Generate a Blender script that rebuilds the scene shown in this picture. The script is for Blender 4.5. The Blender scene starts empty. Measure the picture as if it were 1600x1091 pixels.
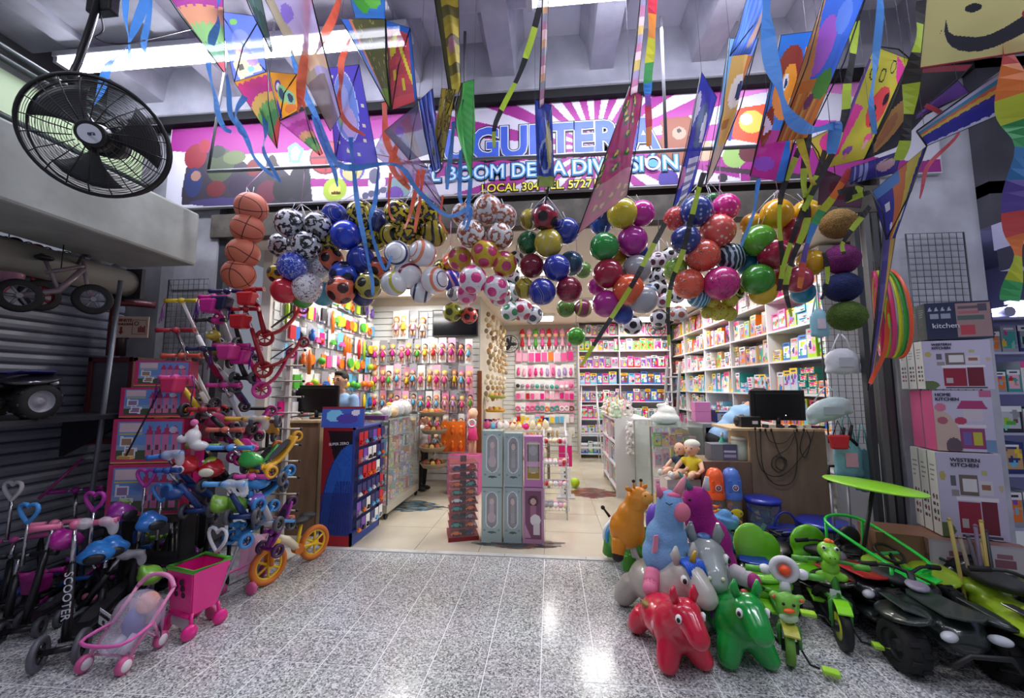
import bpy,bmesh,math,random
import numpy as np
from mathutils import Vector,Matrix,Euler,noise
sc=bpy.context.scene
COL=sc.collection
R=math.radians
PI=math.pi
# ---------------------------------------------------------------- camera
F,CAMH=620.0,1.5
YAW,PITCH=R(5.5),R(5.5)
FW=Vector((-math.sin(YAW)*math.cos(PITCH),math.cos(YAW)*math.cos(PITCH),math.sin(PITCH)))
RT=Vector((math.cos(YAW),math.sin(YAW),0));UP=RT.cross(FW)
cd=bpy.data.cameras.new('camera');cam=bpy.data.objects.new('camera',cd);COL.objects.link(cam)
cam.location=(0,0,CAMH)
cam.rotation_euler=Matrix((RT,UP,-FW)).transposed().to_euler()
cd.sensor_width=36;cd.lens=F/1600*36;cd.clip_start=.02;cd.clip_end=100
sc.camera=cam
sc.view_settings.view_transform='Standard';sc.view_settings.look='None'
sc.view_settings.exposure=0.0;sc.view_settings.gamma=1
try:sc.view_settings.use_curve_mapping=False
except Exception:pass
w=bpy.data.worlds.new('world');sc.world=w;w.use_nodes=True
w.node_tree.nodes['Background'].inputs[0].default_value=(.55,.58,.72,1)
w.node_tree.nodes['Background'].inputs[1].default_value=.36
def area(name,loc,sx,sy,power,col=(1,1,1),rot=(0,0,0),spread=180):
 l=bpy.data.lights.new(name,'AREA');l.shape='RECTANGLE';l.size=sx;l.size_y=sy;l.energy=power;l.color=col
 l.spread=R(spread)
 o=bpy.data.objects.new(name,l);COL.objects.link(o);o.location=loc;o.rotation_euler=rot
 return o
for x,y in((-2.2,4.5),(-.1,4.5),(2.0,4.5),(-2.0,5.4),(.7,6.6),(2.1,6.6),(-.2,7.9),(1.9,8.2)):
 area('shop_light',(x,y,2.80),.5,.5,20,(1,.98,.96))
for x,y in((-2.5,2.72),(.9,2.72),(-2.5,.4),(1.2,.4),(3.6,1.2)):
 area('hall_light',(x,y,4.16),2.0,.12,30,(.86,.88,1))
area('kiosk_light',(4.2,3.9,2.3),.8,.3,26,(.72,.74,1),(0,R(-15),0))
# ---------------------------------------------------------------- pixel helpers (reference frame 1600x1091)
def ray(x,y):return FW+RT*((x-800)/F)+UP*((545.5-y)/F)
def P(x,y,Y):
 d=ray(x,y);t=Y/d.y;return Vector((d.x*t,Y,CAMH+d.z*t))
def PX(x,y,X):
 d=ray(x,y);t=X/d.x;return Vector((X,d.y*t,CAMH+d.z*t))
def G(x,y,z=0.0):
 d=ray(x,y);t=(z-CAMH)/d.z;return Vector((d.x*t,d.y*t,z))
# ---------------------------------------------------------------- colour, materials
def lin(h):
 if not isinstance(h,str):return tuple(h)[:3]
 h=h.lstrip('#');c=[int(h[i:i+2],16)/255 for i in(0,2,4)]
 return tuple(v/12.92 if v<=.04045 else((v+.055)/1.055)**2.4 for v in c)
_M={}
def M(hexc,rough=.5,metal=0.0,emit=0.0,trans=0.0,alpha=1.0,coat=0.0,kind=None,bump=0.0,scale=40,c2=None):
 key=(hexc,rough,metal,emit,trans,alpha,coat,kind,bump,scale,c2)
 if key in _M:return _M[key]
 m=bpy.data.materials.new('mat_%d'%len(_M));m.use_nodes=True;_M[key]=m
 nt=m.node_tree;b=nt.nodes['Principled BSDF']
 b.inputs['Base Color'].default_value=(*lin(hexc),1);b.inputs['Roughness'].default_value=rough
 b.inputs['Metallic'].default_value=metal;b.inputs['Coat Weight'].default_value=coat
 b.inputs['Transmission Weight'].default_value=trans;b.inputs['Alpha'].default_value=alpha
 if emit:
  b.inputs['Emission Color'].default_value=(*lin(hexc),1);b.inputs['Emission Strength'].default_value=emit
 N=nt.nodes.new;L=nt.links.new
 if kind or bump:
  tc=N('ShaderNodeTexCoord');no=N('ShaderNodeTexNoise');no.inputs['Scale'].default_value=scale;no.inputs['Detail'].default_value=5
  L(tc.outputs['Object'],no.inputs['Vector'])
  if bump:
   bp=N('ShaderNodeBump');bp.inputs['Strength'].default_value=bump;bp.inputs['Distance'].default_value=.01
   L(no.outputs['Fac'],bp.inputs['Height']);L(bp.outputs['Normal'],b.inputs['Normal'])
  if kind=='mottle':
   r=N('ShaderNodeValToRGB');r.color_ramp.elements[0].position=.35;r.color_ramp.elements[1].position=.7
   r.color_ramp.elements[0].color=(*lin(c2 or hexc),1);r.color_ramp.elements[1].color=(*lin(hexc),1)
   L(no.outputs['Fac'],r.inputs['Fac']);L(r.outputs['Color'],b.inputs['Base Color'])
  if kind=='wood':
   mp=N('ShaderNodeMapping');mp.inputs['Scale'].default_value=(6,6,1.0);L(tc.outputs['Object'],mp.inputs['Vector']);L(mp.outputs['Vector'],no.inputs['Vector'])
   r=N('ShaderNodeValToRGB');r.color_ramp.elements[0].color=(*lin(c2 or hexc),1);r.color_ramp.elements[1].color=(*lin(hexc),1)
   r.color_ramp.elements[0].position=.3;r.color_ramp.elements[1].position=.7
   L(no.outputs['Fac'],r.inputs['Fac']);L(r.outputs['Color'],b.inputs['Base Color'])
 return m
def print_mat(rough=.45,alpha=1.0,trl=0.0):
 key=('print',rough,alpha,trl)
 if key in _M:return _M[key]
 m=bpy.data.materials.new('printed_%d'%len(_M));m.use_nodes=True;_M[key]=m
 nt=m.node_tree;b=nt.nodes['Principled BSDF'];a=nt.nodes.new('ShaderNodeAttribute');a.attribute_name='Col'
 nt.links.new(a.outputs['Color'],b.inputs['Base Color']);b.inputs['Roughness'].default_value=rough;b.inputs['Alpha'].default_value=alpha
 if trl:
  t=nt.nodes.new('ShaderNodeBsdfTranslucent');nt.links.new(a.outputs['Color'],t.inputs['Color'])
  mx=nt.nodes.new('ShaderNodeMixShader');mx.inputs[0].default_value=trl
  nt.links.new(b.outputs[0],mx.inputs[1]);nt.links.new(t.outputs[0],mx.inputs[2]);nt.links.new(mx.outputs[0],nt.nodes['Material Output'].inputs[0])
 return m
BLACK=M('#141416',.45);CHROME=M('#c8c8cc',.2,1.0);STEEL=M('#8d8f96',.4,.8);WHITE=M('#ececec',.45)
RUBBER=M('#17171a',.75);CLEAR=M('#ffffff',.08,alpha=.16);GLASS=M('#dff0ec',.03,alpha=.14,coat=.3);FILM=M('#f4f2fa',.12,alpha=.28)
# ---------------------------------------------------------------- mesh builder
class MB:
 def __init__(s):s.v=[];s.f=[];s.sm=[]
 def add(s,vs,fs,sm=False):
  n=len(s.v);s.v+=[tuple(v)for v in vs];s.f+=[tuple(i+n for i in f)for f in fs];s.sm+=[sm]*len(fs);return s
 def box(s,c,d,rz=0,m=None):
  x,y,z=(d[0]/2,d[1]/2,d[2]/2)
  vs=[Vector((sx*x,sy*y,sz*z))for sz in(-1,1)for sx,sy in((-1,-1),(1,-1),(1,1),(-1,1))]
  q=m or Matrix.Rotation(rz,3,'Z');vs=[q@v+Vector(c)for v in vs]
  return s.add(vs,[(3,2,1,0),(4,5,6,7),(0,1,5,4),(1,2,6,5),(2,3,7,6),(3,0,4,7)])
 def b(s,x0,x1,y0,y1,z0,z1):return s.box(((x0+x1)/2,(y0+y1)/2,(z0+z1)/2),(x1-x0,y1-y0,z1-z0))
 def tube(s,pts,r,n=8,closed=False,caps=True,flat=1.0):
  pts=[Vector(p)for p in pts];k=len(pts);rr=r if isinstance(r,(list,tuple))else[r]*k
  vs=[];prev=None
  for i,p in enumerate(pts):
   if closed:t=pts[(i+1)%k]-pts[i-1]
   else:t=pts[min(i+1,k-1)]-pts[max(i-1,0)]
   if t.length<1e-9:t=Vector((0,0,1))
   t.normalize()
   if prev is None:
    a=Vector((0,0,1))if abs(t.z)<.9 else Vector((1,0,0));u=t.cross(a).normalized()
   else:
    u=prev-t*prev.dot(t);u=u.normalized()if u.length>1e-6 else t.orthogonal().normalized()
   prev=u;w2=t.cross(u)
   for j in range(n):
    an=2*PI*j/n;vs.append(p+u*(math.cos(an)*rr[i])+w2*(math.sin(an)*rr[i]*flat))
  fs=[]
  for i in range(k if closed else k-1):
   a=i*n;b2=((i+1)%k)*n
   for j in range(n):fs.append((a+j,a+(j+1)%n,b2+(j+1)%n,b2+j))
  s.add(vs,fs,True)
  if caps and not closed:
   m=len(s.v)-len(vs);s.f+=[tuple(m+j for j in range(n-1,-1,-1)),tuple(m+(k-1)*n+j for j in range(n))];s.sm+=[False]*2
  return s
 def cyl(s,a,b2,r0,r1=None,n=16):return s.tube([a,b2],[r0,r0 if r1 is None else r1],n)
 def ell(s,c,r,n=16,m=10,rot=None):
  r=(r,r,r)if not isinstance(r,(tuple,list))else r
  vs=[Vector((0,0,-r[2]))]
  for i in range(1,m):
   th=-PI/2+PI*i/m
   for j in range(n):vs.append(Vector((r[0]*math.cos(th)*math.cos(2*PI*j/n),r[1]*math.cos(th)*math.sin(2*PI*j/n),r[2]*math.sin(th))))
  vs.append(Vector((0,0,r[2])))
  if rot is not None:q=Euler(rot).to_matrix();vs=[q@v for v in vs]
  vs=[v+Vector(c)for v in vs];fs=[]
  for j in range(n):fs.append((0,1+(j+1)%n,1+j))
  for i in range(m-2):
   for j in range(n):fs.append((1+i*n+j,1+i*n+(j+1)%n,1+(i+1)*n+(j+1)%n,1+(i+1)*n+j))
  e=1+(m-2)*n
  for j in range(n):fs.append((e+j,e+(j+1)%n,len(vs)-1))
  return s.add(vs,fs,True)
 def torus(s,c,ax,Rr,r,N=24,n=8,flat=1.0,a0=0,a1=2*PI):
  ax=Vector(ax).normalized();u=ax.orthogonal().normalized()
  if abs(ax.z)<.99:u=ax.cross(Vector((0,0,1))).normalized()
  w2=ax.cross(u);full=abs(a1-a0-2*PI)<1e-6
  k=N if full else N+1
  return s.tube([Vector(c)+u*(math.cos(a0+(a1-a0)*i/N)*Rr)+w2*(math.sin(a0+(a1-a0)*i/N)*Rr)for i in range(k)],r,n,closed=full,flat=flat)
 def lathe(s,prof,n=20,c=(0,0,0),m=None):
  q=m or Matrix.Identity(3);vs=[q@Vector((r*math.cos(2*PI*j/n),r*math.sin(2*PI*j/n),z))+Vector(c)for r,z in prof for j in range(n)]
  fs=[(i*n+j,i*n+(j+1)%n,(i+1)*n+(j+1)%n,(i+1)*n+j)for i in range(len(prof)-1)for j in range(n)]
  return s.add(vs,fs,True)
 def prism(s,poly,a,b2,ax='y',m=None,c=(0,0,0)):
  n=len(poly)
  def mk(u,v,t):return{'y':(u,t,v),'x':(t,u,v),'z':(u,v,t)}[ax]
  q=m or Matrix.Identity(3)
  vs=[q@Vector(mk(u,v,t))+Vector(c)for t in(a,b2)for u,v in poly]
  return s.add(vs,[tuple(range(n)),tuple(range(2*n-1,n-1,-1))]+[(i,i+n,(i+1)%n+n,(i+1)%n)for i in range(n)])
 def mesh(s,name='m',fix=True):
  me=bpy.data.meshes.new(name);me.from_pydata(s.v,[],s.f);me.validate()
  if len(me.polygons)==len(s.sm):me.polygons.foreach_set('use_smooth',s.sm)
  if fix:
   bm=bmesh.new();bm.from_mesh(me);bmesh.ops.recalc_face_normals(bm,faces=bm.faces);bm.to_mesh(me);bm.free()
  me.update();return me
_MC={}
def cached(key,fn):
 if key not in _MC:
  g=fn();_MC[key]=g.mesh(str(key)[:30])if isinstance(g,MB)else g
 return _MC[key]
def setmat(o,m):
 if not len(o.data.materials):o.data.materials.append(m)
 o.material_slots[0].link='OBJECT';o.material_slots[0].material=m
def obj(name,me,mat,parent=None,loc=None,rot=None,scale=None,bev=0,**kw):
 if isinstance(me,MB):me=me.mesh(name)
 o=bpy.data.objects.new(name,me);COL.objects.link(o)
 if mat is not None:setmat(o,mat)
 if loc is not None:o.location=loc
 if rot is not None:o.rotation_euler=rot
 if scale is not None:o.scale=(scale,)*3 if isinstance(scale,(int,float))else scale
 if parent is not None:o.parent=parent
 if bev:
  md=o.modifiers.new('bevel','BEVEL');md.width=bev;md.segments=2;md.limit_method='ANGLE'
 tag(o,**kw);return o
def tag(o,label=None,cat=None,group=None,kind=None):
 if label:o['label']=label
 if cat:o['category']=cat
 if group:o['group']=group
 if kind:o['kind']=kind
 return o
def thing(name,label,cat,loc=(0,0,0),rot=(0,0,0),group=None,scale=None):
 o=bpy.data.objects.new(name,None);COL.objects.link(o);o.location=loc;o.empty_display_size=.05
 o.rotation_euler=(0,0,rot)if isinstance(rot,(int,float))else rot
 if scale:o.scale=(scale,)*3 if isinstance(scale,(int,float))else scale
 return tag(o,label,cat,group)
def copy_tree(o,parent=None,_top=True):
 c=o.copy();COL.objects.link(c);c.parent=parent
 for ch in list(o.children):copy_tree(ch,c,False)
 return c
def struct(name,me,mat,parent=None,**kw):
 return obj(name,me,mat,parent,kind=None if parent else 'structure',**kw)
def organic(mb,vox=.012,smooth=6,key=None):
 """union of blobs turned into one continuous skin"""
 if key and key in _MC:return _MC[key]
 me=mb.mesh('blob',fix=False);o=bpy.data.objects.new('tmp',me);COL.objects.link(o)
 r=o.modifiers.new('r','REMESH');r.mode='VOXEL';r.voxel_size=vox;r.use_smooth_shade=True
 sm=o.modifiers.new('s','SMOOTH');sm.iterations=smooth;sm.factor=.5
 dg=bpy.context.evaluated_depsgraph_get();dg.update()
 out=bpy.data.meshes.new_from_object(o.evaluated_get(dg));bpy.data.objects.remove(o);bpy.data.meshes.remove(me)
 if key:_MC[key]=out
 return out
class Art:
 def __init__(s,nx,ny,base):
  s.nx,s.ny=nx,ny
  s.U,s.V=np.meshgrid((np.arange(nx)+.5)/nx,(np.arange(ny)+.5)/ny);s.C=np.zeros((ny,nx,3));s.C[:]=lin(base)
 def m(s,mask,c,a=1.0):s.C[mask]=s.C[mask]*(1-a)+np.array(lin(c))*a;return s
 def rect(s,u0,v0,u1,v1,c,a=1.0):return s.m((s.U>=u0)&(s.U<u1)&(s.V>=v0)&(s.V<v1),c,a)
 def ell(s,cu,cv,ru,rv,c,a=1.0):return s.m(((s.U-cu)/ru)**2+((s.V-cv)/rv)**2<1,c,a)
 def ring(s,cu,cv,ru,rv,t,c):
  d=np.sqrt(((s.U-cu)/ru)**2+((s.V-cv)/rv)**2);return s.m((d<1)&(d>1-t),c)
 def poly(s,pts,c,a=1.0):
  ins=np.zeros(s.U.shape,bool);n=len(pts)
  for i in range(n):
   x0,y0=pts[i];x1,y1=pts[(i+1)%n]
   if y0==y1:continue
   t=(s.V<y0)!=(s.V<y1);ins^=t&(s.U<(x1-x0)*(s.V-y0)/(y1-y0)+x0)
  return s.m(ins,c,a)
 def stripes(s,n,cols,along='v',u0=0,u1=1,v0=0,v1=1):
  W=s.V if along=='v' else s.U;k=np.floor(W*n).astype(int)%len(cols)
  box=(s.U>=u0)&(s.U<u1)&(s.V>=v0)&(s.V<v1)
  for i,c in enumerate(cols):s.m((k==i)&box,c)
  return s
 def scallop(s,v0,amp,n,c,below=True):
  e=v0+amp*np.abs(np.sin(s.U*PI*n));return s.m(s.V<e if below else s.V>e,c)
def write_cols(me,C,first=0):
 """C: per-face colours (k,3) for faces first..first+k; other faces get C mean"""
 at=me.color_attributes.new('Col','FLOAT_COLOR','CORNER')
 tot=np.zeros(len(me.polygons),int);me.polygons.foreach_get('loop_total',tot)
 fc=np.ones((len(me.polygons),4));fc[:,:3]=C.reshape(-1,3).mean(0)*.8;fc[first:first+len(C),:3]=C
 at.data.foreach_set('color',np.repeat(fc,tot,axis=0).ravel())
def grid_mesh(fn,art,side=None,thick=0.0,flipped=False):
 """fn(u,v)->point for arrays; printed sheet; with thick>0 a closed slab behind it"""
 nx,ny=art.nx,art.ny
 u,v=np.meshgrid(np.arange(nx+1)/nx,np.arange(ny+1)/ny);p=np.stack(fn(u,v),-1).reshape(-1,3)
 i,j=np.meshgrid(np.arange(nx),np.arange(ny));a=(j*(nx+1)+i).ravel()
 f=np.stack([a,a+1,a+nx+2,a+nx+1],1)
 me=bpy.data.meshes.new('sheet');me.from_pydata(p.tolist(),[],f.tolist());write_cols(me,art.C.reshape(-1,3));me.update();return me
def box_print(w_,d,h,art,side='#dddddd',arts=None):
 """box standing on z=0, centred in x, front at y=0 (facing -y), depth d to +y; ART on the front"""
 nx,ny=art.nx,art.ny
 vs=[];fs=[];cs=[]
 for J in range(ny+1):
  for I in range(nx+1):vs.append((-w_/2+w_*I/nx,0,h*J/ny))
 for J in range(ny):
  for I in range(nx):a=J*(nx+1)+I;fs.append((a,a+1,a+nx+2,a+nx+1))
 cs=[tuple(c)for c in art.C.reshape(-1,3)]
 n=len(vs);vs+=[(-w_/2,d,0),(w_/2,d,0),(w_/2,d,h),(-w_/2,d,h),(-w_/2,0,0),(w_/2,0,0),(w_/2,0,h),(-w_/2,0,h)]
 s0=lin(side)
 fs+=[(n+1,n,n+3,n+2),(n+5,n+1,n+2,n+6),(n,n+4,n+7,n+3),(n+7,n+6,n+2,n+3),(n+4,n,n+1,n+5)];cs+=[s0]*5
 me=bpy.data.meshes.new('printbox');me.from_pydata(vs,[],fs);write_cols(me,np.array(cs));me.update();return me
_TC={}
def text(body,size,mat,parent,loc,rot=(R(90),0,0),ext=.002,off=0.0,name='lettering',sx=1.0,align='CENTER',**kw):
 key=(body,size,ext,off,align)
 if key not in _TC:
  c=bpy.data.curves.new('t','FONT');c.body=body;c.size=size;c.extrude=ext;c.offset=off;c.align_x=align;c.align_y='CENTER';c.resolution_u=3
  o=bpy.data.objects.new('t',c);COL.objects.link(o);dg=bpy.context.evaluated_depsgraph_get();dg.update()
  _TC[key]=bpy.data.meshes.new_from_object(o.evaluated_get(dg));bpy.data.objects.remove(o)
 return obj(name,_TC[key],mat,parent,loc,rot,(sx,1,1),**kw)
NTH=['first','second','third','fourth','fifth','sixth','seventh','eighth','ninth','tenth','eleventh','twelfth','thirteenth','fourteenth','fifteenth','sixteenth','seventeenth','eighteenth','nineteenth','twentieth']
rng=random.Random(7)
# ================================================================ SETTING
def terrazzo():
 m=bpy.data.materials.new('terrazzo');m.use_nodes=True;nt=m.node_tree;b=nt.nodes['Principled BSDF'];N=nt.nodes.new;L=nt.links.new
 g=N('ShaderNodeNewGeometry');v=N('ShaderNodeTexVoronoi');v.inputs['Scale'].default_value=125;L(g.outputs['Position'],v.inputs['Vector'])
 sep=N('ShaderNodeSeparateColor');L(v.outputs['Color'],sep.inputs['Color'])
 r=N('ShaderNodeValToRGB');r.color_ramp.interpolation='CONSTANT';e=r.color_ramp.elements
 e[0].position=0;e[0].color=(*lin('#62666e'),1);e[1].position=.16;e[1].color=(*lin('#8d9096'),1)
 for p,c in((.36,'#b4b6ba'),(.55,'#d6d7d8'),(.8,'#a4a8ae')):
  q=e.new(p);q.color=(*lin(c),1)
 L(sep.outputs[0],r.inputs['Fac'])
 no=N('ShaderNodeTexNoise');no.inputs['Scale'].default_value=2.2;L(g.outputs['Position'],no.inputs['Vector'])
 mx=N('ShaderNodeMix');mx.data_type='RGBA';mx.blend_type='MULTIPLY';mx.inputs[0].default_value=.35
 L(r.outputs['Color'],mx.inputs[6]);L(no.outputs['Color'],mx.inputs[7]);
 hs=N('ShaderNodeHueSaturation');hs.inputs['Saturation'].default_value=.35;hs.inputs['Value'].default_value=1.25;L(mx.outputs[2],hs.inputs['Color']);L(hs.outputs[0],b.inputs['Base Color'])
 b.inputs['Roughness'].default_value=.17;b.inputs['Specular IOR Level'].default_value=.5
 return m
TERR=terrazzo();GROUT=M('#f2f3f6',.4)
fl=struct('floor',MB().b(-6,6.5,-3,3.66,-.1,-.0012),GROUT)
tile_me=cached('tile',lambda:MB().b(-.1459,.1459,-.1424,.1424,-.02,0))
def tiles(parent,x0,y0,px,py,rect,me,mat,skip=lambda x,y:False,name='tile'):
 n=0
 ix0=math.floor((rect[0]-x0)/px);ix1=math.ceil((rect[1]-x0)/px);iy0=math.floor((rect[2]-y0)/py);iy1=math.ceil((rect[3]-y0)/py)
 for i in range(ix0,ix1):
  for j in range(iy0,iy1):
   cx,cy=x0+px*(i+.5),y0+py*(j+.5)
   if skip(cx,cy):continue
   obj(name,me,mat,parent,(cx,cy,0));n+=1
 return n
tiles(fl,-.065,2.205,.297,.29,(-3.3,3.6,1.55,3.6),tile_me,TERR)
rest=MB()
for X0,X1,Y0,Y1 in((-6,-3.332,-3,3.655),(3.80,6.5,-3,3.655),(-3.332,3.80,-3,1.33)):rest.b(X0,X1,Y0,Y1,-.02,-.0002)
obj('tile_field',rest,TERR,fl,kind='stuff')
TH=M('#d9d9d6',.3,kind='mottle',c2='#b9b9b4',scale=6)
sill=struct('trim_1',MB().b(-3.3,3.2,3.66,3.70,-.05,.002),M('#9a9a96',.6))
for i in range(9):obj('marble_slab',MB().b(-3.3+.72*i,-3.3+.72*i+.714,3.655,3.715,-.03,.008),TH,sill)
CREAM=M('#cfc6b2',.12,coat=.25,kind='mottle',c2='#c4bba6',scale=3)
fi=struct('floor',MB().b(-3.4,3.4,3.70,9.2,-.1,-.006),M('#8c8473',.6))
tiles(fi,.53,3.72,.6,.6,(-3.0,2.95,3.72,9.1),cached('tile2',lambda:MB().b(-.2975,.2975,-.2975,.2975,-.03,0)),CREAM)
WALLM=M('#d8d2c4',.7);SLATM=M('#d6d8d6',.4)
struct('wall_back',MB().b(-3.0,3.1,9.05,9.2,0,2.95),WALLM)
struct('wall_left',MB().b(-2.95,-2.85,3.75,6.2,0,2.95),WALLM)
struct('wall_right',MB().b(3.0,3.1,3.9,9.1,0,2.95),WALLM)
struct('wall_middle',MB().b(-2.9,-1.08,6.06,6.2,0,2.95),WALLM)
struct('wall_alcove',MB().b(-1.20,-1.08,6.2,9.1,0,2.95),WALLM)
struct('ceiling',MB().b(-3.4,3.4,3.5,9.2,2.92,3.0),M('#e6ddcc',.8))
CONC=M('#8b8d97',.75,kind='mottle',c2='#6d6f78',scale=5,bump=.25)
CONCL=M('#c8c9d4',.7,kind='mottle',c2='#abacb9',scale=4,bump=.2)
struct('wall_pillar',MB().b(-4.4,-3.18,3.42,3.74,0,4.4),M('#a4a5aa',.8,kind='mottle',c2='#7c7d82',scale=3))
struct('wall_pillar',MB().b(2.72,3.42,3.40,3.74,0,4.4),M('#c2c3cf',.8,kind='mottle',c2='#a2a3ae',scale=3))
struct('wall_front',MB().b(-3.3,2.9,3.5,3.62,2.95,4.4),M('#57534e',.8))
struct('trim_2',MB().b(-3.25,2.8,3.40,3.56,2.93,3.16),M('#5b554c',.7,kind='mottle',c2='#3d3934',scale=8),bev=.004)
DK=M('#2b2d33',.6)
for x in(-3.15,2.70):struct('door_1' if x<0 else 'door_2',MB().b(x-.035,x+.035,3.44,3.52,0,2.95),DK)
SL=M('#e6e6f2',.7,kind='mottle',c2='#d4d4e2',scale=2.5,bump=.1)
ceil=struct('ceiling',MB().b(-6.5,7,-3,3.75,4.62,4.85),SL)
obj('beam',MB().b(-6.5,7,3.28,3.62,4.13,4.75),CONCL,ceil,bev=.02)
obj('beam',MB().b(-6.5,7,2.28,2.72,4.32,4.75),CONCL,ceil,bev=.02)
obj('beam',MB().b(-6.5,7,.3,.75,4.32,4.75),CONCL,ceil,bev=.02)
rib=cached('rib',lambda:MB().prism([(-.10,0),(.10,0),(.13,.22),(.19,.34),(-.19,.34),(-.13,.22)],-3,3.3,'y'))
for i,x in enumerate([-5.55+.86*k for k in range(14)]):
 obj('rib',rib,CONCL,ceil,(x,0,4.27))
struct('trim_3',MB().b(-6.0,6.5,3.30,3.45,4.05,4.16),M('#101014',.8))
struct('wall_lintel',MB().b(-3.55,-2.92,-2,2.95,2.5,2.95),M('#a9afa8',.6,kind='mottle',c2='#8b9089',scale=3,bump=.1),bev=.02)
struct('wall_upper',MB().b(-4.6,-4.35,-3,3.5,2.9,4.75),M('#5a5c5c',.8))
g=struct('window_1',MB().b(-3.86,-3.8,-2,3.2,3.42,3.72),M('#9fb48c',.6))
struct('trim_4',MB().b(-3.85,-3.5,-2,3.1,2.9,3.05),M('#4b4a48',.7))
for z in(3.36,3.76,3.84):obj('conduit',MB().cyl((-3.74,-2,z),(-3.74,3.25,z),.022,n=8),M('#25302f',.5),g)
struct('wall_end',MB().b(-4.6,-3.62,3.30,3.42,0,2.95),M('#77787c',.75,kind='mottle',c2='#5b5c60',scale=4))
sh=struct('door_3',MB().b(-4.02,-3.97,-1,3.3,0,2.6),M('#42444c',.6))
SLT=M('#9298a8',.35,.3)
sl_me=cached('shslat',lambda:MB().prism([(0,0),(.018,.012),(.022,.04),(.018,.068),(0,.078)],-1.0,3.29,'y'))
for k in range(30):obj('slat',sl_me,SLT,sh,(-3.965,0,.02+.083*k))
ro=thing('shutter_roller','grey cylindrical housing of the roller shutter under the left lintel','roller',(-3.6,0,2.38))
obj('tube',MB().cyl((0,-1.5,0),(0,3.0,0),.11,n=20),M('#8b8b86',.5),ro)
obj('end_plate',MB().b(-.13,.13,3.0,3.03,-.13,.13),DK,ro)
struct('wall_kiosk',MB().b(5.6,5.7,2.6,6.2,0,3.2),M('#9a9ac0',.7))
struct('wall_kiosk',MB().b(3.42,5.7,6.1,6.2,0,3.2),M('#a6a6c8',.7))
struct('ceiling',MB().b(3.42,7,3.3,6.2,3.0,3.1),M('#55566a',.8))
struct('wall_kiosk_side',MB().b(3.42,3.5,3.74,6.2,0,3.1),M('#b8b8c8',.7))
bm_=struct('trim_5',MB().b(3.42,7,3.2,3.32,2.55,2.75),M('#b4b4d2',.5));struct('trim_6',MB().b(3.42,7,3.18,3.3,2.38,2.55),M('#35364a',.6))
struct('wall_header',MB().b(3.42,7,3.3,3.42,2.75,4.2),M('#4c4d58',.8,kind='mottle',c2='#3b3c44',scale=3))
kl=thing('kiosk_lamp','bright white tube lamp inside the kiosk to the right','lamp',(4.4,3.95,2.22))
obj('tube',MB().cyl((-.25,0,0),(.25,.1,.03),.025),M('#ffffff',.4,emit=9),kl);obj('bracket',MB().b(-.2,.2,.04,.1,.04,.07),STEEL,kl)
# ---------------------------------------------------------------- lamps
def tube_lamp(x,y,z,L,label):
 t=thing('fluorescent_lamp',label,'lamp',(x,y,z),group='fluorescent lamps under the hall ceiling')
 obj('housing',MB().b(-L/2,L/2,-.09,.09,0,.05),M('#d8d8e0',.4),t,bev=.008)
 for s in(-.05,.05):obj('tube',MB().cyl((-L/2+.03,s,-.02),(L/2-.03,s,-.02),.018,n=10),M('#f0f2ff',.3,emit=32),t)
 for s in(-1,1):obj('end_cap',MB().b(s*(L/2-.03)-.02,s*(L/2-.03)+.02,-.08,.08,-.045,0),M('#cfcfd6',.4),t)
tube_lamp(-2.55,2.72,4.20,3.0,'left twin fluorescent lamp behind the rainbow kites')
tube_lamp(.95,2.5,4.20,2.2,'right twin fluorescent lamp above the middle of the shop sign')
for i,(x,y)in enumerate(((-2.2,4.5),(-.1,4.5),(2.0,4.5),(-2.0,5.4),(.7,6.6),(2.1,6.6),(-.2,7.9),(1.9,8.2))):
 t=thing('ceiling_panel_light','square white ceiling light %s'%['above the left counter, front row','in the middle of the front row','above the right counter, front row','in front of the middle doll wall','above the aisle sticker','over the right aisle showcase','before the rear rag dolls','in the rear right corner'][i],'light',(x,y,2.92),group='square ceiling lights front row' if y<5 else 'square ceiling lights further in')
 obj('frame',MB().b(-.3,.3,-.3,.3,-.05,0),WHITE,t,bev=.005);obj('diffuser',MB().b(-.26,.26,-.26,.26,-.06,-.051),M('#fffaf0',.4,emit=5),t)
rail=thing('hanging_rail','long grey pipe hung in front of the shop sign','rail',(0,0,0))
a,b_=P(325,268,2.8),P(1245,226,2.8)
obj('pipe',MB().cyl(a,b_,.014,n=10),STEEL,rail)
for px,py in((1063,230),(757,250)):
 q=a.lerp(b_,(px-325)/920);obj('drop_rod',MB().cyl(q,q+Vector((0,0,1.05)),.012,n=8),M('#6c6c74',.6),rail)
q=a;obj('drop_rod',MB().tube([q,q+Vector((.02,0,.2)),q+Vector((.1,0,1.1))],.010),DK,rail)
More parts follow.
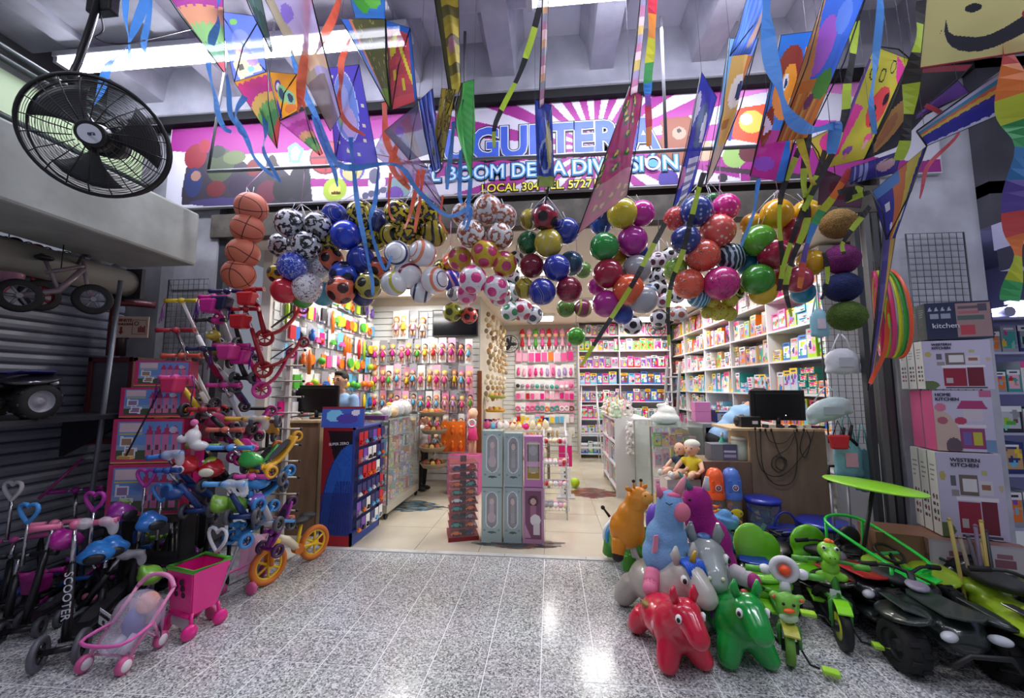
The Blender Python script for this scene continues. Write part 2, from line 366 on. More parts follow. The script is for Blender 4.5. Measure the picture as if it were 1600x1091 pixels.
# ================================================================ SHOP STOCK
CN={'pink':'#e8559a','hot pink':'#e01883','pale pink':'#f3b3cd','red':'#c8202c','blue':'#2f6fc4','sky blue':'#6cbbe4','teal':'#38a89a','mint':'#8fd6ba','green':'#4fae3a',
'lime':'#a5cf2f','yellow':'#f0cc2c','orange':'#ee7a22','purple':'#7a4bb5','lilac':'#b79ad8','white':'#eeeeee','grey':'#9a9aa2','black':'#24242a','navy':'#22306e','tan':'#c9a06c','magenta':'#c02c96','brown':'#7a4a2c','cream':'#efe2c0'}
def slatwall(parent,x0,x1,z0,z1,loc,rz):
 me=MB().prism([(0,0),(-.012,.004),(-.012,.088),(0,.092)],x0,x1,'x')
 for k in range(int((z1-z0)/.1)):obj('slat',me if k==0 else me_,SLATM,parent,(loc[0],loc[1],z0+.1*k),(0,0,rz))if k else None
 me_=me.mesh('slat')
 for k in range(int((z1-z0)/.1)):obj('slat',me_,SLATM,parent,(loc[0],loc[1],z0+.1*k),(0,0,rz))
def slatwall(parent,x0,x1,z0,z1,loc,rz):
 me_=MB().prism([(0,0),(-.012,.004),(-.012,.088),(0,.092)],x0,x1,'x').mesh('slat')
 for k in range(int((z1-z0)/.1)):obj('slat',me_,SLATM,parent,(loc[0],loc[1],z0+.1*k),(0,0,rz))
S=bpy.data.objects
slatwall(S['wall_middle'],-2.84,-1.09,.1,2.9,(0,6.05,0),0)
slatwall(S['wall_back'],-1.07,.58,.1,2.9,(0,9.04,0),0)
slatwall(S['wall_left'],3.8,6.05,.6,2.9,(-2.85,0,0),R(90))
obj('post',MB().b(-1.11,-1.05,6.0,6.07,0,1.75),M('#8a4a22',.4,kind='wood',c2='#5c2d12'),S['wall_middle'])
# ---- shared stock pieces (origin: hook point at top, hanging down, facing -y)
def doll_meshes():
 card=cached('dcard',lambda:MB().b(-.055,.055,.008,.014,-.36,0))
 film=cached('dfilm',lambda:MB().prism([(-.05,-.30),(.05,-.30),(.045,-.06),(-.045,-.06)],-.04,.0,'y'))
 hd=cached('dhead',lambda:MB().ell((0,-.02,-.125),(.034,.03,.038),10,8))
 hair=cached('dhair',lambda:MB().ell((0,-.012,-.108),(.04,.03,.034),10,6))
 body=cached('ddress',lambda:MB().tube([(0,-.02,-.155),(0,-.02,-.2),(0,-.02,-.25)],[.018,.03,.05],8,flat=.7))
 limbs=cached('dlimbs',lambda:MB().tube([(-.055,-.02,-.22),(-.025,-.02,-.165),(.025,-.02,-.165),(.055,-.02,-.22)],.011,6))
 leg=cached('dleg',lambda:MB().tube([(-.018,-.02,-.24),(-.02,-.02,-.32)],.013,6))
 leg2=cached('dleg2',lambda:MB().tube([(.018,-.02,-.24),(.02,-.02,-.32)],.013,6))
 return card,film,hd,hair,body,limbs,leg,leg2
DM=doll_meshes();SKIN=M('#eab592',.5)
def doll_pack(loc,rz,dress,hair,cardc,label,group,sc_=1.0):
 t=thing('doll_pack',label,'doll',loc,(0,0,rz),group,sc_)
 obj('header_card',DM[0],M(CN[cardc],.4),t);obj('hair',DM[3],M(CN[hair],.6),t);obj('head',DM[2],SKIN,t)
 obj('dress',DM[4],M(CN[dress],.6),t);obj('arms',DM[5],SKIN,t);obj('leg',DM[6],SKIN,t);obj('leg',DM[7],SKIN,t)
 return t
rr=random.Random(3)
rows=[(2.70,'top',1.25,.14),(2.24,'second',1.05,.135),(1.84,'third',1.05,.125),(1.46,'fourth',.95,.125),(1.10,'fifth',.8,.125),(.84,'sixth',.8,.125)]
dr=['pink','sky blue','pink','pale pink','hot pink','sky blue','pink','lilac','green','yellow','white','magenta','pale pink','red']
hr=['yellow','brown','orange','black','tan','pink','yellow','cream']
for ri,(z,rn,s_,st)in enumerate(rows):
 x=-2.72 if ri else-2.40;n=0
 while x<(-1.86 if ri==0 else-1.16):
  d=rr.choice(dr);h=rr.choice(hr)
  doll_pack((x,6.03-.12*rr.random(),z+rr.uniform(-.02,.02)),0,d,h,rr.choice(['white','white','pale pink','grey']),'doll in %s dress, %s in the %s row of packs on the middle wall'%(d,NTH[n],rn),'doll packs on the middle wall',s_)
  x+=st;n+=1
t=thing('wall_television','black flat television high on the middle wall behind two netted balls','television',(-1.46,5.98,2.28))
obj('bezel',MB().b(-.36,.36,-.02,.03,0,.42),BLACK,t,bev=.004);obj('screen',MB().b(-.34,.34,-.024,-.019,.02,.40),M('#0b0b0f',.12),t)
# ---- blister packs on left wall (faces +x => rz = 90deg)
CARD=cached('bcard',lambda:MB().b(-.06,.06,.008,.014,-.22,0))
TOYS={'disc':cached('t_disc',lambda:MB().cyl((0,.0,-.13),(0,-.03,-.13),.062,n=16)),
'ring':cached('t_ring',lambda:MB().torus((0,-.01,-.13),(0,1,0),.045,.016,14,6)),
'wand':cached('t_wand',lambda:MB().tube([(0,-.02,-.03),(0,-.02,-.12),(0,-.02,-.3)],[.012,.024,.018],8)),
'ball':cached('t_ball',lambda:MB().ell((0,-.04,-.14),.045,10,8)),
'car':cached('t_car',lambda:MB().prism([(-.045,-.17),(.045,-.17),(.045,-.145),(.02,-.14),(.01,-.115),(-.02,-.115),(-.03,-.14),(-.045,-.145)],-.04,0,'y')),
'figure':cached('t_fig',lambda:MB().tube([(0,-.02,-.19),(0,-.02,-.13),(0,-.02,-.10),(0,-.02,-.08),(0,-.02,-.055)],[.02,.032,.014,.024,.012],8)),
'set':cached('t_set',lambda:MB().b(-.045,.045,-.02,0,-.2,-.06))}
CATN={'disc':'flying disc','ring':'ring','wand':'bubble wand','ball':'ball','car':'toy car','figure':'figurine','set':'toy set'}
def blister(loc,rz,toy,colr,cardc,label,group,sc_=1.0,name=None):
 t=thing(name or 'blister_pack',label,'toy pack',loc,(0,0,rz),group,sc_)
 obj('card',CARD,M(CN[cardc],.4),t);obj('toy',TOYS[toy],M(CN[colr],.35),t);return t
rr=random.Random(11)
brs=['red','orange','yellow','lime','green','sky blue','blue','pink','white','purple','black','hot pink']
for ri,z in enumerate((2.78,2.50,2.22,1.95,1.68,1.42,1.16)):
 y=3.95;n=0
 while y<6.0 and n<19:
  ty=['disc','ring','set','set','wand','figure','set','car','ball'][(rr.randrange(9))]
  if ri==0:ty=rr.choice(['set','set','ring','figure'])
  if ri in(1,3)and 5.0<y<5.7:ty='disc'
  if ri==2 and 5.0<y<5.7:ty='wand'
  if ri==4 and 5.1<y<5.9:ty='ball'
  c=rr.choice(brs if ty in('set','car','figure','ring')else brs[:5])
  blister((-2.83+.1*rr.random(),y,z+rr.uniform(-.02,.02)),R(90),ty,c,rr.choice(['white','white','pale pink','grey','white','sky blue','grey']),
'%s %s pack, %s along %s row on the left side wall'%(c,CATN[ty],NTH[n],['the top','the second','the third','the fourth','the fifth','the sixth','the lowest'][ri]),'toy packs on the left side wall',1.05)
  y+=.112;n+=1
# ---- alcove back wall: plush dolls and packs
rr=random.Random(5)
for n,c in enumerate(['red','pale pink','green','pink','red','pink','pale pink','pink']):
 x=-.62+.15*n
 t=thing('rag_doll','%s soft rag doll, %s in the top row of the rear wall'%(c,NTH[n]),'doll',(x,8.9,2.82),0,'rag dolls on the rear wall')
 obj('hat',cached('rhat',lambda:MB().tube([(0,0,-.12),(0,0,-.05),(.02,0,0)],[.07,.05,.01],10)),M(CN[c],.8),t)
 obj('head',cached('rhead',lambda:MB().ell((0,-.01,-.15),(.06,.05,.055),10,8)),SKIN,t)
 obj('dress',cached('rdress',lambda:MB().tube([(0,0,-.19),(0,0,-.28),(0,0,-.4)],[.03,.06,.1],10,flat=.5)),M(CN[c],.8),t)
 for s in(-1,1):obj('leg',cached('rleg%d'%s,lambda:MB().tube([(s*.04,0,-.38),(s*.05,0,-.5)],.02,6)),M(CN['white'],.8),t)
for ri,(z,n0,cs,ty,wd)in enumerate(((2.36,9,['pink','hot pink','white','orange','pale pink'],'set',1.35),(2.0,10,['pink','pink','lilac','pale pink','hot pink'],'figure',1.3),
(1.66,12,['black','teal','grey','pink','white'],'ball',1),(1.42,12,['pink','pale pink','hot pink','red'],'set',.9),(1.16,12,['brown','orange','pink','teal','white'],'ring',1),(.9,12,['yellow','red','sky blue','white'],'set',.9),(.62,12,['cream','tan','yellow'],'figure',1))):
 for n in range(n0):
  c=rr.choice(cs);x=-.78+1.3*(n+.5)/n0
  blister((x,9.0-.08*rr.random(),z+rr.uniform(-.015,.015)),0,ty,c,rr.choice(['white','white','pale pink']),'%s pack, %s in the %s hook row of the rear wall'%(c,NTH[n],NTH[ri+1]),'toy packs on the rear wall',wd)
for i in range(26):
 y=6.25+(i%9)*.28;z=2.72-.5*(i//9)
 t=thing('toy_string','string of beige figures on the alcove side, %s from the post in the %s tier'%(NTH[i%9],NTH[i//9]),'toy',(-1.0+.04*(i%2),y,z),0,'strings of beige figures on the alcove side')
 obj('cord',cached('strc',lambda:MB().tube([(0,0,0),(0,0,-.46)],.004,4)),WHITE,t)
 for k in range(5):obj('figure',cached('strf',lambda:MB().ell((0,0,0),(.035,.03,.042),8,6)),M(rr.choice(['#cdb58c','#b8935f','#e4d6bc','#8f7a5c']),.6),t,(.015*(-1)**k,0,-.05-.09*k))
for z,c in((1.32,'#9aa845'),(1.1,'#d9a42c'),(.9,'#c06a8c')):
 t=thing('round_tray','round tray of small dolls on the alcove side, %s of three'%{1.32:'topmost',1.1:'middle',.9:'lowest'}[z],'tray',(-.9,6.5,z),0,'round trays on the alcove side')
 obj('dish',cached('dish',lambda:MB().lathe([(0,0),(.15,0),(.17,.04),(.16,.045),(.14,.01)],18)),M(c,.5),t)
 for k in range(6):obj('doll_head',cached('dh',lambda:MB().ell((0,0,0),.035,8,6)),M(rr.choice(['#e9b08c','#b5402c','#ddc23c']),.6),t,(.09*math.cos(k),.09*math.sin(k),.05))
# ---- shelving units with boxes
DESIGNS={}
def box_design(c,seed,tall):
 key=(c,seed,tall)
 if key not in DESIGNS:
  q=random.Random(hash(c)%1000+seed if False else sum(map(ord,c))*7+seed)
  a=Art(10,14 if tall else 8,CN[c])
  ks=list(CN)
  a.rect(0,.82,1,1,CN[q.choice([c,c,'grey','pink','white','yellow'])])
  a.rect(.12,.15,.88,.78,q.choice(['#c4c8d0','#9c9ca4',CN[q.choice(ks)],CN[q.choice(ks)]]))
  for _ in range(6):a.ell(q.uniform(.15,.85),q.uniform(.18,.78),q.uniform(.08,.22),q.uniform(.05,.16),CN[q.choice(ks)])
  a.rect(.2,.86,.8,.94,CN[q.choice(['red','navy','white','black'])])
  DESIGNS[key]=box_print(1,1,1,a,CN[c])
 return DESIGNS[key]
PM=print_mat(.35)
def shelf_unit(name,label,W,D,zs,divs,loc,rz,mat=None,back=True,H=None):
 """local: x 0..W along the front, y 0..D depth, front facing -y"""
 t=thing(name,label,'shelf',loc,rz);mat=mat or M('#d9d9dd',.45)
 for z in zs:obj('shelf_board',MB().b(0,W,0,D,z-.022,z),mat,t)
 top=H or zs[-1]
 for x in divs:obj('side_panel',MB().b(x-.011,x+.011,.003,D,0,top),mat,t)
 if back:obj('back_panel',MB().b(0,W,D,D+.01,0,top),mat,t)
 return t
RX=2.62;RZS=[.34,.70,1.07,1.43,1.80,2.16,2.53]
RD=[0,1.0,2.0,3.0,4.0,5.0]
shelf_unit('toy_shelving','long white shelving full of boxed toys along the right wall',5.0,.36,[.04]+RZS+[2.88],RD,(RX,9.05,0),R(-90))
def rshelf_pt(lx,ly,z):return Vector((RX+ly,9.05-lx,z))
rowcol={0:['teal','black','grey'],1:['grey','white','pink','teal'],2:['red','black','white','grey','sky blue'],3:['white','yellow','teal','sky blue','orange'],4:['orange','grey','white','tan'],5:['grey','orange','purple','lime','white'],6:['white','red','yellow','pink','lime']}
near={3:['green','orange','teal','sky blue'],4:['lime','yellow','green','white','blue'],5:['mint','lime','sky blue','pink'],2:['yellow','lime','pink','orange'],6:['white','red','grey','pink']}
rr=random.Random(21);nb=0
for bi in range(5):
 for ri in range(7):
  x=.03;n=0;z=RZS[ri]
  bayname=['rear','second from rear','middle','fourth from rear','nearest'][bi]
  pal=near[ri]if(bi==4 and ri in near)else rowcol[ri]
  bi_skip=(bi==4 and ri<=1)
  while x<.93 and not bi_skip:
   mode=rr.random();c=rr.choice(pal)
   wd=rr.uniform(.11,.19);wd=min(wd,.985-x)
   if wd<.06:break
   base=bi+0.0
   if mode<.62 or bi<2:
    h=rr.uniform(.20,.31);lab='%s toy box, %s on shelf %s of the %s bay, right wall'%(c,NTH[n],NTH[ri],bayname.replace(' from rear','-from-rear'))
    p=rshelf_pt(bi+x+wd/2,.03+.04*rr.random(),z)
    obj('toy_box',box_design(c,rr.randrange(3),True),PM,None,p,(R(rr.choice([0,0,-3])),0,R(-90)),(wd-.008,.22,h),label=lab,cat='box',group='toy boxes on the right wall shelves')
   else:
    k=rr.randrange(2,5);bh=.07
    for q in range(k):
     p=rshelf_pt(bi+x+wd/2,.03+.03*rr.random(),z+q*bh)
     obj('game_box',box_design(c,rr.randrange(2),False),PM,None,p,(0,0,R(-90)),(wd-.008,.2,bh-.004),label='flat %s game box, %s up, pile %s, shelf %s, %s right bay'%(c,NTH[q],NTH[n],NTH[ri],bayname.replace(' from rear','-from-rear')),cat='box',group='flat game boxes in piles on the right shelves')
   x+=wd+.004;n+=1
BZ=[.10,.48,.83,1.2,1.57,1.92,2.29,2.62]
shelf_unit('back_shelving','white shelving of pink doll boxes against the rear wall',1.95,.33,BZ,[0.01,.88,1.94],(.61,8.7,0),0,H=2.9)
bpal={7:['pink','white','grey'],6:['white','pale pink','green','tan'],5:['hot pink','pink','red','pale pink'],4:['hot pink','pink','blue','sky blue'],3:['blue','pink','hot pink','purple'],2:['teal','pink','white'],1:['sky blue','lilac','white'],0:['blue','hot pink','teal']}
for ri,z in enumerate(BZ):
 for bi in range(2):
  x=.63+.88*bi;n=0;x1=x+(.84 if bi==0 else 1.0)
  while x<x1-.05:
   c=rr.choice(bpal[ri]);wd=min(rr.uniform(.10,.17),x1-x)
   if wd<.05:break
   obj('doll_box',box_design(c,rr.randrange(3),True),PM,None,(x+wd/2,8.72+.03*rr.random(),z),None,(wd-.006,.18,rr.uniform(.2,.27)),
label='%s doll box standing %s on shelf %s of the %s rear bay'%(c,NTH[n],NTH[ri],'left' if bi==0 else 'right'),cat='box',group='doll boxes on the rear shelving')
   x+=wd;n+=1
t=thing('step_ladder','white aluminium step ladder open in front of the pink rear shelves','ladder',(.80,8.35,0));LA=M('#d2d4d8',.35,.3)
for s in(-1,1):
 obj('rail',MB().tube([(s*.22,-.12,0),(s*.15,.1,1.55)],.016,6),LA,t);obj('rear_leg',MB().tube([(s*.2,.3,0),(s*.15,.13,1.52)],.011,6),LA,t)
for k in range(5):obj('step',MB().b(-.2+.012*k,.2-.012*k,-.1+.042*k,-.01+.042*k,.27+.28*k,.295+.28*k),LA,t)
obj('top_cap',MB().b(-.17,.17,.02,.2,1.53,1.56),LA,t,bev=.005)
t2=thing('folded_ladder','grey folded ladder leaning between the rear and right shelves','ladder',(2.25,8.1,0),(R(-6),0,R(-70)))
for s in(-1,1):
 obj('rail',MB().b(s*.2-.02,s*.2+.02,-.02,.02,0,1.95),M('#a7a9ae',.4,.4),t2)
for k in range(6):obj('step',MB().b(-.18,.18,-.03,.03,.2+.3*k,.225+.3*k),M('#a7a9ae',.4,.4),t2)
def small_fan(loc,label):
 t=thing('small_fan',label,'fan',loc)
 obj('cage',MB().torus((0,-.08,0),(0,1,0),.19,.008,24,6),BLACK,t)
 for k in range(3):obj('cage_ring',MB().torus((0,-.1,0),(0,1,0),.05+.045*k,.003,20,4),BLACK,t)
 for k in range(10):obj('spoke',MB().tube([(.03*math.cos(k*.628),-.12,.03*math.sin(k*.628)),(.19*math.cos(k*.628),-.08,.19*math.sin(k*.628))],.003,4),BLACK,t)
 for k in range(3):obj('blade',MB().ell((.08*math.cos(k*2.09),-.05,.08*math.sin(k*2.09)),(.075,.006,.04),10,6,(0,-k*2.09,0)),M('#2b2b30',.4),t)
 obj('hub',MB().cyl((0,-.12,0),(0,.02,0),.04),BLACK,t);obj('arm',MB().tube([(0,.02,0),(0,.12,.1),(0,.16,.2)],.015),BLACK,t)
small_fan((-.88,8.75,2.45),'small black wall fan on the rear slat wall beside the beige toys')
small_fan((2.2,8.5,2.72),'dark fan in the upper rear corner above the shelves')
# ================================================================ SIGN (x -3.72..3.15, z 3.25..4.07 at y 3.43)
sx0,sx1,sz0,sz1,SY=-3.70,3.15,3.23,4.06,3.36
NX,NY=900,112
a=Art(NX,NY,'#cfcddb')
U,V=a.U,a.V
def su(px):return(P(px,250,SY).x-sx0)/(sx1-sx0)
def sv(px,py):return(P(px,py,SY).z-sz0)/(sz1-sz0)
top_w=.30+.12*np.sin(U*9.0)
a.m((V>1-top_w+.12*U)&(U<.44),'#8c1276');a.m((V>.93+.05*np.sin(U*20))&(U<.44),'#741062')
a.m((V<.42-.35*(.45-U)*2+.1*np.sin(U*14))&(V>.10+.35*(.42-U))&(U>.20)&(U<.45),'#94187e')
cu,cv=.60,.45;asp=(sx1-sx0)/(sz1-sz0)
ang=np.arctan2((V-cv),(U-cu)*asp);k=np.floor(ang/(2*PI)*44).astype(int)%2
mid=(U>.385)&(U<.775)
a.m(mid,'#d4d0de');a.m(mid&(k==0),'#9c2a88')
a.m((U>.775),'#cfcddb');a.m((U>.775)&(V>.80+.15*np.sin(U*17)),'#d77fc4');a.m((U>.775)&(V<.22+.10*np.sin(U*23+1)),'#94187e');a.m((U>.83)&(V>.52)&(V<.62+.1*np.sin(U*11)),'#c23aa8')
q=random.Random(4)
a.poly([(su(288),sv(288,300)),(su(292),sv(292,262)),(su(310),sv(310,240)),(su(345),sv(345,236)),(su(375),sv(375,248)),(su(400),sv(400,268)),(su(430),sv(430,252)),(su(455),sv(455,275)),(su(484),sv(484,262)),(su(492),sv(492,318)),(su(290),sv(290,320))],'#2c2434')
for px,py,rx,ry,c in((305,245,18,22,'#7c1424'),(318,228,9,12,'#8a1628'),(345,258,22,30,'#3f4a32'),(338,237,13,11,'#1e2a20'),(366,246,18,12,'#59663c'),(305,285,14,26,'#1f2a5a'),(308,275,8,9,'#8d6a5c'),(341,295,15,14,'#5c1420'),(376,290,17,18,'#2b1b35'),(397,262,11,15,'#6c1a1e'),(425,262,9,22,'#2c1a14'),(420,300,16,20,'#5c1a30'),(446,295,17,22,'#14141c'),(470,285,17,30,'#17151f'),(372,316,30,8,'#2a2142'),(350,315,50,7,'#3a3060')):
 a.ell(su(px),sv(px,py),rx*.00096,ry*.0070,c)
a.poly([(su(448),sv(448,230)),(su(460),sv(460,222)),(su(474),sv(474,233)),(su(468),sv(468,255)),(su(452),sv(452,254))],'#6c93b8');a.poly([(su(453),sv(453,233)),(su(461),sv(461,227)),(su(469),sv(469,235)),(su(465),sv(465,250)),(su(455),sv(455,250))],'#9dbbd8')
def disc(px,py,r,c):a.ell(su(px),sv(px,py),r*.00094,r*.0078,c)
disc(510,246,26,'#a02430');a.ring(su(510),sv(510,246),.0245,.20,.09,'#5c1018');a.rect(su(484),sv(510,247),su(536),sv(510,244),'#5c1018');a.rect(su(509),sv(510,268),su(511),sv(510,224),'#5c1018')
disc(551,265,19,'#4a3a9c');disc(551,267,15,'#b3aa6c');disc(525,296,18,'#9fb82c');disc(525,296,9,'#c3cf5c')
a.ell(su(590),sv(590,285),.012,.14,'#d8d2e8');a.ell(su(586),sv(586,275),.008,.09,'#4a4a66')
for k_ in range(4):disc(573+k_*9,306-k_*3,5,'#4c4a6c')
disc(624,295,18,'#6d8c8c');disc(618,305,13,'#5a2494')
for px,py,r in((1060,205,20),(1044,192,8),(1075,190,8),(1055,232,24),(1048,250,12),(1072,248,11)):disc(px,py,r,'#8a4a30')
disc(1063,208,9,'#b98a72');disc(1063,204,3,'#231a18')
a.poly([(su(1125),sv(1125,185)),(su(1165),sv(1165,168)),(su(1215),sv(1215,160)),(su(1210),sv(1210,205)),(su(1190),sv(1190,225)),(su(1150),sv(1150,218))],'#e0502c');disc(1178,190,16,'#e8b84a');disc(1170,186,8,'#f0f0ee')
disc(1043,280,13,'#3c2c8c');disc(1100,236,14,'#c8a080');disc(1148,245,15,'#8cb05c');disc(1170,240,12,'#5c1a28');a.poly([(su(1100),sv(1100,258)),(su(1280),sv(1280,275)),(su(1270),sv(1270,285)),(su(1110),sv(1110,266))],'#3a2032')
for px in(1128,1178,1240):disc(px,278,6,'#26202c')
def flat(u,v):return sx0+(sx1-sx0)*u,np.full_like(u,SY),sz0+(sz1-sz0)*v
sign=thing('shop_sign','wide printed toy shop sign with blue lettering on a magenta sunburst','sign',(0,0,0))
obj('printed_panel',grid_mesh(flat,a),print_mat(.5),sign)
obj('backing',MB().b(sx0-.01,sx1+.01,SY+.003,SY+.05,sz0-.01,sz1+.01),M('#cfcfd6',.6),sign)
def stext(body,px,py,size,layers,sx=1.0):
 p=P(px,py,SY)
 for i,(off,c)in enumerate(layers):text(body,size,M(c,.45),sign,(p.x,SY-.004-.004*i,p.z),off=off,sx=sx,ext=.0015,name='lettering')
stext('JUGUETERÍA',848,223,.40,((.034,'#12102c'),(.024,'#e8eefc'),(.014,'#3c5cc4')),.90)
stext('EL BOOM DE LA DIVERSIÓN',853,266,.185,((.020,'#12102c'),(.011,'#4a9ae0'),(.0,'#d8ecfc')),.98)
stext('LOCAL 304 TEL. 57271590',856,291,.105,((.009,'#2c2408'),(.001,'#e8dc4c')),1.0)
stext('MIKASA',551,263,.06,((.002,'#16161c'),),.8);stext('adidas',525,301,.035,((.001,'#6c2a18'),))
# ================================================================ BALLS
BALL=cached('ball',lambda:MB().ell((0,0,0),1.0,28,18))
_B={}
ICO=[Vector(v).normalized()for v in((0,1,1.618),(0,1,-1.618),(1,1.618,0),(1,-1.618,0),(1.618,0,1),(1.618,0,-1))]
def ballmat(kind,c1,c2,c3='#202024'):
 key=(kind,c1,c2,c3)
 if key in _B:return _B[key]
 m=bpy.data.materials.new('ball_'+kind);m.use_nodes=True;_B[key]=m;nt=m.node_tree;N=nt.nodes.new;L=nt.links.new
 b=nt.nodes['Principled BSDF'];b.inputs['Roughness'].default_value=.25;b.inputs['Coat Weight'].default_value=.4;b.inputs['Coat Roughness'].default_value=.1
 tc=N('ShaderNodeTexCoord');vec=tc.outputs['Object']
 def ramp(fac,stops,interp='CONSTANT'):
  r=N('ShaderNodeValToRGB');r.color_ramp.interpolation=interp;e=r.color_ramp.elements
  e[0].position=stops[0][0];e[0].color=(*lin(stops[0][1]),1);e[1].position=stops[1][0];e[1].color=(*lin(stops[1][1]),1)
  for p,c in stops[2:]:q=e.new(p);q.color=(*lin(c),1)
  L(fac,r.inputs['Fac']);L(r.outputs['Color'],b.inputs['Base Color'])
 def mth(op,x,y=None):
  n=N('ShaderNodeMath');n.operation=op
  for i,q in enumerate((x,y)):
   if q is None:continue
   if isinstance(q,(int,float)):n.inputs[i].default_value=q
   else:L(q,n.inputs[i])
  return n.outputs[0]
 if kind in('soccer','star'):
  mx=None;nz=None
  for v in ICO:
   d=N('ShaderNodeVectorMath');d.operation='DOT_PRODUCT';L(vec,d.inputs[0]);d.inputs[1].default_value=v
   s=mth('ABSOLUTE',d.outputs['Value']);mx=s if mx is None else mth('MAXIMUM',mx,s)
  if kind=='star':
   vo=N('ShaderNodeTexNoise');vo.inputs['Scale'].default_value=3.2;L(vec,vo.inputs['Vector']);mx=mth('ADD',mx,mth('MULTIPLY',mth('SUBTRACT',vo.outputs['Fac'],.5),.35))
   ramp(mx,((0,c1),(.885,c3),(.90,c2),(.965,c3),(.972,c1)))
  else:ramp(mx,((0,c1),(.797,c3 if c3!='#202024' else c1),(.806,c1),(.925,c2)))
 elif kind=='ring':
  s=N('ShaderNodeSeparateXYZ');L(vec,s.inputs[0]);z=mth('ABSOLUTE',s.outputs[2]);ramp(z,((0,c1),(.42,c2),(.62,c1),(.80,c3),(.85,c1)))
 elif kind=='basket':
  s=N('ShaderNodeSeparateXYZ');L(vec,s.inputs[0]);x=mth('ABSOLUTE',s.outputs[0]);y=mth('ABSOLUTE',s.outputs[1])
  cc=mth('ABSOLUTE',mth('SUBTRACT',mth('SQRT',mth('ADD',mth('POWER',mth('SUBTRACT',y,1.15),2),mth('POWER',s.outputs[2],2))),.95))
  ramp(mth('MINIMUM',mth('MINIMUM',x,mth('ABSOLUTE',s.outputs[2])),cc),((0,c2),(.028,c1)));b.inputs['Roughness'].default_value=.6;b.inputs['Coat Weight'].default_value=0
 elif kind=='swirl':
  wv=N('ShaderNodeTexWave');wv.inputs['Scale'].default_value=.55;wv.inputs['Distortion'].default_value=5;wv.inputs['Detail'].default_value=1;L(vec,wv.inputs['Vector'])
  ramp(wv.outputs['Fac'],((0,c1),(.80,c2),(.9,c3),(.94,c2)))
 elif kind=='dots':
  vo=N('ShaderNodeTexVoronoi');vo.inputs['Scale'].default_value=3.2;vo.inputs['Randomness'].default_value=.35;L(vec,vo.inputs['Vector']);ramp(vo.outputs['Distance'],((0,c2),(.27,c1)))
 elif kind=='print':
  no=N('ShaderNodeTexNoise');no.inputs['Scale'].default_value=3.5;no.inputs['Detail'].default_value=3;no.inputs['Distortion'].default_value=2;L(vec,no.inputs['Vector']);ramp(no.outputs['Fac'],((0,c1),(.56,c2),(.60,c3),(.63,c1)))
 elif kind=='zebra':
  wv=N('ShaderNodeTexWave');wv.inputs['Scale'].default_value=1.1;wv.inputs['Distortion'].default_value=4;L(vec,wv.inputs['Vector']);ramp(wv.outputs['Fac'],((0,c1),(.62,c2)))
 elif kind=='vinyl':
  no=N('ShaderNodeTexNoise');no.inputs['Scale'].default_value=1.3;L(vec,no.inputs['Vector']);ramp(no.outputs['Fac'],((0,c1),(.66,c2),(.69,c1)));b.inputs['Roughness'].default_value=.18
 return m
W,K='#e6e6ea','#1c1c20'
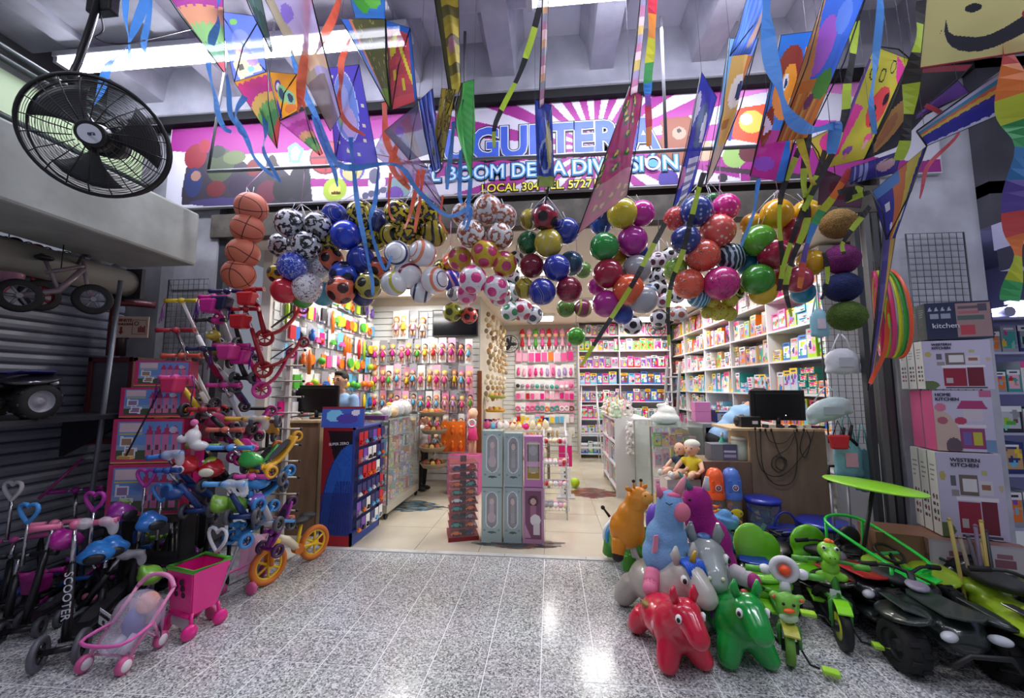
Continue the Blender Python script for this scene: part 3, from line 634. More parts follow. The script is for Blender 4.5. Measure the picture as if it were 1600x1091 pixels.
CL=[
('string of orange basketballs',2.62,[(393,325,23,'basket','#d0755c','#4c1c18',K,'orange basketball, topmost'),(387,358,23,'basket','#cc6f56','#4c1c18',K,'orange basketball, second'),(380,396,23,'basket','#c96b50','#4c1c18',K,'orange basketball, third'),(373,429,23,'basket','#cc6d52','#4c1c18',K,'orange basketball, lowest')]),
('leftmost cluster',2.78,[(454,350,23,'star','#c9cbd2',K,'#70747c','silver and black ball, upper left'),(497,353,21,'star','#bfc1c8',K,'#70747c','silver and black ball, upper right'),(440,384,19,'star','#c4c6cd',K,'#70747c','silver and black ball, lower left'),(479,383,22,'star','#cfd1d8',K,'#70747c','silver and black ball, lower right'),
(498,416,19,'print',W,K,'#a01c2c','white ball with black strokes'),(457,416,22,'print','#1e3fb0','#dfe4f4','#1e3fb0','glossy blue ball with white swoosh strokes'),(445,454,20,'vinyl','#c8283a','#b0a83c',K,'red ball with a small yellow print'),(481,450,23,'print',W,'#8c1c34','#20305c','white ball with maroon flashes'),(473,466,16,'vinyl','#3f9a2e','#2c7a24',K,'green ball at the bottom'),(505,459,19,'vinyl','#4a9cb0','#5cb0bc',K,'teal ball at the bottom'),(434,428,15,'soccer','#c2ae2c',K,K,'small yellow ball at the side')]),
('blue and yellow cluster',2.80,[(523,337,19,'swirl','#1c3cae','#1c3cae','#c8b84a','blue ball at the top'),(541,368,23,'soccer','#1a38b4','#2448c8','#c8b04a','glossy blue ball with gold seams'),(564,334,21,'star','#c6b62e',K,'#5c5418','yellow ball with black stars at the top'),(590,347,19,'swirl','#1e2c6c','#1e2c6c','#8c94b4','navy ball at the upper edge'),(583,375,19,'star','#bcae34',K,'#5c5418','yellow ball with black prongs'),(517,378,17,'star','#b3a42c',K,K,'olive yellow ball behind the blue ones'),
(517,406,19,'soccer','#dc6c4c','#2c1c1c',K,'orange ball with black pentagons, upper'),(564,406,21,'swirl','#1c3496','#203ca8','#7884c4','blue marbled ball'),(593,419,18,'soccer','#d46048','#2c1c1c',K,'orange ball at the outer edge'),(539,432,23,'soccer','#2c50cc','#182040','#14204c','blue ball with dark pentagons'),(533,453,22,'soccer','#d8684c','#3c2020',K,'orange ball with black pentagons, lower'),(576,447,20,'soccer','#b2a84c','#20201c',K,'olive ball with black pentagons'),(567,461,18,'vinyl','#26366c','#20305c',K,'dark blue ball at the bottom')]),
('yellow and ringed cluster',2.80,[(621,333,20,'star','#cdb92a',K,K,'yellow ball with a black star, left'),(665,330,20,'star','#bfae2a',K,K,'yellow ball with a black star, right'),(640,362,21,'star','#c9b42a',K,'#4c4418','glossy yellow ball with black flames'),(611,368,18,'swirl','#bca82c',K,K,'yellow and black ball at the left edge'),(679,365,20,'swirl','#a8962c',K,K,'dark yellow ball at the right edge'),
(621,397,20,'ring',W,'#2c3c6c','#c8c8d0','white ball with navy bands'),(661,396,21,'ring',W,'#e88c6c','#e88c6c','white ball with an orange ring'),(637,430,22,'ring','#ecebef','#8c2440','#e8e8ea','white ball with a maroon ring'),(616,443,20,'ring','#e2e2e4','#c4bc3c','#e4e4e4','white ball with a yellow ring'),(679,438,21,'ring','#ecebef','#ec8464','#5c5c7c','white ball with an orange ring, lower'),(658,457,17,'ring',W,'#34446c',W,'white ball with navy bands at the bottom')]),
('small balls behind the ringed cluster',3.25,[(708,412,17,'ring','#e0603c','#c8b43c',W,'orange ball'),(705,438,17,'swirl','#3c34b0','#e0a8c0',K,'violet marbled ball'),(711,459,13,'swirl','#c8c8cc','#707078',K,'grey marbled ball'),(690,420,14,'star','#c8b42c',K,K,'yellow ball')]),
('white and pink star cluster',2.80,[(724,336,18,'star','#d8d6d8','#a4583c','#c9b4a8','white ball with brown patches, upper left'),(762,328,23,'star','#d5d3d5','#a4583c','#b9a49a','white ball with brown patches at the top'),(788,340,20,'star','#cfcdd0','#a4583c','#b9a49a','white ball with brown patches, upper right'),(736,365,22,'star','#dedcde','#9c5438','#c9b4a8','white ball with brown patches, lower left'),(781,369,21,'star','#dedcde','#9c5438','#c9b4a8','white ball with brown patches, lower right'),
(719,405,19,'soccer','#c8a82c','#c03c6c','#c03c6c','yellow ball with pink seams, left'),(758,397,22,'soccer','#cfae2c','#c43c6c','#c43c6c','yellow ball with pink stars'),(788,413,20,'soccer','#c4a42c','#b83868','#b83868','yellow ball with pink seams, right'),(739,437,22,'soccer','#e6e2e6','#d83c84','#d83c84','white ball with pink stars, left'),(775,450,20,'soccer','#e6e2e6','#d83c84','#d83c84','white ball with pink stars, right'),(730,459,16,'soccer','#e8a8c0','#d83c84','#f0e8ec','pale pink ball at the bottom'),(781,462,17,'soccer','#e6e2e6','#c83c78',K,'white and pink ball at the very bottom')]),
('white ball bundle deeper in the shop',3.7,[(797,487,15,'soccer',W,'#3c8c5c','#888890','white ball with green pentagons'),(816,485,17,'soccer',W,'#b83c5c','#888890','white ball with pink pentagons'),(833,492,15,'soccer',W,'#50546c','#888890','white ball with grey pentagons'),(800,456,16,'soccer',W,'#3c7c6c','#888890','white ball with teal pentagons'),(806,405,13,'soccer',W,K,'#888890','white ball with black pentagons, upper'),(800,432,13,'soccer',W,K,'#888890','white ball with black pentagons, lower')]),
('pair of netted balls before the wall television',4.3,[(707,488,15,'soccer','#a4a83c','#4c5424',K,'olive green ball'),(733,493,13,'soccer','#d84440','#2c1c1c',K,'red ball with dark stars')]),
('dark red and blue cluster',2.80,[(851,339,21,'soccer','#8c1c34','#201c20',K,'dark red ball with black pentagons'),(828,343,16,'swirl','#b4a43c','#8c7c2c',K,'yellow ball behind the dark red one'),(885,361,20,'swirl','#24389c','#20308c','#8c94bc','blue ball with white lines at the top'),(826,380,18,'print','#1c6c3c','#0c3c28',K,'dark green ball'),(857,380,22,'swirl','#c0ae3c','#c8bc6c','#3c3c2c','yellow ball with grey brackets'),(831,416,19,'vinyl','#7c1c34','#94203c',K,'maroon ball at the left edge'),(870,419,21,'swirl','#26349c','#26349c','#a4acd0','blue ball with white lines in the middle'),(892,412,19,'swirl','#2c5c78','#24405c','#7c94a4','dark teal ball at the right edge'),(847,456,21,'swirl','#26349c','#202c8c','#a4acd0','blue ball with white lines at the bottom'),(889,453,20,'print','#8c1c3c','#5c1428',K,'crimson ball at the bottom'),(820,451,16,'swirl','#b0a034','#7c702c',K,'yellow ball at the lower left')]),
('string of small green netted balls',3.4,[(911,422,13,'print','#4c9c3c','#c84c2c','#2c6ca0','green ball with red cartoon print'),(884,482,14,'print','#3c8c34','#b8342c','#1c1c1c','green ball with dark print'),(911,482,14,'ring','#8c3c5c','#b0b04c','#3c6c3c','maroon ball with yellow bands'),(900,526,14,'print','#48b02c','#1c5c1c','#8c4c3c','bright green ball hanging lowest')]),
('balloon ball cluster',2.78,[(972,334,23,'vinyl','#c4b42c','#b4a42c',K,'yellow ball with a small black print'),(1002,334,20,'vinyl','#c02c94','#b0247c',K,'magenta ball at the top'),(939,350,17,'vinyl','#2450a4','#1c4494',K,'blue ball behind the yellow one'),(943,334,14,'swirl','#2c4c9c','#2c4c9c','#9ca8c8','blue lined ball at the top'),(988,377,23,'vinyl','#ac2c94','#9c248c',K,'large purple ball'),(944,386,22,'vinyl','#2c8c3c','#2c6c6c',K,'green ball with a faint print'),(996,397,17,'vinyl','#2448a0','#2448a0',K,'blue ball half hidden in the middle'),(964,403,14,'vinyl','#c4a42c','#c4a42c',K,'yellow ball half hidden in the middle'),(950,428,23,'vinyl','#98203c','#8c1c38',K,'crimson ball'),(995,421,22,'vinyl','#a4a4ac','#94949c',K,'silver grey ball, upper'),(982,453,24,'vinyl','#d85c38','#c84c3c',K,'large orange ball'),(947,475,21,'vinyl','#a82888','#9c207c',K,'magenta ball, lower'),(932,448,13,'vinyl','#c0289c','#c0289c',K,'magenta ball peeking out at the left'),(1005,468,22,'vinyl','#a8a8b0','#989aa2',K,'silver grey ball, lower'),(973,491,16,'vinyl','#2c50b0','#2c50b0',K,'blue ball at the bottom')]),
('net of small white footballs',3.35,[(1027,407,13,'soccer',W,'#5c2c4c','#88888c','white football with purple pentagons'),(1046,399,12,'soccer',W,K,'#88888c','white football, topmost'),(1017,430,12,'soccer',W,K,'#88888c','white football at the left'),(1032,429,12,'soccer',W,K,'#88888c','white football in the middle'),(1029,450,14,'soccer',W,K,'#88888c','white football, large'),(1013,457,13,'soccer','#b8c8dc','#3c5c8c','#88888c','bluish football'),(1036,470,12,'soccer',W,'#8c3c5c','#88888c','white football with maroon pentagons'),(1030,497,14,'soccer',W,'#2c2c44','#88888c','white football at the bottom'),(1060,491,13,'soccer',W,'#b86c5c','#88888c','white football with salmon pentagons'),(1058,462,12,'soccer',W,'#3c3c4c','#88888c','white football at the right'),(988,508,15,'soccer',W,'#1c1c20','#88888c','black and white football low at the left')]),
('printed vinyl cluster',2.76,[(1056,342,18,'dots','#dc4c44','#f0b4a4',K,'orange red ball at the left edge'),(1087,331,24,'dots','#28408c','#a4b0d4',K,'blue speckled ball with a purple centre'),(1133,325,21,'dots','#e0288c','#f4b4d4',K,'hot pink ball with pale dashes'),(1112,313,11,'vinyl','#2c7c3c','#2c7c3c',K,'green ball behind the pink one'),(1121,362,26,'dots','#e05c54','#f0d0b8',K,'salmon ball with pale dashes'),(1071,375,22,'dots','#24387c','#98a4cc',K,'navy speckled ball'),(1098,400,25,'print','#e05440','#24242c','#e0c0b4','orange red ball with black drawings'),(1141,403,22,'zebra','#1c3448','#b4c8d4',K,'dark teal zebra ball'),(1055,421,18,'print','#8cc03c','#2c2c2c','#e8e8e0','lime ball with black drawings'),(1076,444,23,'print','#e45a40','#24242c','#e8b4a4','orange ball with black writing'),(1127,443,26,'print','#c42c7c','#34203c','#c42c7c','deep pink ball with black writing'),(1092,463,18,'zebra','#2c7ca8','#b8dce8',K,'blue zebra ball at the bottom'),(1147,457,14,'zebra','#1c241c','#9cb43c',K,'black and lime ball')]),
('net of yellow spotted balls',2.95,[(1112,474,12,'dots','#d0cc3c','#c8446c',K,'upper left'),(1140,469,12,'dots','#d0cc3c','#c8446c',K,'upper right'),(1122,487,14,'dots','#d4d044','#c8446c',K,'front'),(1140,491,11,'dots','#c8c43c','#c8446c',K,'lower right'),(1105,488,10,'dots','#c8c43c','#c8446c',K,'lower left')]),
('glossy party ball cluster',2.74,[(1175,351,17,'vinyl','#dca424','#dca424',K,'amber ball at the far left'),(1213,335,23,'vinyl','#e0a81c','#dca01c',K,'large amber ball at the top'),(1259,333,20,'vinyl','#d8ac24','#d8ac24',K,'amber ball at the upper right'),(1185,376,24,'vinyl','#58a02c','#4c7c2c',K,'green ball, upper'),(1245,362,21,'vinyl','#a82848','#a0203c',K,'crimson ball, upper'),(1210,397,24,'vinyl','#9c203c','#941c38',K,'large crimson ball'),(1170,414,18,'vinyl','#1c84ac','#1c7ca4',K,'blue ball at the left edge'),(1267,411,20,'vinyl','#dcac20','#d8a41c',K,'yellow ball at the right edge'),(1184,437,24,'vinyl','#3c8c2c','#347c2c',K,'green ball with a dark mouth print, lower'),(1192,456,20,'vinyl','#dcb424','#dcb424',K,'yellow ball at the bottom'),(1247,437,20,'vinyl','#a43c54','#9c3048',K,'translucent crimson ball, lower right'),(1222,437,17,'vinyl','#ac2038','#ac2038',K,'red ball in the middle'),(1254,457,17,'vinyl','#2490b8','#2490b8',K,'blue ball at the lower right')]),
]
NETM=M('#d8d8dc',.5)
for cname,Yb,balls in CL:
 cx=sum(b[0]for b in balls)/len(balls);qq=random.Random(int(cx))
 netted='net' in cname or 'cluster' in cname
 top=P(cx,min(b[1]for b in balls),Yb)
 for i,(px,py,r,kind,c1,c2,c3,wd)in enumerate(balls):
  Yd=Yb+(.10*((i*7)%5)/5 if len(balls)>5 else 0)+(.12 if r<20 and Yb<2.9 and len(balls)>5 else 0)
  c=P(px,py,Yd);depth=(c-cam.location).dot(FW);rad=r/F*depth*1.02
  lab='%s in the %s'%(wd,cname)if cname!='string of orange basketballs' else wd+' on the hanging string'
  if cname=='net of yellow spotted balls':lab='yellow ball with pink spots, %s of its small net'%wd
  lab=' '.join(lab.split()[:16])
  t=thing('ball',lab,'ball',c,(0,0,0),'balls in the '+cname)
  o=obj('skin',BALL,ballmat(kind,c1,c2,c3),t,(0,0,0),(qq.uniform(-.5,.5)+(PI/2 if kind=='ring' else 0),qq.uniform(-.6,.6),qq.uniform(0,6))if kind!='basket' else(.5+i*.4,.3,.6*i),rad)
  obj('cord',MB().tube([Vector((0,0,rad*.9)),Vector(((cx-px)*.0008,.02,rad+.06))],.0025,4),NETM,t)
 n=thing('ball_net','thin cord net neck of the %s'%cname,'net',top,0,None)
 rz_=3.235-top.z if Yb<3 else 2.93-top.z
 ends=[P(b[0],b[1]-b[2]*.6,Yb)-top for b in sorted(balls,key=lambda b:b[1])[:5]]
 for e in ends:obj('cord',MB().tube([e,e*.45+Vector((0,0,.10)),Vector((0,0,.16))],.0022,4),NETM,n)
 ry=2.8-Yb if Yb<3 else 0
 obj('string',MB().tube([(0,0,.16),(0,ry*.5,(.16+rz_)/2),(0,ry,max(rz_,.2))],.003,4),M('#c890b8' if int(cx)%2 else '#303036',.6),n)
for i,(px,py,rx,rz,c,nm)in enumerate(((1310,350,28,25,'#b08a4c','tan'),(1315,405,28,25,'#8c2c7c','magenta'),(1317,449,29,25,'#24306c','navy blue'),(1323,494,30,25,'#5c7c2c','moss green'))):
 c0=P(px,py,2.72);dp=(c0-cam.location).dot(FW)/F
 t=thing('fuzzy_ball','%s fuzzy ball, %s in the column hanging at the right pillar'%(nm,['topmost','second','third','lowest'][i]),'ball',c0,0,'fuzzy balls hanging in a column')
 me=MB().ell((0,0,0),1,40,26).mesh('fz',fix=True)
 for v in me.vertices:v.co*=1+.05*noise.noise(v.co*6+Vector((i*9,0,0)))+.03*(rng.random()-.5)
 me.update();obj('skin',me,M(c,.95,kind='mottle',c2='#%02x%02x%02x'%tuple(int(int(c[k:k+2],16)*.65)for k in(1,3,5)),scale=14,bump=1.0),t,None,None,(rx*dp*.88,rx*dp*.8,rz*dp*.92))
 fz=MB();q=random.Random(i)
 for k in range(500):
  d=Vector((q.gauss(0,1),q.gauss(0,1),q.gauss(0,1))).normalized();e=Vector((d.x*rx*dp*.86,d.y*rx*dp*.78,d.z*rz*dp*.9));e2=e*1.0+d*.012+Vector((0,0,-.004));s_=d.orthogonal().normalized()*.0012
  fz.add([e-s_,e+s_,e2],[(0,1,2)])
 obj('fuzz',fz,M(c,.95),t,kind='stuff')
t=thing('ball_net','cord holding the column of fuzzy balls','net',P(1310,325,2.74));obj('string',MB().tube([(0,0,0),(-.02,0,1.2)],.003,4),BLACK,t)
# ================================================================ KITES AND STREAMERS
KM=print_mat(.55,.96,.35);KT=print_mat(.4,.72,.4)
def sm_path(pts,n=6):
 out=[];k=len(pts)
 for i in range(k-1):
  p0,p1,p2,p3=pts[max(i-1,0)],pts[i],pts[i+1],pts[min(i+2,k-1)]
  for j in range(n):
   t=j/n;out.append(.5*((2*p1)+(p2-p0)*t+(2*p0-5*p1+4*p2-p3)*t*t+(3*p1-p0-3*p2+p3)*t**3))
 return out+[pts[-1]]
def ribbon(name,pts,w,cols,parent=None,label=None,seg=4,twist=.0,group=None,mat=None,cat='streamer'):
 P3=[P(*p)if not isinstance(p,Vector)else p for p in pts];path=sm_path(P3,6);o0=path[0].copy()
 vs=[];q=random.Random(int(pts[0][0]*7+pts[0][1]));ph=q.uniform(0,6)
 for i,p in enumerate(path):
  t=(path[min(i+1,len(path)-1)]-path[max(i-1,0)]).normalized();s=t.cross(Vector((0,1,0)));
  s=s.normalized()if s.length>.05 else Vector((1,0,0));nrm=s.cross(t)
  an=twist*math.sin(i*.55+ph);s=s*math.cos(an)+nrm*math.sin(an);ww=w*(1-.5*(i/len(path))**3)/2
  off=nrm*.004*math.sin(i*.9+ph)
  vs+=[p-s*ww+off-o0,p+s*ww+off-o0]
 fs=[(2*i,2*i+1,2*i+3,2*i+2)for i in range(len(path)-1)]
 me=bpy.data.meshes.new('ribbon');me.from_pydata([tuple(v)for v in vs],[],fs)
 write_cols(me,np.array([lin(cols[(i//seg)%len(cols)])for i in range(len(fs))]));me.update()
 loc=o0 if parent is None else o0-parent.location
 return obj(name,me,mat or KM,parent,loc,label=label,cat=cat if parent is None else None,group=group)
def kite(label,c4,art,spars=((0,2),),bulge=.05,mat=None,name='kite',group=None,fold=0.0):
 c=[P(*q)for q in c4];cen=sum(c,Vector())/4
 nrm=(c[1]-c[0]).cross(c[3]-c[0]);nrm=nrm.normalized()if nrm.length>1e-6 else Vector((0,-1,0))
 d=[q-cen for q in c]
 def fn(u,v):
  b_=np.sin(u*PI)*np.sin(v*PI)*bulge+fold*np.sin(u*9+v*4)*np.sin(v*PI)
  return[d[0][k]*(1-u)*(1-v)+d[1][k]*u*(1-v)+d[2][k]*u*v+d[3][k]*(1-u)*v+nrm[k]*b_ for k in range(3)]
 t=thing(name,label,'kite',cen,0,group)
 obj('sail',grid_mesh(fn,art),mat or KM,t)
 for a_,b_ in spars:obj('spar',MB().tube([d[a_],(d[a_]+d[b_])/2+nrm*bulge*.9,d[b_]],.0035,5),BLACK,t)
 hi=max(d,key=lambda v:v.z);obj('string',MB().cyl(hi,Vector((hi.x,hi.y+.05,max(4.3-cen.z,hi.z+.05))),.0012,n=3),M('#6c6c78',.6),t)
 e=MB().tube([d[0],d[1],d[2],d[3]],.0022,4,closed=True);obj('hem',e,M('#2c2c3c',.6),t)
 return t
def feathers(base,cols,n=7,nx=34,ny=46):
 a=Art(nx,ny,base)
 for i,c in enumerate(cols):a.m(a.V<(1-(i+.5)/len(cols))+.035*np.abs(np.sin(a.U*PI*n+i)),c)
 return a
# ---- left group -------------------------------------------------------
k1=kite('long pink and green feather print kite at the far left of the kites',[(350,113,2.3),(352,112,2.3),(347,-60,2.0),(225,-60,2.0)],feathers('#b45cc8',['#c05ab0','#b44c9c','#e0a07c','#8fc07c','#5c9c6c','#d8606c'],5),((0,3),))
a=Art(36,50,'#6c84d8');a.ell(.5,.5,.25,.22,'#8c9ce4');a.ell(.42,.42,.12,.09,'#f08cc0');a.ell(.38,.34,.08,.06,'#e8c89c');a.poly([(.2,0),(.9,.05),(.8,.3),(.45,.35),(.1,.25)],'#f0e0b4');a.ell(.7,.22,.14,.08,'#c4a4e4');a.ell(.6,.1,.1,.05,'#8cc8f0');a.ell(.35,.85,.1,.05,'#8cd06c');a.rect(.25,.12,.42,.2,'#6c6c64')
kite('sky blue kite with pastel candy print, second from the left',[(366,128,2.3),(416,112,2.3),(408,26,2.15),(342,18,2.15)],a,((0,2),(1,3)))
a=feathers('#e89c3c',['#c83c7c','#c43c88','#d8b05c','#6ca45c','#4c8c5c','#c85048'],5)
k3=kite('parrot kite wing with pink and green feather bands',[(433,232,2.35),(438,190,2.35),(418,112,2.3),(366,128,2.3)],a,((0,2),))
a=Art(36,40,'#f0a42c');a.ell(.30,.62,.16,.16,'#5c3cb0');a.ell(.32,.60,.1,.1,'#f0e8d8');a.ell(.45,.42,.2,.2,'#8cc47c');a.ell(.42,.42,.11,.12,'#3c4c6c');a.ell(.7,.3,.17,.17,'#8cc49c');a.ell(.72,.3,.09,.1,'#38485c');a.ell(.6,.1,.25,.08,'#d87c3c');a.ell(.1,.2,.08,.2,'#3c4cb0')
kite('orange bird faced kite with big round eyes',[(437,188,2.3),(470,170,2.3),(464,116,2.25),(421,112,2.25)],a,((0,2),))
kite('pink and green feathered tail kite above the printed basketball',[(500,243,2.4),(504,240,2.4),(476,172,2.3),(436,190,2.3)],feathers('#c85cb4',['#d86cc0','#c04ca4','#c85cb0','#e0b07c','#5c9c5c','#7cb46c','#e07c74'],4),((0,2),))
a=Art(26,60,'#b8aed4');a.m(a.U<.35+.15*np.sin(a.V*6),'#a89c7c');a.ell(.35,.72,.16,.06,'#8c74cc');a.m((a.V>.35)&(a.V<.45)&(a.U>.3),'#e4c49c');a.m((a.V<.3)&(a.U<.8),'#84726c');a.m(a.V>.9,'#c8c0dc')
kite('long translucent tan and lavender kite hanging behind orange streamers',[(516,205,2.3),(532,180,2.3),(478,-40,2.0),(395,-40,2.0)],a,((1,2),),.08,KT,fold=.015)
kite('narrow dark green leaf kite tip before the left lamp',[(424,82,2.1),(426,80,2.1),(402,-30,2.0),(370,-40,2.0)],feathers('#4c6c64',['#6c8c84','#4c6c64','#3c5454'],5),((0,3),))
a=Art(44,60,'#5c54cc');a.ell(.45,.58,.33,.36,'#7c9cec');a.ring(.45,.58,.34,.37,.05,'#d4dcf8');a.ell(.42,.62,.18,.2,'#a4b8f4');a.ell(.5,.42,.2,.16,'#c8b8ec');a.ell(.3,.45,.06,.08,'#9cc08c')
for u,v in((.15,.2),(.8,.25),(.6,.1),(.9,.6),(.85,.4),(.12,.9),(.35,.12)):a.ell(u,v,.035,.025,'#e8e8c4')
kite('violet kite with pale blue oval and small stars',[(524,250,2.5),(592,262,2.5),(561,101,2.35),(512,106,2.35)],a,((0,2),),.04)
a=Art(30,44,'#5a5c38');q=random.Random(8)
for _ in range(60):a.ell(q.random(),q.random(),.02,.025,'#8c8c4c')
a.m(a.U<.16,'#3c6cc4');a.m((a.U<.24)&(a.U>=.16),'#c87c5c');a.m(a.V<.2,'#6c8c34')
kite('olive green speckled delta kite below the second lamp',[(610,172,2.4),(612,170,2.4),(602,30,2.3),(533,30,2.3)],a,((0,2),(0,3)))
a=Art(30,44,'#c84c54');a.stripes(9,['#c84c54','#b44450']);a.poly([(.1,.75),(.5,.9),(.4,.6),(.12,.55)],'#d8d02c');a.rect(.2,.3,.32,.42,'#d8c83c');a.rect(.55,.15,.65,.3,'#d8c83c');a.poly([(.5,.7),(.9,.2),(.98,.22),(.6,.75)],'#e0d440');a.m(a.U>.9,'#2c5cb0');a.m(a.V>.92,'#2c6cc8')
kite('red kite with yellow window patches and a blue edge',[(612,172,2.4),(652,158,2.4),(641,44,2.3),(603,32,2.3)],a,((0,3),(0,2)))
a=Art(20,20,'#3c7cc8');a.ell(.4,.5,.3,.4,'#4cac3c');a.ell(.7,.4,.2,.2,'#6cc44c')
kite('small green and blue kite bottom at the top edge above the lamp',[(555,28,2.3),(602,30,2.3),(600,-40,2.2),(538,-40,2.2)],a,())
a=Art(20,50,'#c8b83c');a.stripes(11,['#c8b43c','#b0a034','#6c6430']);a.m(a.U<.25,'#4c4c2c');a.ell(.55,.45,.2,.08,'#c88ca0')
kite('narrow yellow folded kite with dark edge near the drop rod',[(703,152,2.5),(720,142,2.5),(716,-20,2.3),(676,-20,2.3)],a,((0,3),),.03,fold=.02)
a=Art(24,40,'#a8942c');q=random.Random(3)
for _ in range(30):a.ring(q.random(),q.random(),.12,.08,.3,'#5c5420')
kite('olive yellow scaly kite folded beside the green one',[(672,262,2.5),(692,250,2.5),(712,140,2.4),(690,138,2.4)],a,((0,2),),.03,fold=.02)
a=Art(24,50,'#3c5cc0');a.stripes(9,['#3c5cc4','#8c9ce0','#2c3c90'],'u');a.ell(.5,.3,.2,.3,'#a0b0ec')
kite('deep blue folded kite with pale streaks in the middle',[(676,268,2.5),(690,262,2.5),(676,138,2.4),(654,158,2.4)],a,((3,0),),.03,fold=.02)
a=Art(30,40,'#606884');a.poly([(.3,0),(.6,0),(.7,.9),(.45,.9)],'#6c5854');a.ell(.3,.7,.12,.14,'#3c4cb4')
kite('dark translucent kite with a brown band',[(640,250,2.5),(672,240,2.5),(655,160,2.45),(600,205,2.45)],a,((0,2),),.04,KT)
a=Art(40,30,'#b490c4');q=random.Random(5)
for _ in range(26):a.ell(q.random(),q.random(),.05,.05,q.choice(['#d86c8c','#9cb4d8','#e8d0dc','#8c6c9c','#7cc48c']))
kite('clear lilac kite with scattered pink prints',[(582,240,2.6),(696,330,2.6),(668,262,2.55),(604,196,2.55)],a,((0,2),(3,1)),.05,KT)
a=Art(24,50,'#58c45c');a.ell(.55,.62,.12,.12,'#204c2c');a.ell(.45,.42,.1,.06,'#204c2c');a.m(a.U<.14,'#4c4c34');a.stripes(24,['#58c45c','#50b855'],'v',.6,1)
kite('bright green kite hanging before the sign',[(712,200,2.5),(737,285,2.5),(741,124,2.4),(721,130,2.4)],a,((3,0),),.03,fold=.02)
# ---- centre group -----------------------------------------------------
a=Art(16,60,'#c8a8b0');a.stripes(14,['#d8b4b8','#a4748c','#8c8c9c','#c89c7c'])
kite('tightly folded pink and grey kite hanging above the middle of the sign',[(842,170,2.4),(850,165,2.4),(858,-20,2.2),(848,-20,2.2)],a,((0,3),),.02)
a=Art(24,50,'#24409c');a.ell(.5,.6,.3,.2,'#3c5cc0');a.ring(.5,.35,.35,.2,.2,'#a4b4d8');a.ell(.75,.5,.15,.3,'#b0a870');a.m(a.V<.12,'#8c9c4c')
kite('deep blue folded kite covering the middle letters of the sign',[(840,292,2.5),(866,292,2.5),(862,165,2.4),(836,155,2.4)],a,((0,2),),.03,fold=.03)
a=Art(30,70,'#b43c6c');q=random.Random(9)
for _ in range(24):u,v=q.random(),q.random();a.ell(u,v,.10,.035,'#3c6c3c');a.ell(u,v+.01,.05,.02,'#e8c86c')
a.m(a.V<.3,'#c89ca4',.6)
k13=kite('long crimson kite with green leaf print slanting over the sign',[(902,366,2.6),(980,305,2.6),(1004,150,2.5),(984,135,2.5)],a,((0,3),(1,2)),.05,fold=.03)
a=Art(16,50,'#c8a4b4');a.stripes(12,['#d8c4cc','#b87c9c','#9c94b4','#c8b06c'])
kite('narrow folded pink kite between the two pans above the sign',[(984,150,2.5),(996,145,2.5),(1012,-20,2.2),(1002,-20,2.2)],a,((0,3),),.02)
ribbon('streamer',[(1020,-10,2.3),(1018,60,2.3),(1012,130,2.35),(1013,165,2.4),(1014,228,2.45)],.055,['#c83c4c','#e08c3c','#c8c83c','#4ca45c','#3c7cc0','#7c4ca8'],None,'rainbow banded streamer hanging in front of the bear on the sign',3,.5)
# ---- right group ------------------------------------------------------
a=Art(30,60,'#3c44b4');a.ell(.5,.62,.22,.2,'#4c6c94');a.ell(.6,.6,.12,.14,'#e8e8f0');a.poly([(0,.5),(.3,.75),(.2,.9),(0,.8)],'#dcdcec');a.stripes(26,['#e0e0ea','#8484ac'],'v',.3,.75,0,.35);a.ell(.1,.2,.2,.08,'#c87cb0')
kite('indigo kite with a pale mane print beside the teddy bear',[(1052,322,2.5),(1080,300,2.5),(1120,152,2.4),(1096,112,2.4)],a,((0,3),),.04,fold=.02)
a=Art(26,60,'#d8b060');a.ell(.5,.62,.2,.12,'#e8e4dc');a.ell(.55,.62,.1,.07,'#2c3c6c');a.ell(.4,.4,.12,.04,'#b07c3c');a.m(a.U>.8,'#b46c3c');a.m(a.V>.88,'#6c8cd8');a.m((a.U<.18),'#7cb0dc');a.m(a.V<.25,'#c8b0a0')
kite('tall tan cartoon faced kite with one large eye',[(1102,290,2.5),(1112,275,2.5),(1185,60,2.3),(1140,60,2.3)],a,((0,3),(1,2)),.05,fold=.02)
a=Art(26,40,'#5c88dc');a.stripes(16,['#5c88dc','#7ca0e8'],'u');a.ell(.7,.4,.14,.3,'#c8a494')
kite('light blue crumpled kite top above the tan kite',[(1140,88,2.3),(1172,84,2.3),(1212,-20,2.1),(1172,-20,2.1)],a,((0,2),),.05,fold=.02)
a=Art(44,60,'#2c74cc');a.m((a.V<.34)&(a.U<.75),'#b42c8c');a.ell(.45,.62,.34,.22,'#e0882c');a.ell(.42,.78,.32,.14,'#8c3420');a.ell(.45,.64,.2,.15,'#f0a030');a.ell(.36,.66,.07,.06,'#f0f0f4');a.ell(.37,.65,.035,.04,'#26366c');a.ell(.6,.52,.06,.04,'#f4e8dc');a.ell(.15,.36,.12,.14,'#7c2c1c');a.ell(.3,.1,.3,.05,'#8c4cb8');a.poly([(.05,.45),(.3,.35),(.1,.3)],'#d0c4e0');a.poly([(.75,.9),(1,.95),(1,.2),(.7,.4)],'#d8843c')
kite('blue kite with an orange lion like face',[(1172,275,2.4),(1225,285,2.4),(1278,48,2.2),(1220,55,2.2)],a,((0,3),(1,2)),.04)
a=Art(44,60,'#3c6cd8');a.ell(.3,.62,.22,.2,'#a45cc8');a.m(a.U<.16+.1*np.sin(a.V*5),'#c88c4c');a.m(a.V<.4,'#c8782c');a.stripes(14,['#c87c34','#b8682c','#d8a04c'],'u',0,.8,0,.32);a.ell(.7,.36,.3,.1,'#4c8c3c');a.ell(.45,.25,.1,.05,'#6c2c5c');a.ell(.6,.8,.2,.12,'#5c84e0')
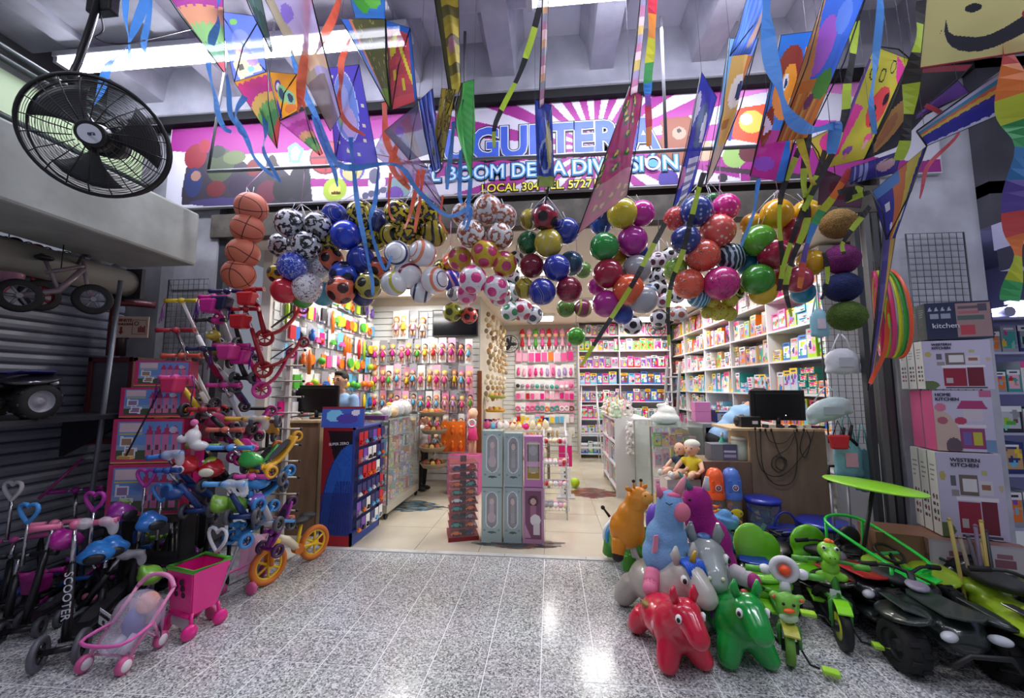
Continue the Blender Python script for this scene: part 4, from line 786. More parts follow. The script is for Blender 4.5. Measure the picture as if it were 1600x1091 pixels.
kite('blue and orange bird kite with a violet patch',[(1214,222,2.3),(1262,215,2.3),(1358,-20,2.05),(1292,-20,2.05)],a,((0,3),(1,2)),.06)
a=Art(56,70,'#c8c43c')
a.poly([(.62,1),(1,.9),(1,.72),(.78,.8)],'#e83ca0');a.ell(.62,.50,.26,.19,'#e0484c');a.ell(.74,.58,.08,.06,'#1c1c24');a.ell(.5,.46,.07,.05,'#1c1c24');a.ell(.62,.38,.06,.05,'#1c1c24')
for u,v in((.2,.80),(.42,.78),(.62,.88)):a.ring(u,v,.07,.07,.25,'#2c2c24')
a.ell(.75,.22,.12,.045,'#e05c94');a.rect(.72,.12,.8,.2,'#e8b0c0');a.ell(.35,.12,.11,.04,'#8c4cac');a.rect(.32,.04,.38,.1,'#e07ca8');a.poly([(0,.55),(.25,.5),(.15,.1),(0,.05)],'#e83ca0');a.rect(0,.3,.05,.9,'#6c44a8')
kite('yellow kite with a spotted red beetle and pink mushrooms',[(1292,262,2.4),(1352,248,2.4),(1424,94,2.25),(1366,72,2.25)],a,((1,2),(2,3)),.04)
a=Art(30,30,'#d0bc3c');a.ell(.45,.6,.3,.32,'#e8389c');a.ell(.45,.6,.1,.14,'#1c1c24');a.poly([(.6,0),(1,.1),(1,.6)],'#6c44a8')
kite('small yellow kite corner with one pink spot',[(1285,262,2.45),(1312,230,2.45),(1322,190,2.4),(1264,218,2.4)],a,((3,0),),.02)
a=Art(30,20,'#b43ca4');a.ell(.5,.5,.35,.3,'#c88cc8');a.m(a.U<.1,'#e0a0d0')
kite('purple curved kite panel under the lion kite',[(1184,258,2.45),(1235,262,2.45),(1246,225,2.4),(1205,222,2.4)],a,(),.03)
a=Art(36,40,'#2a2a34');a.ell(.25,.35,.2,.3,'#c89c5c');a.ell(.2,.3,.1,.2,'#b87c54');a.m(a.V>.93,'#8c3448')
kite('black kite wing with a tan patch right of the yellow one',[(1350,250,2.35),(1400,230,2.35),(1520,100,2.1),(1415,105,2.2)],a,((0,3),),.03)
a=Art(150,120,'#d0c888')
a.poly([(.17,.42),(.20,.31),(.25,.27),(.32,.25),(.42,.225),(.52,.23),(.62,.28),(.72,.36),(.82,.46),(1,.6),(1,.36),(.9,.29),(.79,.21),(.69,.15),(.59,.105),(.49,.085),(.40,.09),(.31,.12),(.25,.16),(.20,.22),(.165,.32)],'#34343e')
a.ell(.84,.40,.12,.075,'#a8304c');a.ell(.36,.50,.06,.04,'#2c2c34');a.m(a.V<.018,'#a43440');a.poly([(.07,.22),(.14,.30),(.15,.36),(.135,.30)],'#34343c')
kite('huge cream coloured kite with a broad dark smile',[(1437,108,1.9),(1640,76,1.75),(1700,-90,1.6),(1455,-75,1.7)],a,((1,2),),.0)
def macaw(seed):
 a=Art(50,40,'#2c2c9c');a.m(a.V>.52+.04*np.abs(np.sin(a.U*PI*9)),'#d8b84c');a.m(a.V>.64+.03*np.abs(np.sin(a.U*PI*9+1)),'#d06c54');a.m(a.V>.76,'#3c8cac');a.m(a.V>.88,'#b8b8e0');a.m(a.V<.06+.04*np.abs(np.sin(a.U*PI*8)),'#c8c8e8');return a
kite('macaw wing kite with indigo and gold feathers under the smiling kite',[(1448,228,2.1),(1583,170,1.9),(1572,106,1.9),(1432,205,2.1)],macaw(1),((0,3),(3,2)),.03)
a=Art(20,20,'#6c44a4');a.m(a.V>.9,'#2c2440')
kite('plain violet kite panel left of the macaw wing',[(1430,188,2.15),(1515,145,2.05),(1495,124,2.05),(1432,180,2.15)],a,((0,1),),.01)
a=Art(40,50,'#2c2c94');a.m((a.U>.35)&(a.U<.55+.3*a.V),'#c86c3c');a.m((a.U>.55+.1*a.V)&(a.U<.68+.25*a.V),'#c8b84c');a.m((a.V>.8)&(a.U<.5),'#4c7cc0');a.ell(.8,.3,.06,.1,'#d8d8e8');a.ell(.2,.55,.06,.08,'#d8d8e8');a.ell(.3,.2,.05,.06,'#d8d8e8')
kite('hanging indigo macaw kite with orange feathers beside the pillar grid',[(1385,375,2.2),(1398,372,2.2),(1448,228,2.1),(1362,300,2.2)],a,((0,2),(0,3)),.03)
a=Art(30,16,'#2c2c94');a.stripes(18,['#2c2c94','#8c94d0'],'u',0,.4);a.ell(.7,.5,.2,.3,'#c8a4b4')
kite('small blue fringed kite wing below the yellow mushroom kite',[(1328,288,2.35),(1400,270,2.3),(1410,235,2.3),(1330,262,2.35)],a,((0,2),),.02)
a=Art(20,30,'#54384c');a.ell(.5,.5,.3,.3,'#5c1c34');kite('dark crimson folded kite above the tan fuzzy ball',[(1278,320,2.5),(1345,325,2.5),(1350,292,2.45),(1282,262,2.45)],a,(),.03)
a=Art(12,40,'#4c4494');a.m(a.U>.6,'#c8a44c');a.stripes(6,['#4c4494','#5c54a0'],'v',0,.6)
kite('long violet and gold folded kite body hanging down the pillar',[(1356,610,2.35),(1362,600,2.35),(1400,365,2.25),(1380,365,2.25)],a,((0,3),),.01)
# ---- streamers: blue, orange, black-and-lime
BL=['#4c8cd8','#5c98e0'];OR=['#f06c50','#f47c5c'];BG=['#2a2a2c','#a8c43c']
for pts,w,lab in(([(232,-20,2.0),(205,60,2.0),(170,105,2.05),(150,160,2.1),(133,205,2.1),(142,220,2.1)],.05,'wide blue streamer falling in front of the wall fan'),
([(195,-20,2.0),(198,40,2.05),(204,92,2.1)],.035,'short blue streamer at the top left'),([(240,-20,2.0),(226,60,2.0),(228,92,2.05)],.035,'blue streamer just right of the fan rod'),
([(342,-20,2.0),(340,30,2.1),(330,70,2.1)],.06,'blue streamer over the pink feather kite'),([(325,95,2.2),(335,150,2.2),(347,195,2.2),(362,207,2.2)],.035,'blue streamer ending above the sign corner'),
([(355,118,2.2),(360,175,2.2),(372,200,2.2),(384,215,2.2)],.03,'blue streamer below the candy print kite'),([(382,150,2.25),(368,182,2.25),(380,205,2.25),(400,250,2.3),(432,280,2.3)],.035,'blue streamer crossing the rail at left'),
([(410,170,2.3),(416,205,2.3),(412,235,2.3),(438,285,2.3)],.03,'blue streamer below the parrot kite'),([(455,80,2.3),(470,130,2.3),(500,195,2.35),(520,245,2.35),(545,262,2.35),(620,258,2.4),(655,300,2.5),(700,338,2.5),(735,325,2.55),(728,360,2.55)],.04,'long blue streamer draped along the rail'),
([(490,180,2.35),(510,240,2.35),(520,260,2.4),(528,292,2.4)],.035,'blue streamer in front of the printed basketball'),([(548,215,2.4),(556,300,2.5),(570,380,2.6),(580,430,2.6),(583,462,2.6)],.035,'blue streamer hanging over the blue and yellow balls'),
([(592,262,2.4),(585,320,2.5),(578,350,2.55),(600,420,2.6),(612,400,2.6)],.03,'thin blue streamer beside the yellow starred ball'),([(710,190,2.45),(704,240,2.45),(698,296,2.5)],.035,'blue streamer left of the green kite'),
([(735,280,2.45),(732,320,2.5),(724,352,2.55)],.03,'blue streamer under the green kite'),([(720,235,2.45),(718,300,2.5),(722,318,2.5)],.03,'blue streamer behind the green kite'),
([(1198,-20,2.0),(1200,60,2.0),(1215,130,2.05),(1240,190,2.1),(1275,202,2.1),(1306,195,2.1)],.07,'broad blue streamer curving across the lion kite'),([(1306,190,2.1),(1300,240,2.15)],.06,'blue streamer end by the pink spot'),
([(1376,-10,2.1),(1370,80,2.15),(1362,150,2.2),(1366,210,2.2)],.035,'blue streamer over the spotted beetle kite'),([(1166,85,2.4),(1150,160,2.4),(1140,220,2.45)],.03,'pale blue streamer right of the tan kite'),([(1185,280,2.45),(1178,330,2.5),(1158,385,2.55)],.025,'thin pale blue streamer above the amber balls'),
([(955/1,0+480,4)],0,'')):
 if w:ribbon('streamer',pts,w,BL,None,lab,6,.6,'blue streamers')
for pts,w,lab in(([(483,-20,2.1),(478,60,2.1),(470,140,2.15),(466,175,2.2)],.06,'broad orange streamer in front of the lavender kite'),([(536,-20,2.15),(515,40,2.15),(495,80,2.15),(470,130,2.2),(476,168,2.2)],.05,'orange streamer crossing to the left'),([(548,60,2.3),(535,90,2.3),(532,135,2.3),(530,170,2.35),(545,195,2.35),(570,212,2.4)],.04,'orange streamer curling over the violet kite'),
([(601,160,2.45),(604,220,2.5),(625,260,2.5),(636,285,2.5)],.05,'crumpled orange streamer on the lilac kite'),([(625,215,2.5),(612,260,2.5),(640,295,2.5)],.045,'bright orange streamer before the rail'),([(610,270,2.5),(608,330,2.6),(618,345,2.6)],.02,'thin orange streamer over a yellow ball'),
([(655,265,2.5),(645,320,2.6),(632,358,2.6)],.03,'orange streamer hanging over the yellow balls'),([(662,265,2.5),(655,320,2.6),(648,362,2.6)],.03,'longer orange streamer over the yellow balls'),([(692,305,2.55),(688,345,2.6),(700,365,2.6)],.015,'curly thin orange streamer')):
 ribbon('streamer',pts,w,OR,None,lab,6,.5,'orange streamers')
for pts,w,lab in(([(848,-10,2.3),(828,70,2.35),(805,130,2.4),(775,190,2.5),(772,230,2.5)],.04,'black and lime streamer before the middle ceiling pan'),([(852,200,2.5),(862,250,2.5),(852,320,2.55)],.02,'dark streamer over the blue folded kite'),
([(1100,270,2.5),(1088,310,2.55),(1068,390,2.6),(1050,440,2.6),(1044,480,2.6),(1045,540,2.6)],.035,'black and lime streamer hanging down among the printed balls'),([(1040,348,2.5),(1012,400,2.45),(985,450,2.4),(940,520,2.35),(908,572,2.3)],.032,'long slanting black and lime streamer over the balloon balls'),
([(1336,-10,2.2),(1335,60,2.2),(1325,130,2.25),(1318,190,2.3),(1300,240,2.35),(1255,330,2.4)],.045,'black and lime streamer between the bird and beetle kites'),([(1258,215,2.35),(1235,265,2.4),(1218,320,2.45),(1222,400,2.5),(1222,430,2.5)],.035,'black and lime streamer over the amber ball'),
([(1262,210,2.35),(1256,290,2.4),(1262,340,2.45),(1240,400,2.5),(1228,445,2.5),(1236,495,2.5)],.04,'tangled black and lime streamer over the crimson balls'),([(1290,235,2.35),(1268,300,2.4),(1235,380,2.45),(1216,455,2.5)],.04,'black and lime streamer ending above the shelves'),
([(1446,0,2.0),(1440,60,2.0),(1424,130,2.05),(1418,200,2.1),(1405,250,2.15)],.075,'wide black and lime streamer left of the smiling kite'),([(1360,322,2.4),(1338,350,2.4),(1318,378,2.4),(1318,398,2.4)],.03,'lime and black streamer across the fuzzy balls'),([(1287,395,2.45),(1294,430,2.45),(1284,468,2.45)],.025,'short dark streamer beside the magenta fuzzy ball'),
([(1310,302,2.3),(1345,296,2.3),(1322,312,2.3),(1360,300,2.3)],.04,'zigzag lime streamer above the tan fuzzy ball')):
 ribbon('streamer',pts,w,BG,None,lab,4,.35,'black and lime streamers')
RB=['#c84c4c','#e07c3c','#b8c43c','#3c9c5c','#3c7cb8','#5c4c9c']
ribbon('streamer',[(1575,60,1.8),(1582,150,1.85),(1592,230,1.9),(1588,330,1.95),(1590,400,2.0),(1578,470,2.0)],.11,RB,None,'wide rainbow streamer at the right edge below the smiling kite',3,.5)
ribbon('streamer',[(1330,265,2.35),(1300,310,2.4),(1272,350,2.45),(1255,410,2.5),(1250,450,2.5)],.045,RB,None,'rainbow streamer hanging left of the tan fuzzy ball',3,.4)
ribbon('streamer',[(1222,130,2.3),(1245,200,2.3),(1262,260,2.35),(1272,290,2.35)],.04,['#c8b434','#b8a42c'],None,'mustard yellow streamer curling below the lion kite',5,.5)
ribbon('streamer',[(1445,165,2.1),(1500,200,2.1),(1450,260,2.1),(1438,310,2.1)],.02,['#c84c5c'],None,'thin red streamer with a small tassel',5,.5)
ribbon('streamer',[(1390,470,2.3),(1384,540,2.3),(1360,600,2.3)],.03,['#e05c3c','#5c4c9c','#7cb44c'],None,'orange violet and green tail end at the pillar foot bags',30,.2)
for i,(dx,c,nm)in enumerate(((0,'#d02c6c','crimson'),(5,'#a4c42c','lime'),(10,'#d83c74','pink'),(16,'#c8cc2c','yellow'),(20,'#3ca03c','green'),(24,'#ec5c34','orange'))):
 c0=P(1372+dx,490,2.42-.015*i);t=thing('hoop','%s plastic hoop hanging on the right pillar'%nm,'hoop',c0,0,'coloured hoops on the right pillar')
 t.rotation_euler=(0,R(4),R(58+6*i));obj('ring',MB().torus((0,0,0),(0,1,0),1.0,.035,40,6),M(c,.35),t,scale=(.11,.3,.245))
 obj('tie',MB().tube([(0,0,.24),(0,0,.31)],.002,4),BLACK,t)
# ================================================================ WALL FAN
def big_fan():
 c=P(152,215,1.75);n=-(FW*.35+(c-cam.location).normalized()*.65).normalized()
 u=n.orthogonal().normalized();v=n.cross(u);q=Matrix((u,v,n)).transposed()
 t=thing('wall_fan','large black industrial fan hanging from the ceiling at upper left','fan',c)
 Rr=.29
 def pt(a_,r,z):return q@Vector((r*math.cos(a_),r*math.sin(a_),z))
 obj('outer_ring',MB().torus((0,0,0),n,Rr,.010,56,6),BLACK,t);obj('rear_ring',MB().torus(n*-.09,n,Rr*.98,.006,56,5),BLACK,t)
 for k in range(18):
  r=.085+k*(Rr-.095)/17.5;z=.085*(1-(r/Rr)**2.4)
  obj('cage_ring',MB().torus(n*z,n,r,.0016,44,4),BLACK,t)
 for k in range(9):
  r=.1+k*(Rr-.11)/9;z=-.09-.06*(1-(r/Rr)**2.4)
  obj('rear_cage_ring',MB().torus(n*z,n,r,.0015,36,4),BLACK,t)
 for k in range(20):
  a_=k*PI/10;obj('spoke',MB().tube([pt(a_+.12,.07,.085),pt(a_+.05,.16,.07),pt(a_,.24,.04),pt(a_,Rr,0)],.0032,4),BLACK,t)
 for k in range(3):
  a0=.5+k*2*PI/3;vs=[];fs=[]
  for i in range(7):
   for j in range(6):
    r=.07+.18*i/6;a_=a0+(j/5-.5)*(.55+.75*i/6);vs.append(pt(a_,r,-.03+.045*(j/5-.5)))
  for i in range(6):
   for j in range(5):a1=i*6+j;fs.append((a1,a1+1,a1+7,a1+6))
  m_=MB().add(vs,fs,True);o=obj('blade',m_,M('#3a3b40',.5),t);sd=o.modifiers.new('s','SOLIDIFY');sd.thickness=.004
 obj('hub',MB().cyl(n*-.02,n*.095,.07,.06,24),BLACK,t);b_=obj('badge',MB().cyl(n*.095,n*.101,.045,.045,24),M('#cfd2de',.4),t)
 lt=text('Siera',.03,M('#26305c',.5),b_,(0,0,0));lt.rotation_euler=Matrix((RT,n.cross(RT).normalized(),n)).transposed().to_euler();lt.location=n*.103
 obj('motor',MB().cyl(n*-.05,n*-.26,.085,.07,20),M('#1d1d20',.5),t)
 h=n*-.16;a1=P(112,128,1.78)-c;a2=P(125,90,1.80)-c;a3=P(152,5,1.86)-c;a4=P(160,-60,1.95)-c
 obj('arm',MB().tube(sm_path([h,P(118,168,1.80)-c+n*-.1,a1,a2,a3,a4],5),.017,10),M('#1a1a1d',.35,.3),t)
 obj('bracket',MB().box(a3+Vector((0,.03,.03)),(.16,.06,.14)),BLACK,t,bev=.01)
 obj('cable',MB().tube(sm_path([a3,a3+Vector((.03,.02,-.15)),P(150,60,1.85)-c,P(200,68,1.9)-c,P(300,45,2.4)-c],5),.004,5),BLACK,t)
big_fan()
# ================================================================ LEFT SIDE WALL ITEMS
def grid_panel(label,x0,x1,z0,z1,y,dx=.05):
 t=thing('wire_grid_panel',label,'grid panel',((x0+x1)/2,y,z0));w_=(x1-x0)/2;H_=z1-z0;WM=M('#55565c',.4,.6)
 obj('frame',MB().tube([(-w_,0,0),(w_,0,0),(w_,0,H_),(-w_,0,H_)],.006,6,closed=True),WM,t)
 n=int(2*w_/dx)
 for i in range(1,n):obj('wire',cached('wv%.2f'%H_,lambda:MB().b(-.0016,.0016,-.0016,.0016,0,H_)),WM,t,(-w_+2*w_*i/n,0,0))
 k=int(H_/dx)
 for i in range(1,k):obj('wire',cached('wh%.3f'%w_,lambda:MB().b(-w_,w_,-.0016,.0016,-.0016,.0016)),WM,t,(0,-.003,H_*i/k))
grid_panel('wire grid panel on the left pillar behind the scooters',-3.62,-3.2,1.35,2.52,3.38)
grid_panel('wire grid panel on the right pillar above the kitchen boxes',2.84,3.26,1.0,2.72,3.36)
grid_panel('wire grid panel beside the shop entrance holding plastic bags',2.24,2.66,1.05,2.5,3.50)
t=thing('hose_cabinet','dark red fire hose cabinet with a glazed front and the number 20','cabinet',(P(170,600,2.9).x,2.82,P(170,694,2.9).z));RD_=M('#5c1c22',.4)
CX0,CX1,CH=P(136,600,2.9).x-t.location.x,P(207,600,2.9).x-t.location.x,P(205,558,2.9).z-t.location.z
obj('body',MB().b(CX0,CX1,.10,.34,0,CH),M('#4a161c',.45),t)
for x0,x1,z0,z1 in((CX0,CX0+.04,0,CH),(CX1-.04,CX1,0,CH),(CX0,CX1,0,.05),(CX0,CX1,CH-.04,CH)):obj('door_frame',MB().b(x0,x1,.07,.11,z0,z1),RD_,t,bev=.004)
obj('pane',MB().b(CX0+.04,CX1-.04,.085,.09,.05,CH-.04),M('#77747c',.08,alpha=.5),t);obj('hose_reel',MB().torus(((CX0+CX1)/2,.2,.3),(0,1,0),.12,.03,24,8),M('#8c8a84',.7),t)
text('2 0',.07,M('#a8888c',.5),t,(CX1+.002,.22,.42),(R(90),0,R(90)))
rp=thing('red_pipe','dark red fire main pipe rising beside the hose cabinet sign','pipe',(P(172,560,3.0).x,3.0,P(172,556,3.0).z));obj('tube',MB().tube(sm_path([Vector((0,0,0)),Vector((0,0,.40)),Vector((.02,.03,.46)),Vector((.16,.2,.47))],4),.03,10),M('#5a2028',.4),rp)
t=thing('notice_plate','cream notice plate with red print above the hose cabinet','sign',P(203,511,2.98),R(12))
obj('plate',MB().b(-.14,.14,0,.008,-.09,.09),M('#c8b4a0',.6),t)
rdm=M('#8c2c2c',.6);text('GABINETE',.035,rdm,t,(-.065,-.003,.055));text('DE MANGUERA',.026,rdm,t,(-.065,-.003,.022));obj('arrow',MB().prism([(-.008,.0),(.008,0),(.008,-.04),(.02,-.04),(0,-.065),(-.02,-.04),(-.008,-.04)],-.003,0,'y',c=(-.065,0,0)),rdm,t)
obj('drawing_frame',MB().tube([(.02,-.002,-.06),(.125,-.002,-.06),(.125,-.002,.06),(.02,-.002,.06)],.002,4,closed=True),rdm,t);obj('hose_drawing',MB().torus((.05,-.002,.03),(0,1,0),.015,.003,14,4),rdm,t)
for k in range(4):obj('figure_drawing',MB().b(.065+k*.014,.074+k*.014,-.003,0,-.045,.0+.01*(k%2)),rdm,t)
ep=thing('fire_extinguisher','small dark extinguisher on the wall under the notice plate','extinguisher',(P(178,556,3.05).x,3.08,P(178,556,3.05).z));obj('body',MB().lathe([(0,0),(.05,0),(.05,.2),(.02,.25),(.015,.27)],14),M('#2c2022',.4),ep);obj('nozzle',MB().tube([(0,0,.27),(.06,0,.26),(.08,0,.15)],.01),BLACK,ep)
po=thing('steel_pole','thin grey steel pole in front of the roller shutter','pole',(-3.42,2.72,0));obj('rod',MB().cyl((0,0,0),(.12,-.02,2.32),.016),M('#777b84',.4,.5),po);obj('base_plate',MB().b(-.06,.06,-.06,.06,0,.01),STEEL,po)
t=thing('metal_ledge','dark metal ledge carrying a ride-on quad in front of the shutter','shelf',(-3.55,2.2,1.30))
obj('board',MB().b(-.35,.35,-.9,.75,-.03,0),M('#2f3036',.5,.3),t)
for y in(-.8,.65):obj('bracket',MB().prism([(-.33,-.03),(.3,-.03),(-.33,-.35)],y,y+.03,'y'),M('#26272c',.5),t);obj('post',MB().b(.3,.33,y,y+.03,-1.3,-.03),M('#26272c',.5),t)
def wheel_meshes(r,w_,tread=True):
 tyre=MB().lathe([(r*.62,-w_/2),(r*.9,-w_/2),(r,-w_*.32),(r,w_*.32),(r*.9,w_/2),(r*.62,w_/2),(r*.62,-w_/2)],26)
 if tread:
  for k in range(18):
   a_=k*2*PI/18;m_=Matrix.Rotation(a_,3,'Z');tyre.box(m_@Vector((r*1.0,0,w_*(.22 if k%2 else-.22))),(r*.10,r*.16,w_*.42),m=m_)
 rim=MB().lathe([(0,-w_*.3),(r*.2,-w_*.38),(r*.25,-w_*.2),(r*.6,-w_*.25),(r*.62,-w_*.45),(r*.62,w_*.45),(r*.6,w_*.25),(r*.25,w_*.2),(r*.2,w_*.38),(0,w_*.3)],20)
 return tyre,rim
def wheel(parent,c,axis,r,w_,tm,rm,tread=False,spokes=0,name='wheel'):
 key='w%.3f_%.3f_%d'%(r,w_,tread)
 ty=cached(key+'t',lambda:wheel_meshes(r,w_,tread)[0]);rm_=cached(key+'r',lambda:wheel_meshes(r,w_,tread)[1])
 q=Vector((0,0,1)).rotation_difference(Vector(axis).normalized()).to_euler()
 o=obj(name,ty,tm,parent,c,q);obj('rim',rm_ if not spokes else cached(key+'s%d'%spokes,lambda:spoke_rim(r,w_,spokes)),rm,o)
 return o
def spoke_rim(r,w_,n):
 m_=MB().torus((0,0,0),(0,0,1),r*.66,r*.07,26,6).cyl((0,0,-w_*.5),(0,0,w_*.5),r*.15,n=14)
 for k in range(n):
  a_=k*2*PI/n;m_.tube([(r*.1*math.cos(a_),r*.1*math.sin(a_),0),(r*.66*math.cos(a_),r*.66*math.sin(a_),0)],r*.07,6)
 return m_
def quad(label,loc,rz,body,accent,s=1.0,head=True,rails=None,name='ride_on_quad',tyre='#151517',seatc='#24262a'):
 """local: nose towards -y, about 1.0 long x .62 wide x .55 high"""
 t=thing(name,label,'ride-on car',loc,rz,'ride-on quads',s)
 bm=M(body,.3,coat=.4);am=M(accent,.35,coat=.3);tm=M(tyre,.8)
 for sx in(-1,1):
  for y in(-.33,.33):wheel(t,(sx*.26,y,.15),(1,0,0),.15,.13,tm,M('#26272b',.5)if head else M('#8c8c94',.4),True)
 hull=MB().ell((0,.02,.22),(.13,.42,.09),14,8).ell((0,-.26,.30),(.19,.24,.10),14,8).ell((0,-.40,.27),(.14,.12,.09),12,8).ell((0,.30,.30),(.16,.16,.06),12,8)
 for sx in(-1,1):
  hull.ell((sx*.23,-.30,.335),(.13,.20,.035),14,8,(R(-8),sx*R(14),0));hull.ell((sx*.23,.33,.335),(.13,.17,.03),14,8,(R(8),sx*R(14),0));hull.ell((sx*.2,.02,.17),(.09,.2,.03),12,6)
 obj('body_shell',organic(hull,.014,3,'quadhull'),bm,t)
 obj('seat',organic(MB().ell((0,.18,.39),(.11,.22,.05),14,8).ell((0,.05,.40),(.09,.1,.04),12,8),.012,4,'quadseat'),M(seatc,.6),t)
 obj('bonnet_panel',MB().prism([(-.12,-.48),(-.05,-.53),(.05,-.53),(.12,-.48),(.10,-.18),(.05,-.10),(-.05,-.10),(-.10,-.18)],.385,.40,'z'),am,t,(0,0,-.01),(R(-3),0,0),bev=.01)
 for sx in(-1,1):
  obj('headlamp',MB().ell((sx*.13,-.50,.31),(.055,.035,.028),12,8,(0,0,sx*R(-25))),M('#c8ccd4',.1),t)
  obj('mudguard_panel',MB().prism([(.0,-.14),(.10,-.10),(.11,.12),(.0,.16)],0,.012,'z'),am,t,(sx*.20,-.30,.375),(0,sx*R(14),0 if sx>0 else PI),bev=.006)
 obj('front_bumper',MB().tube([(-.15,-.46,.14),(-.17,-.56,.18),(-.1,-.59,.26),(.1,-.59,.26),(.17,-.56,.18),(.15,-.46,.14)],.014,8),M('#1a1a1d',.5),t)
 obj('steering_column',MB().tube([(0,-.12,.36),(0,-.06,.5)],.022,8),M('#1c1c20',.5),t)
 hb=obj('handlebar',MB().tube(sm_path([Vector((-.23,.02,.50)),Vector((-.1,-.03,.52)),Vector((0,-.06,.49)),Vector((.1,-.03,.52)),Vector((.23,.02,.50))],3),.011,8),M('#1c1c20',.5),t)
 for sx in(-1,1):obj('grip',MB().cyl((sx*.16,-.005,.515),(sx*.25,.025,.50),.017),RUBBER,hb)
 obj('rear_rack',MB().tube([(-.13,.34,.42),(-.13,.52,.42),(.13,.52,.42),(.13,.34,.42)],.010,6),M('#1c1c20',.5),t)
 for y in(.40,.46):obj('rack_bar',MB().cyl((-.13,y,.42),(.13,y,.42),.008,n=6),M('#1c1c20',.5),t)
 obj('dashboard',MB().ell((0,-.12,.43),(.07,.06,.02),12,6,(R(20),0,0)),M('#8c8494',.3),t)
 return t
quad('dark ride-on quad with a blue flank on the left ledge',(-3.42,1.98,1.30),R(178),'#14141a','#20286c',.74,False)
def small_bike(label,fpx,rpx,Yf,Yr,r,frame,tyre,rimc,group='small bicycles hanging left'):
 f,b_=P(*fpx,Yf),P(*rpx,Yr);t=thing('childs_bicycle',label,'bicycle',f,0,group);d=b_-f;ax=Vector((d.y,-d.x,0)).normalized();fm=M(frame,.35,coat=.3)
 wheel(t,(0,0,0),ax,r,.04,M(tyre,.7),M(rimc,.4),False,6);wheel(t,d,ax,r,.045,M(tyre,.7),M(rimc,.4),False,6)
 u=Vector((0,0,1));L_=d.length
 obj('fork',MB().tube([(0,0,0),d*.12+u*.12,d*.2+u*.28],.012),fm,t);obj('frame_tube',MB().tube([d*.18+u*.22,d*.5+u*.05,d],.02),fm,t);obj('upper_tube',MB().tube([d*.18+u*.24,d*.7+u*.17],.014),fm,t)
 obj('seat_post',MB().tube([d*.5+u*.05,d*.72+u*.25],.012),fm,t);obj('saddle',MB().ell(d*.74+u*.27,(.05,.05,.02),10,6),BLACK,t)
 obj('handlebar',MB().tube([d*.2+u*.28-ax*.17,d*.22+u*.32,d*.2+u*.28+ax*.17],.01),M('#26262c',.4),t)
 obj('hanging_cord',MB().tube([d*.5+u*.2,d*.5+u*.40],.004,4),BLACK,t)
small_bike('red framed childs bicycle hanging under the left lintel',(62,462),(-70,470),2.45,2.1,.11,'#b02030','#241c20','#a82434')
small_bike('grey pink childs bicycle hanging beside the red one',(145,468),(30,462),2.55,2.25,.11,'#7c6c74','#17171a','#8c8c94')
t=thing('plastic_bundle','pink plastic wrapped bundle hanging at the left edge','bag',P(8,418,2.3));obj('wrap',organic(MB().ell((0,0,0),(.12,.1,.1)).ell((.06,0,-.06),(.07,.06,.06)),.02,4),M('#c88ca4',.3,alpha=.85,bump=.6,scale=18),t);obj('cord',MB().tube([(0,0,.05),(0,0,.3)],.004,4),WHITE,t)
for i,(px,py,c)in enumerate(((10,380,'#2c2c30'),(45,388,'#a02434'),(75,396,'#2a2a30'),(105,402,'#b8b4b0'),(128,410,'#8c8c94'),(150,414,'#c0c0c4'),(180,422,'#aaaab4'))):
 t=thing('stored_bundle','wrapped bundle stowed on the shutter roller, %s from the left edge'%NTH[i],'bundle',P(px,py,2.35+.1*i),0,'bundles stowed above the shutter roller');obj('wrap',organic(MB().ell((0,0,0),(.07,.06,.035)).ell((.04,.02,.02),(.04,.04,.03)),.014,3,'bund'),M(c,.5),t,None,(0,0,i));obj('tie',MB().torus((0,0,0),(1,.3,0),.045,.005,14,4),BLACK,t)
# ---- castle boxes (pink cartons with printed fronts)
def castle_art(v):
 a=Art(44,34,'#c8386c');a.rect(.06,.08,.97,.94,'#6c94d4');a.rect(.06,.08,.97,.3,'#4c5c40');a.rect(.06,.3,.97,.42,'#8ca4c8')
 for x in(.52,.64,.76,.88):a.rect(x-.045,.15,x+.045,.55+.2*((x*100)%3)/3+.1,'#d87ca8');a.poly([(x-.055,.66),(x+.055,.66),(x,.88)],'#b83c6c');a.rect(x-.015,.3,x+.015,.4,'#6c3c5c')
 a.rect(.1,.72,.42,.9,'#e0c4cc');a.rect(.1,.64,.42,.69,'#d8c84c')
 for cx,cy in((.2,.48),(.26,.24)):a.poly([(cx-.1,cy-.08),(cx+.08,cy-.12),(cx+.1,cy+.1),(cx-.08,cy+.13)],'#e8e8ee');a.poly([(cx-.07,cy-.05),(cx+.06,cy-.08),(cx+.07,cy+.08),(cx-.06,cy+.09)],'#9c7ca8' if v else '#a8846c')
 a.ell(.85,.75,.06,.08,'#e8f0f8',.5);a.rect(0,0,1,.03,'#d8b46c');return a
cb=box_print(1,1,1,castle_art(0),'#b82c5c');cb2=box_print(1,1,1,castle_art(1),'#b82c5c')
cz=.0
for i,(px,pxr,y0,y1,Yb)in enumerate(((176,268,805,726,2.66),(184,272,723,655,2.68),(196,272,652,606,2.70),(218,286,603,564,2.72))):
 p0,p1=P(px,y0,Yb),P(pxr,y0,Yb);tp=P((px+pxr)/2,y1,Yb);h=tp.z-p0.z
 o=obj('castle_box',cb if i%2 else cb2,PM,None,((p0.x+p1.x)/2,Yb,p0.z),(0,0,R(12)),((p1-p0).length*1.05,.10,h),label='pink castle playset box with photo prints, %s of the left stack'%['bottom','second','third','topmost'][i],cat='box',group='castle playset boxes stacked left')
 text('CASTLE',.05,M('#c8709c',.5),o,(-.24,-.03,.80),sx=.25*.05/.05)if False else None
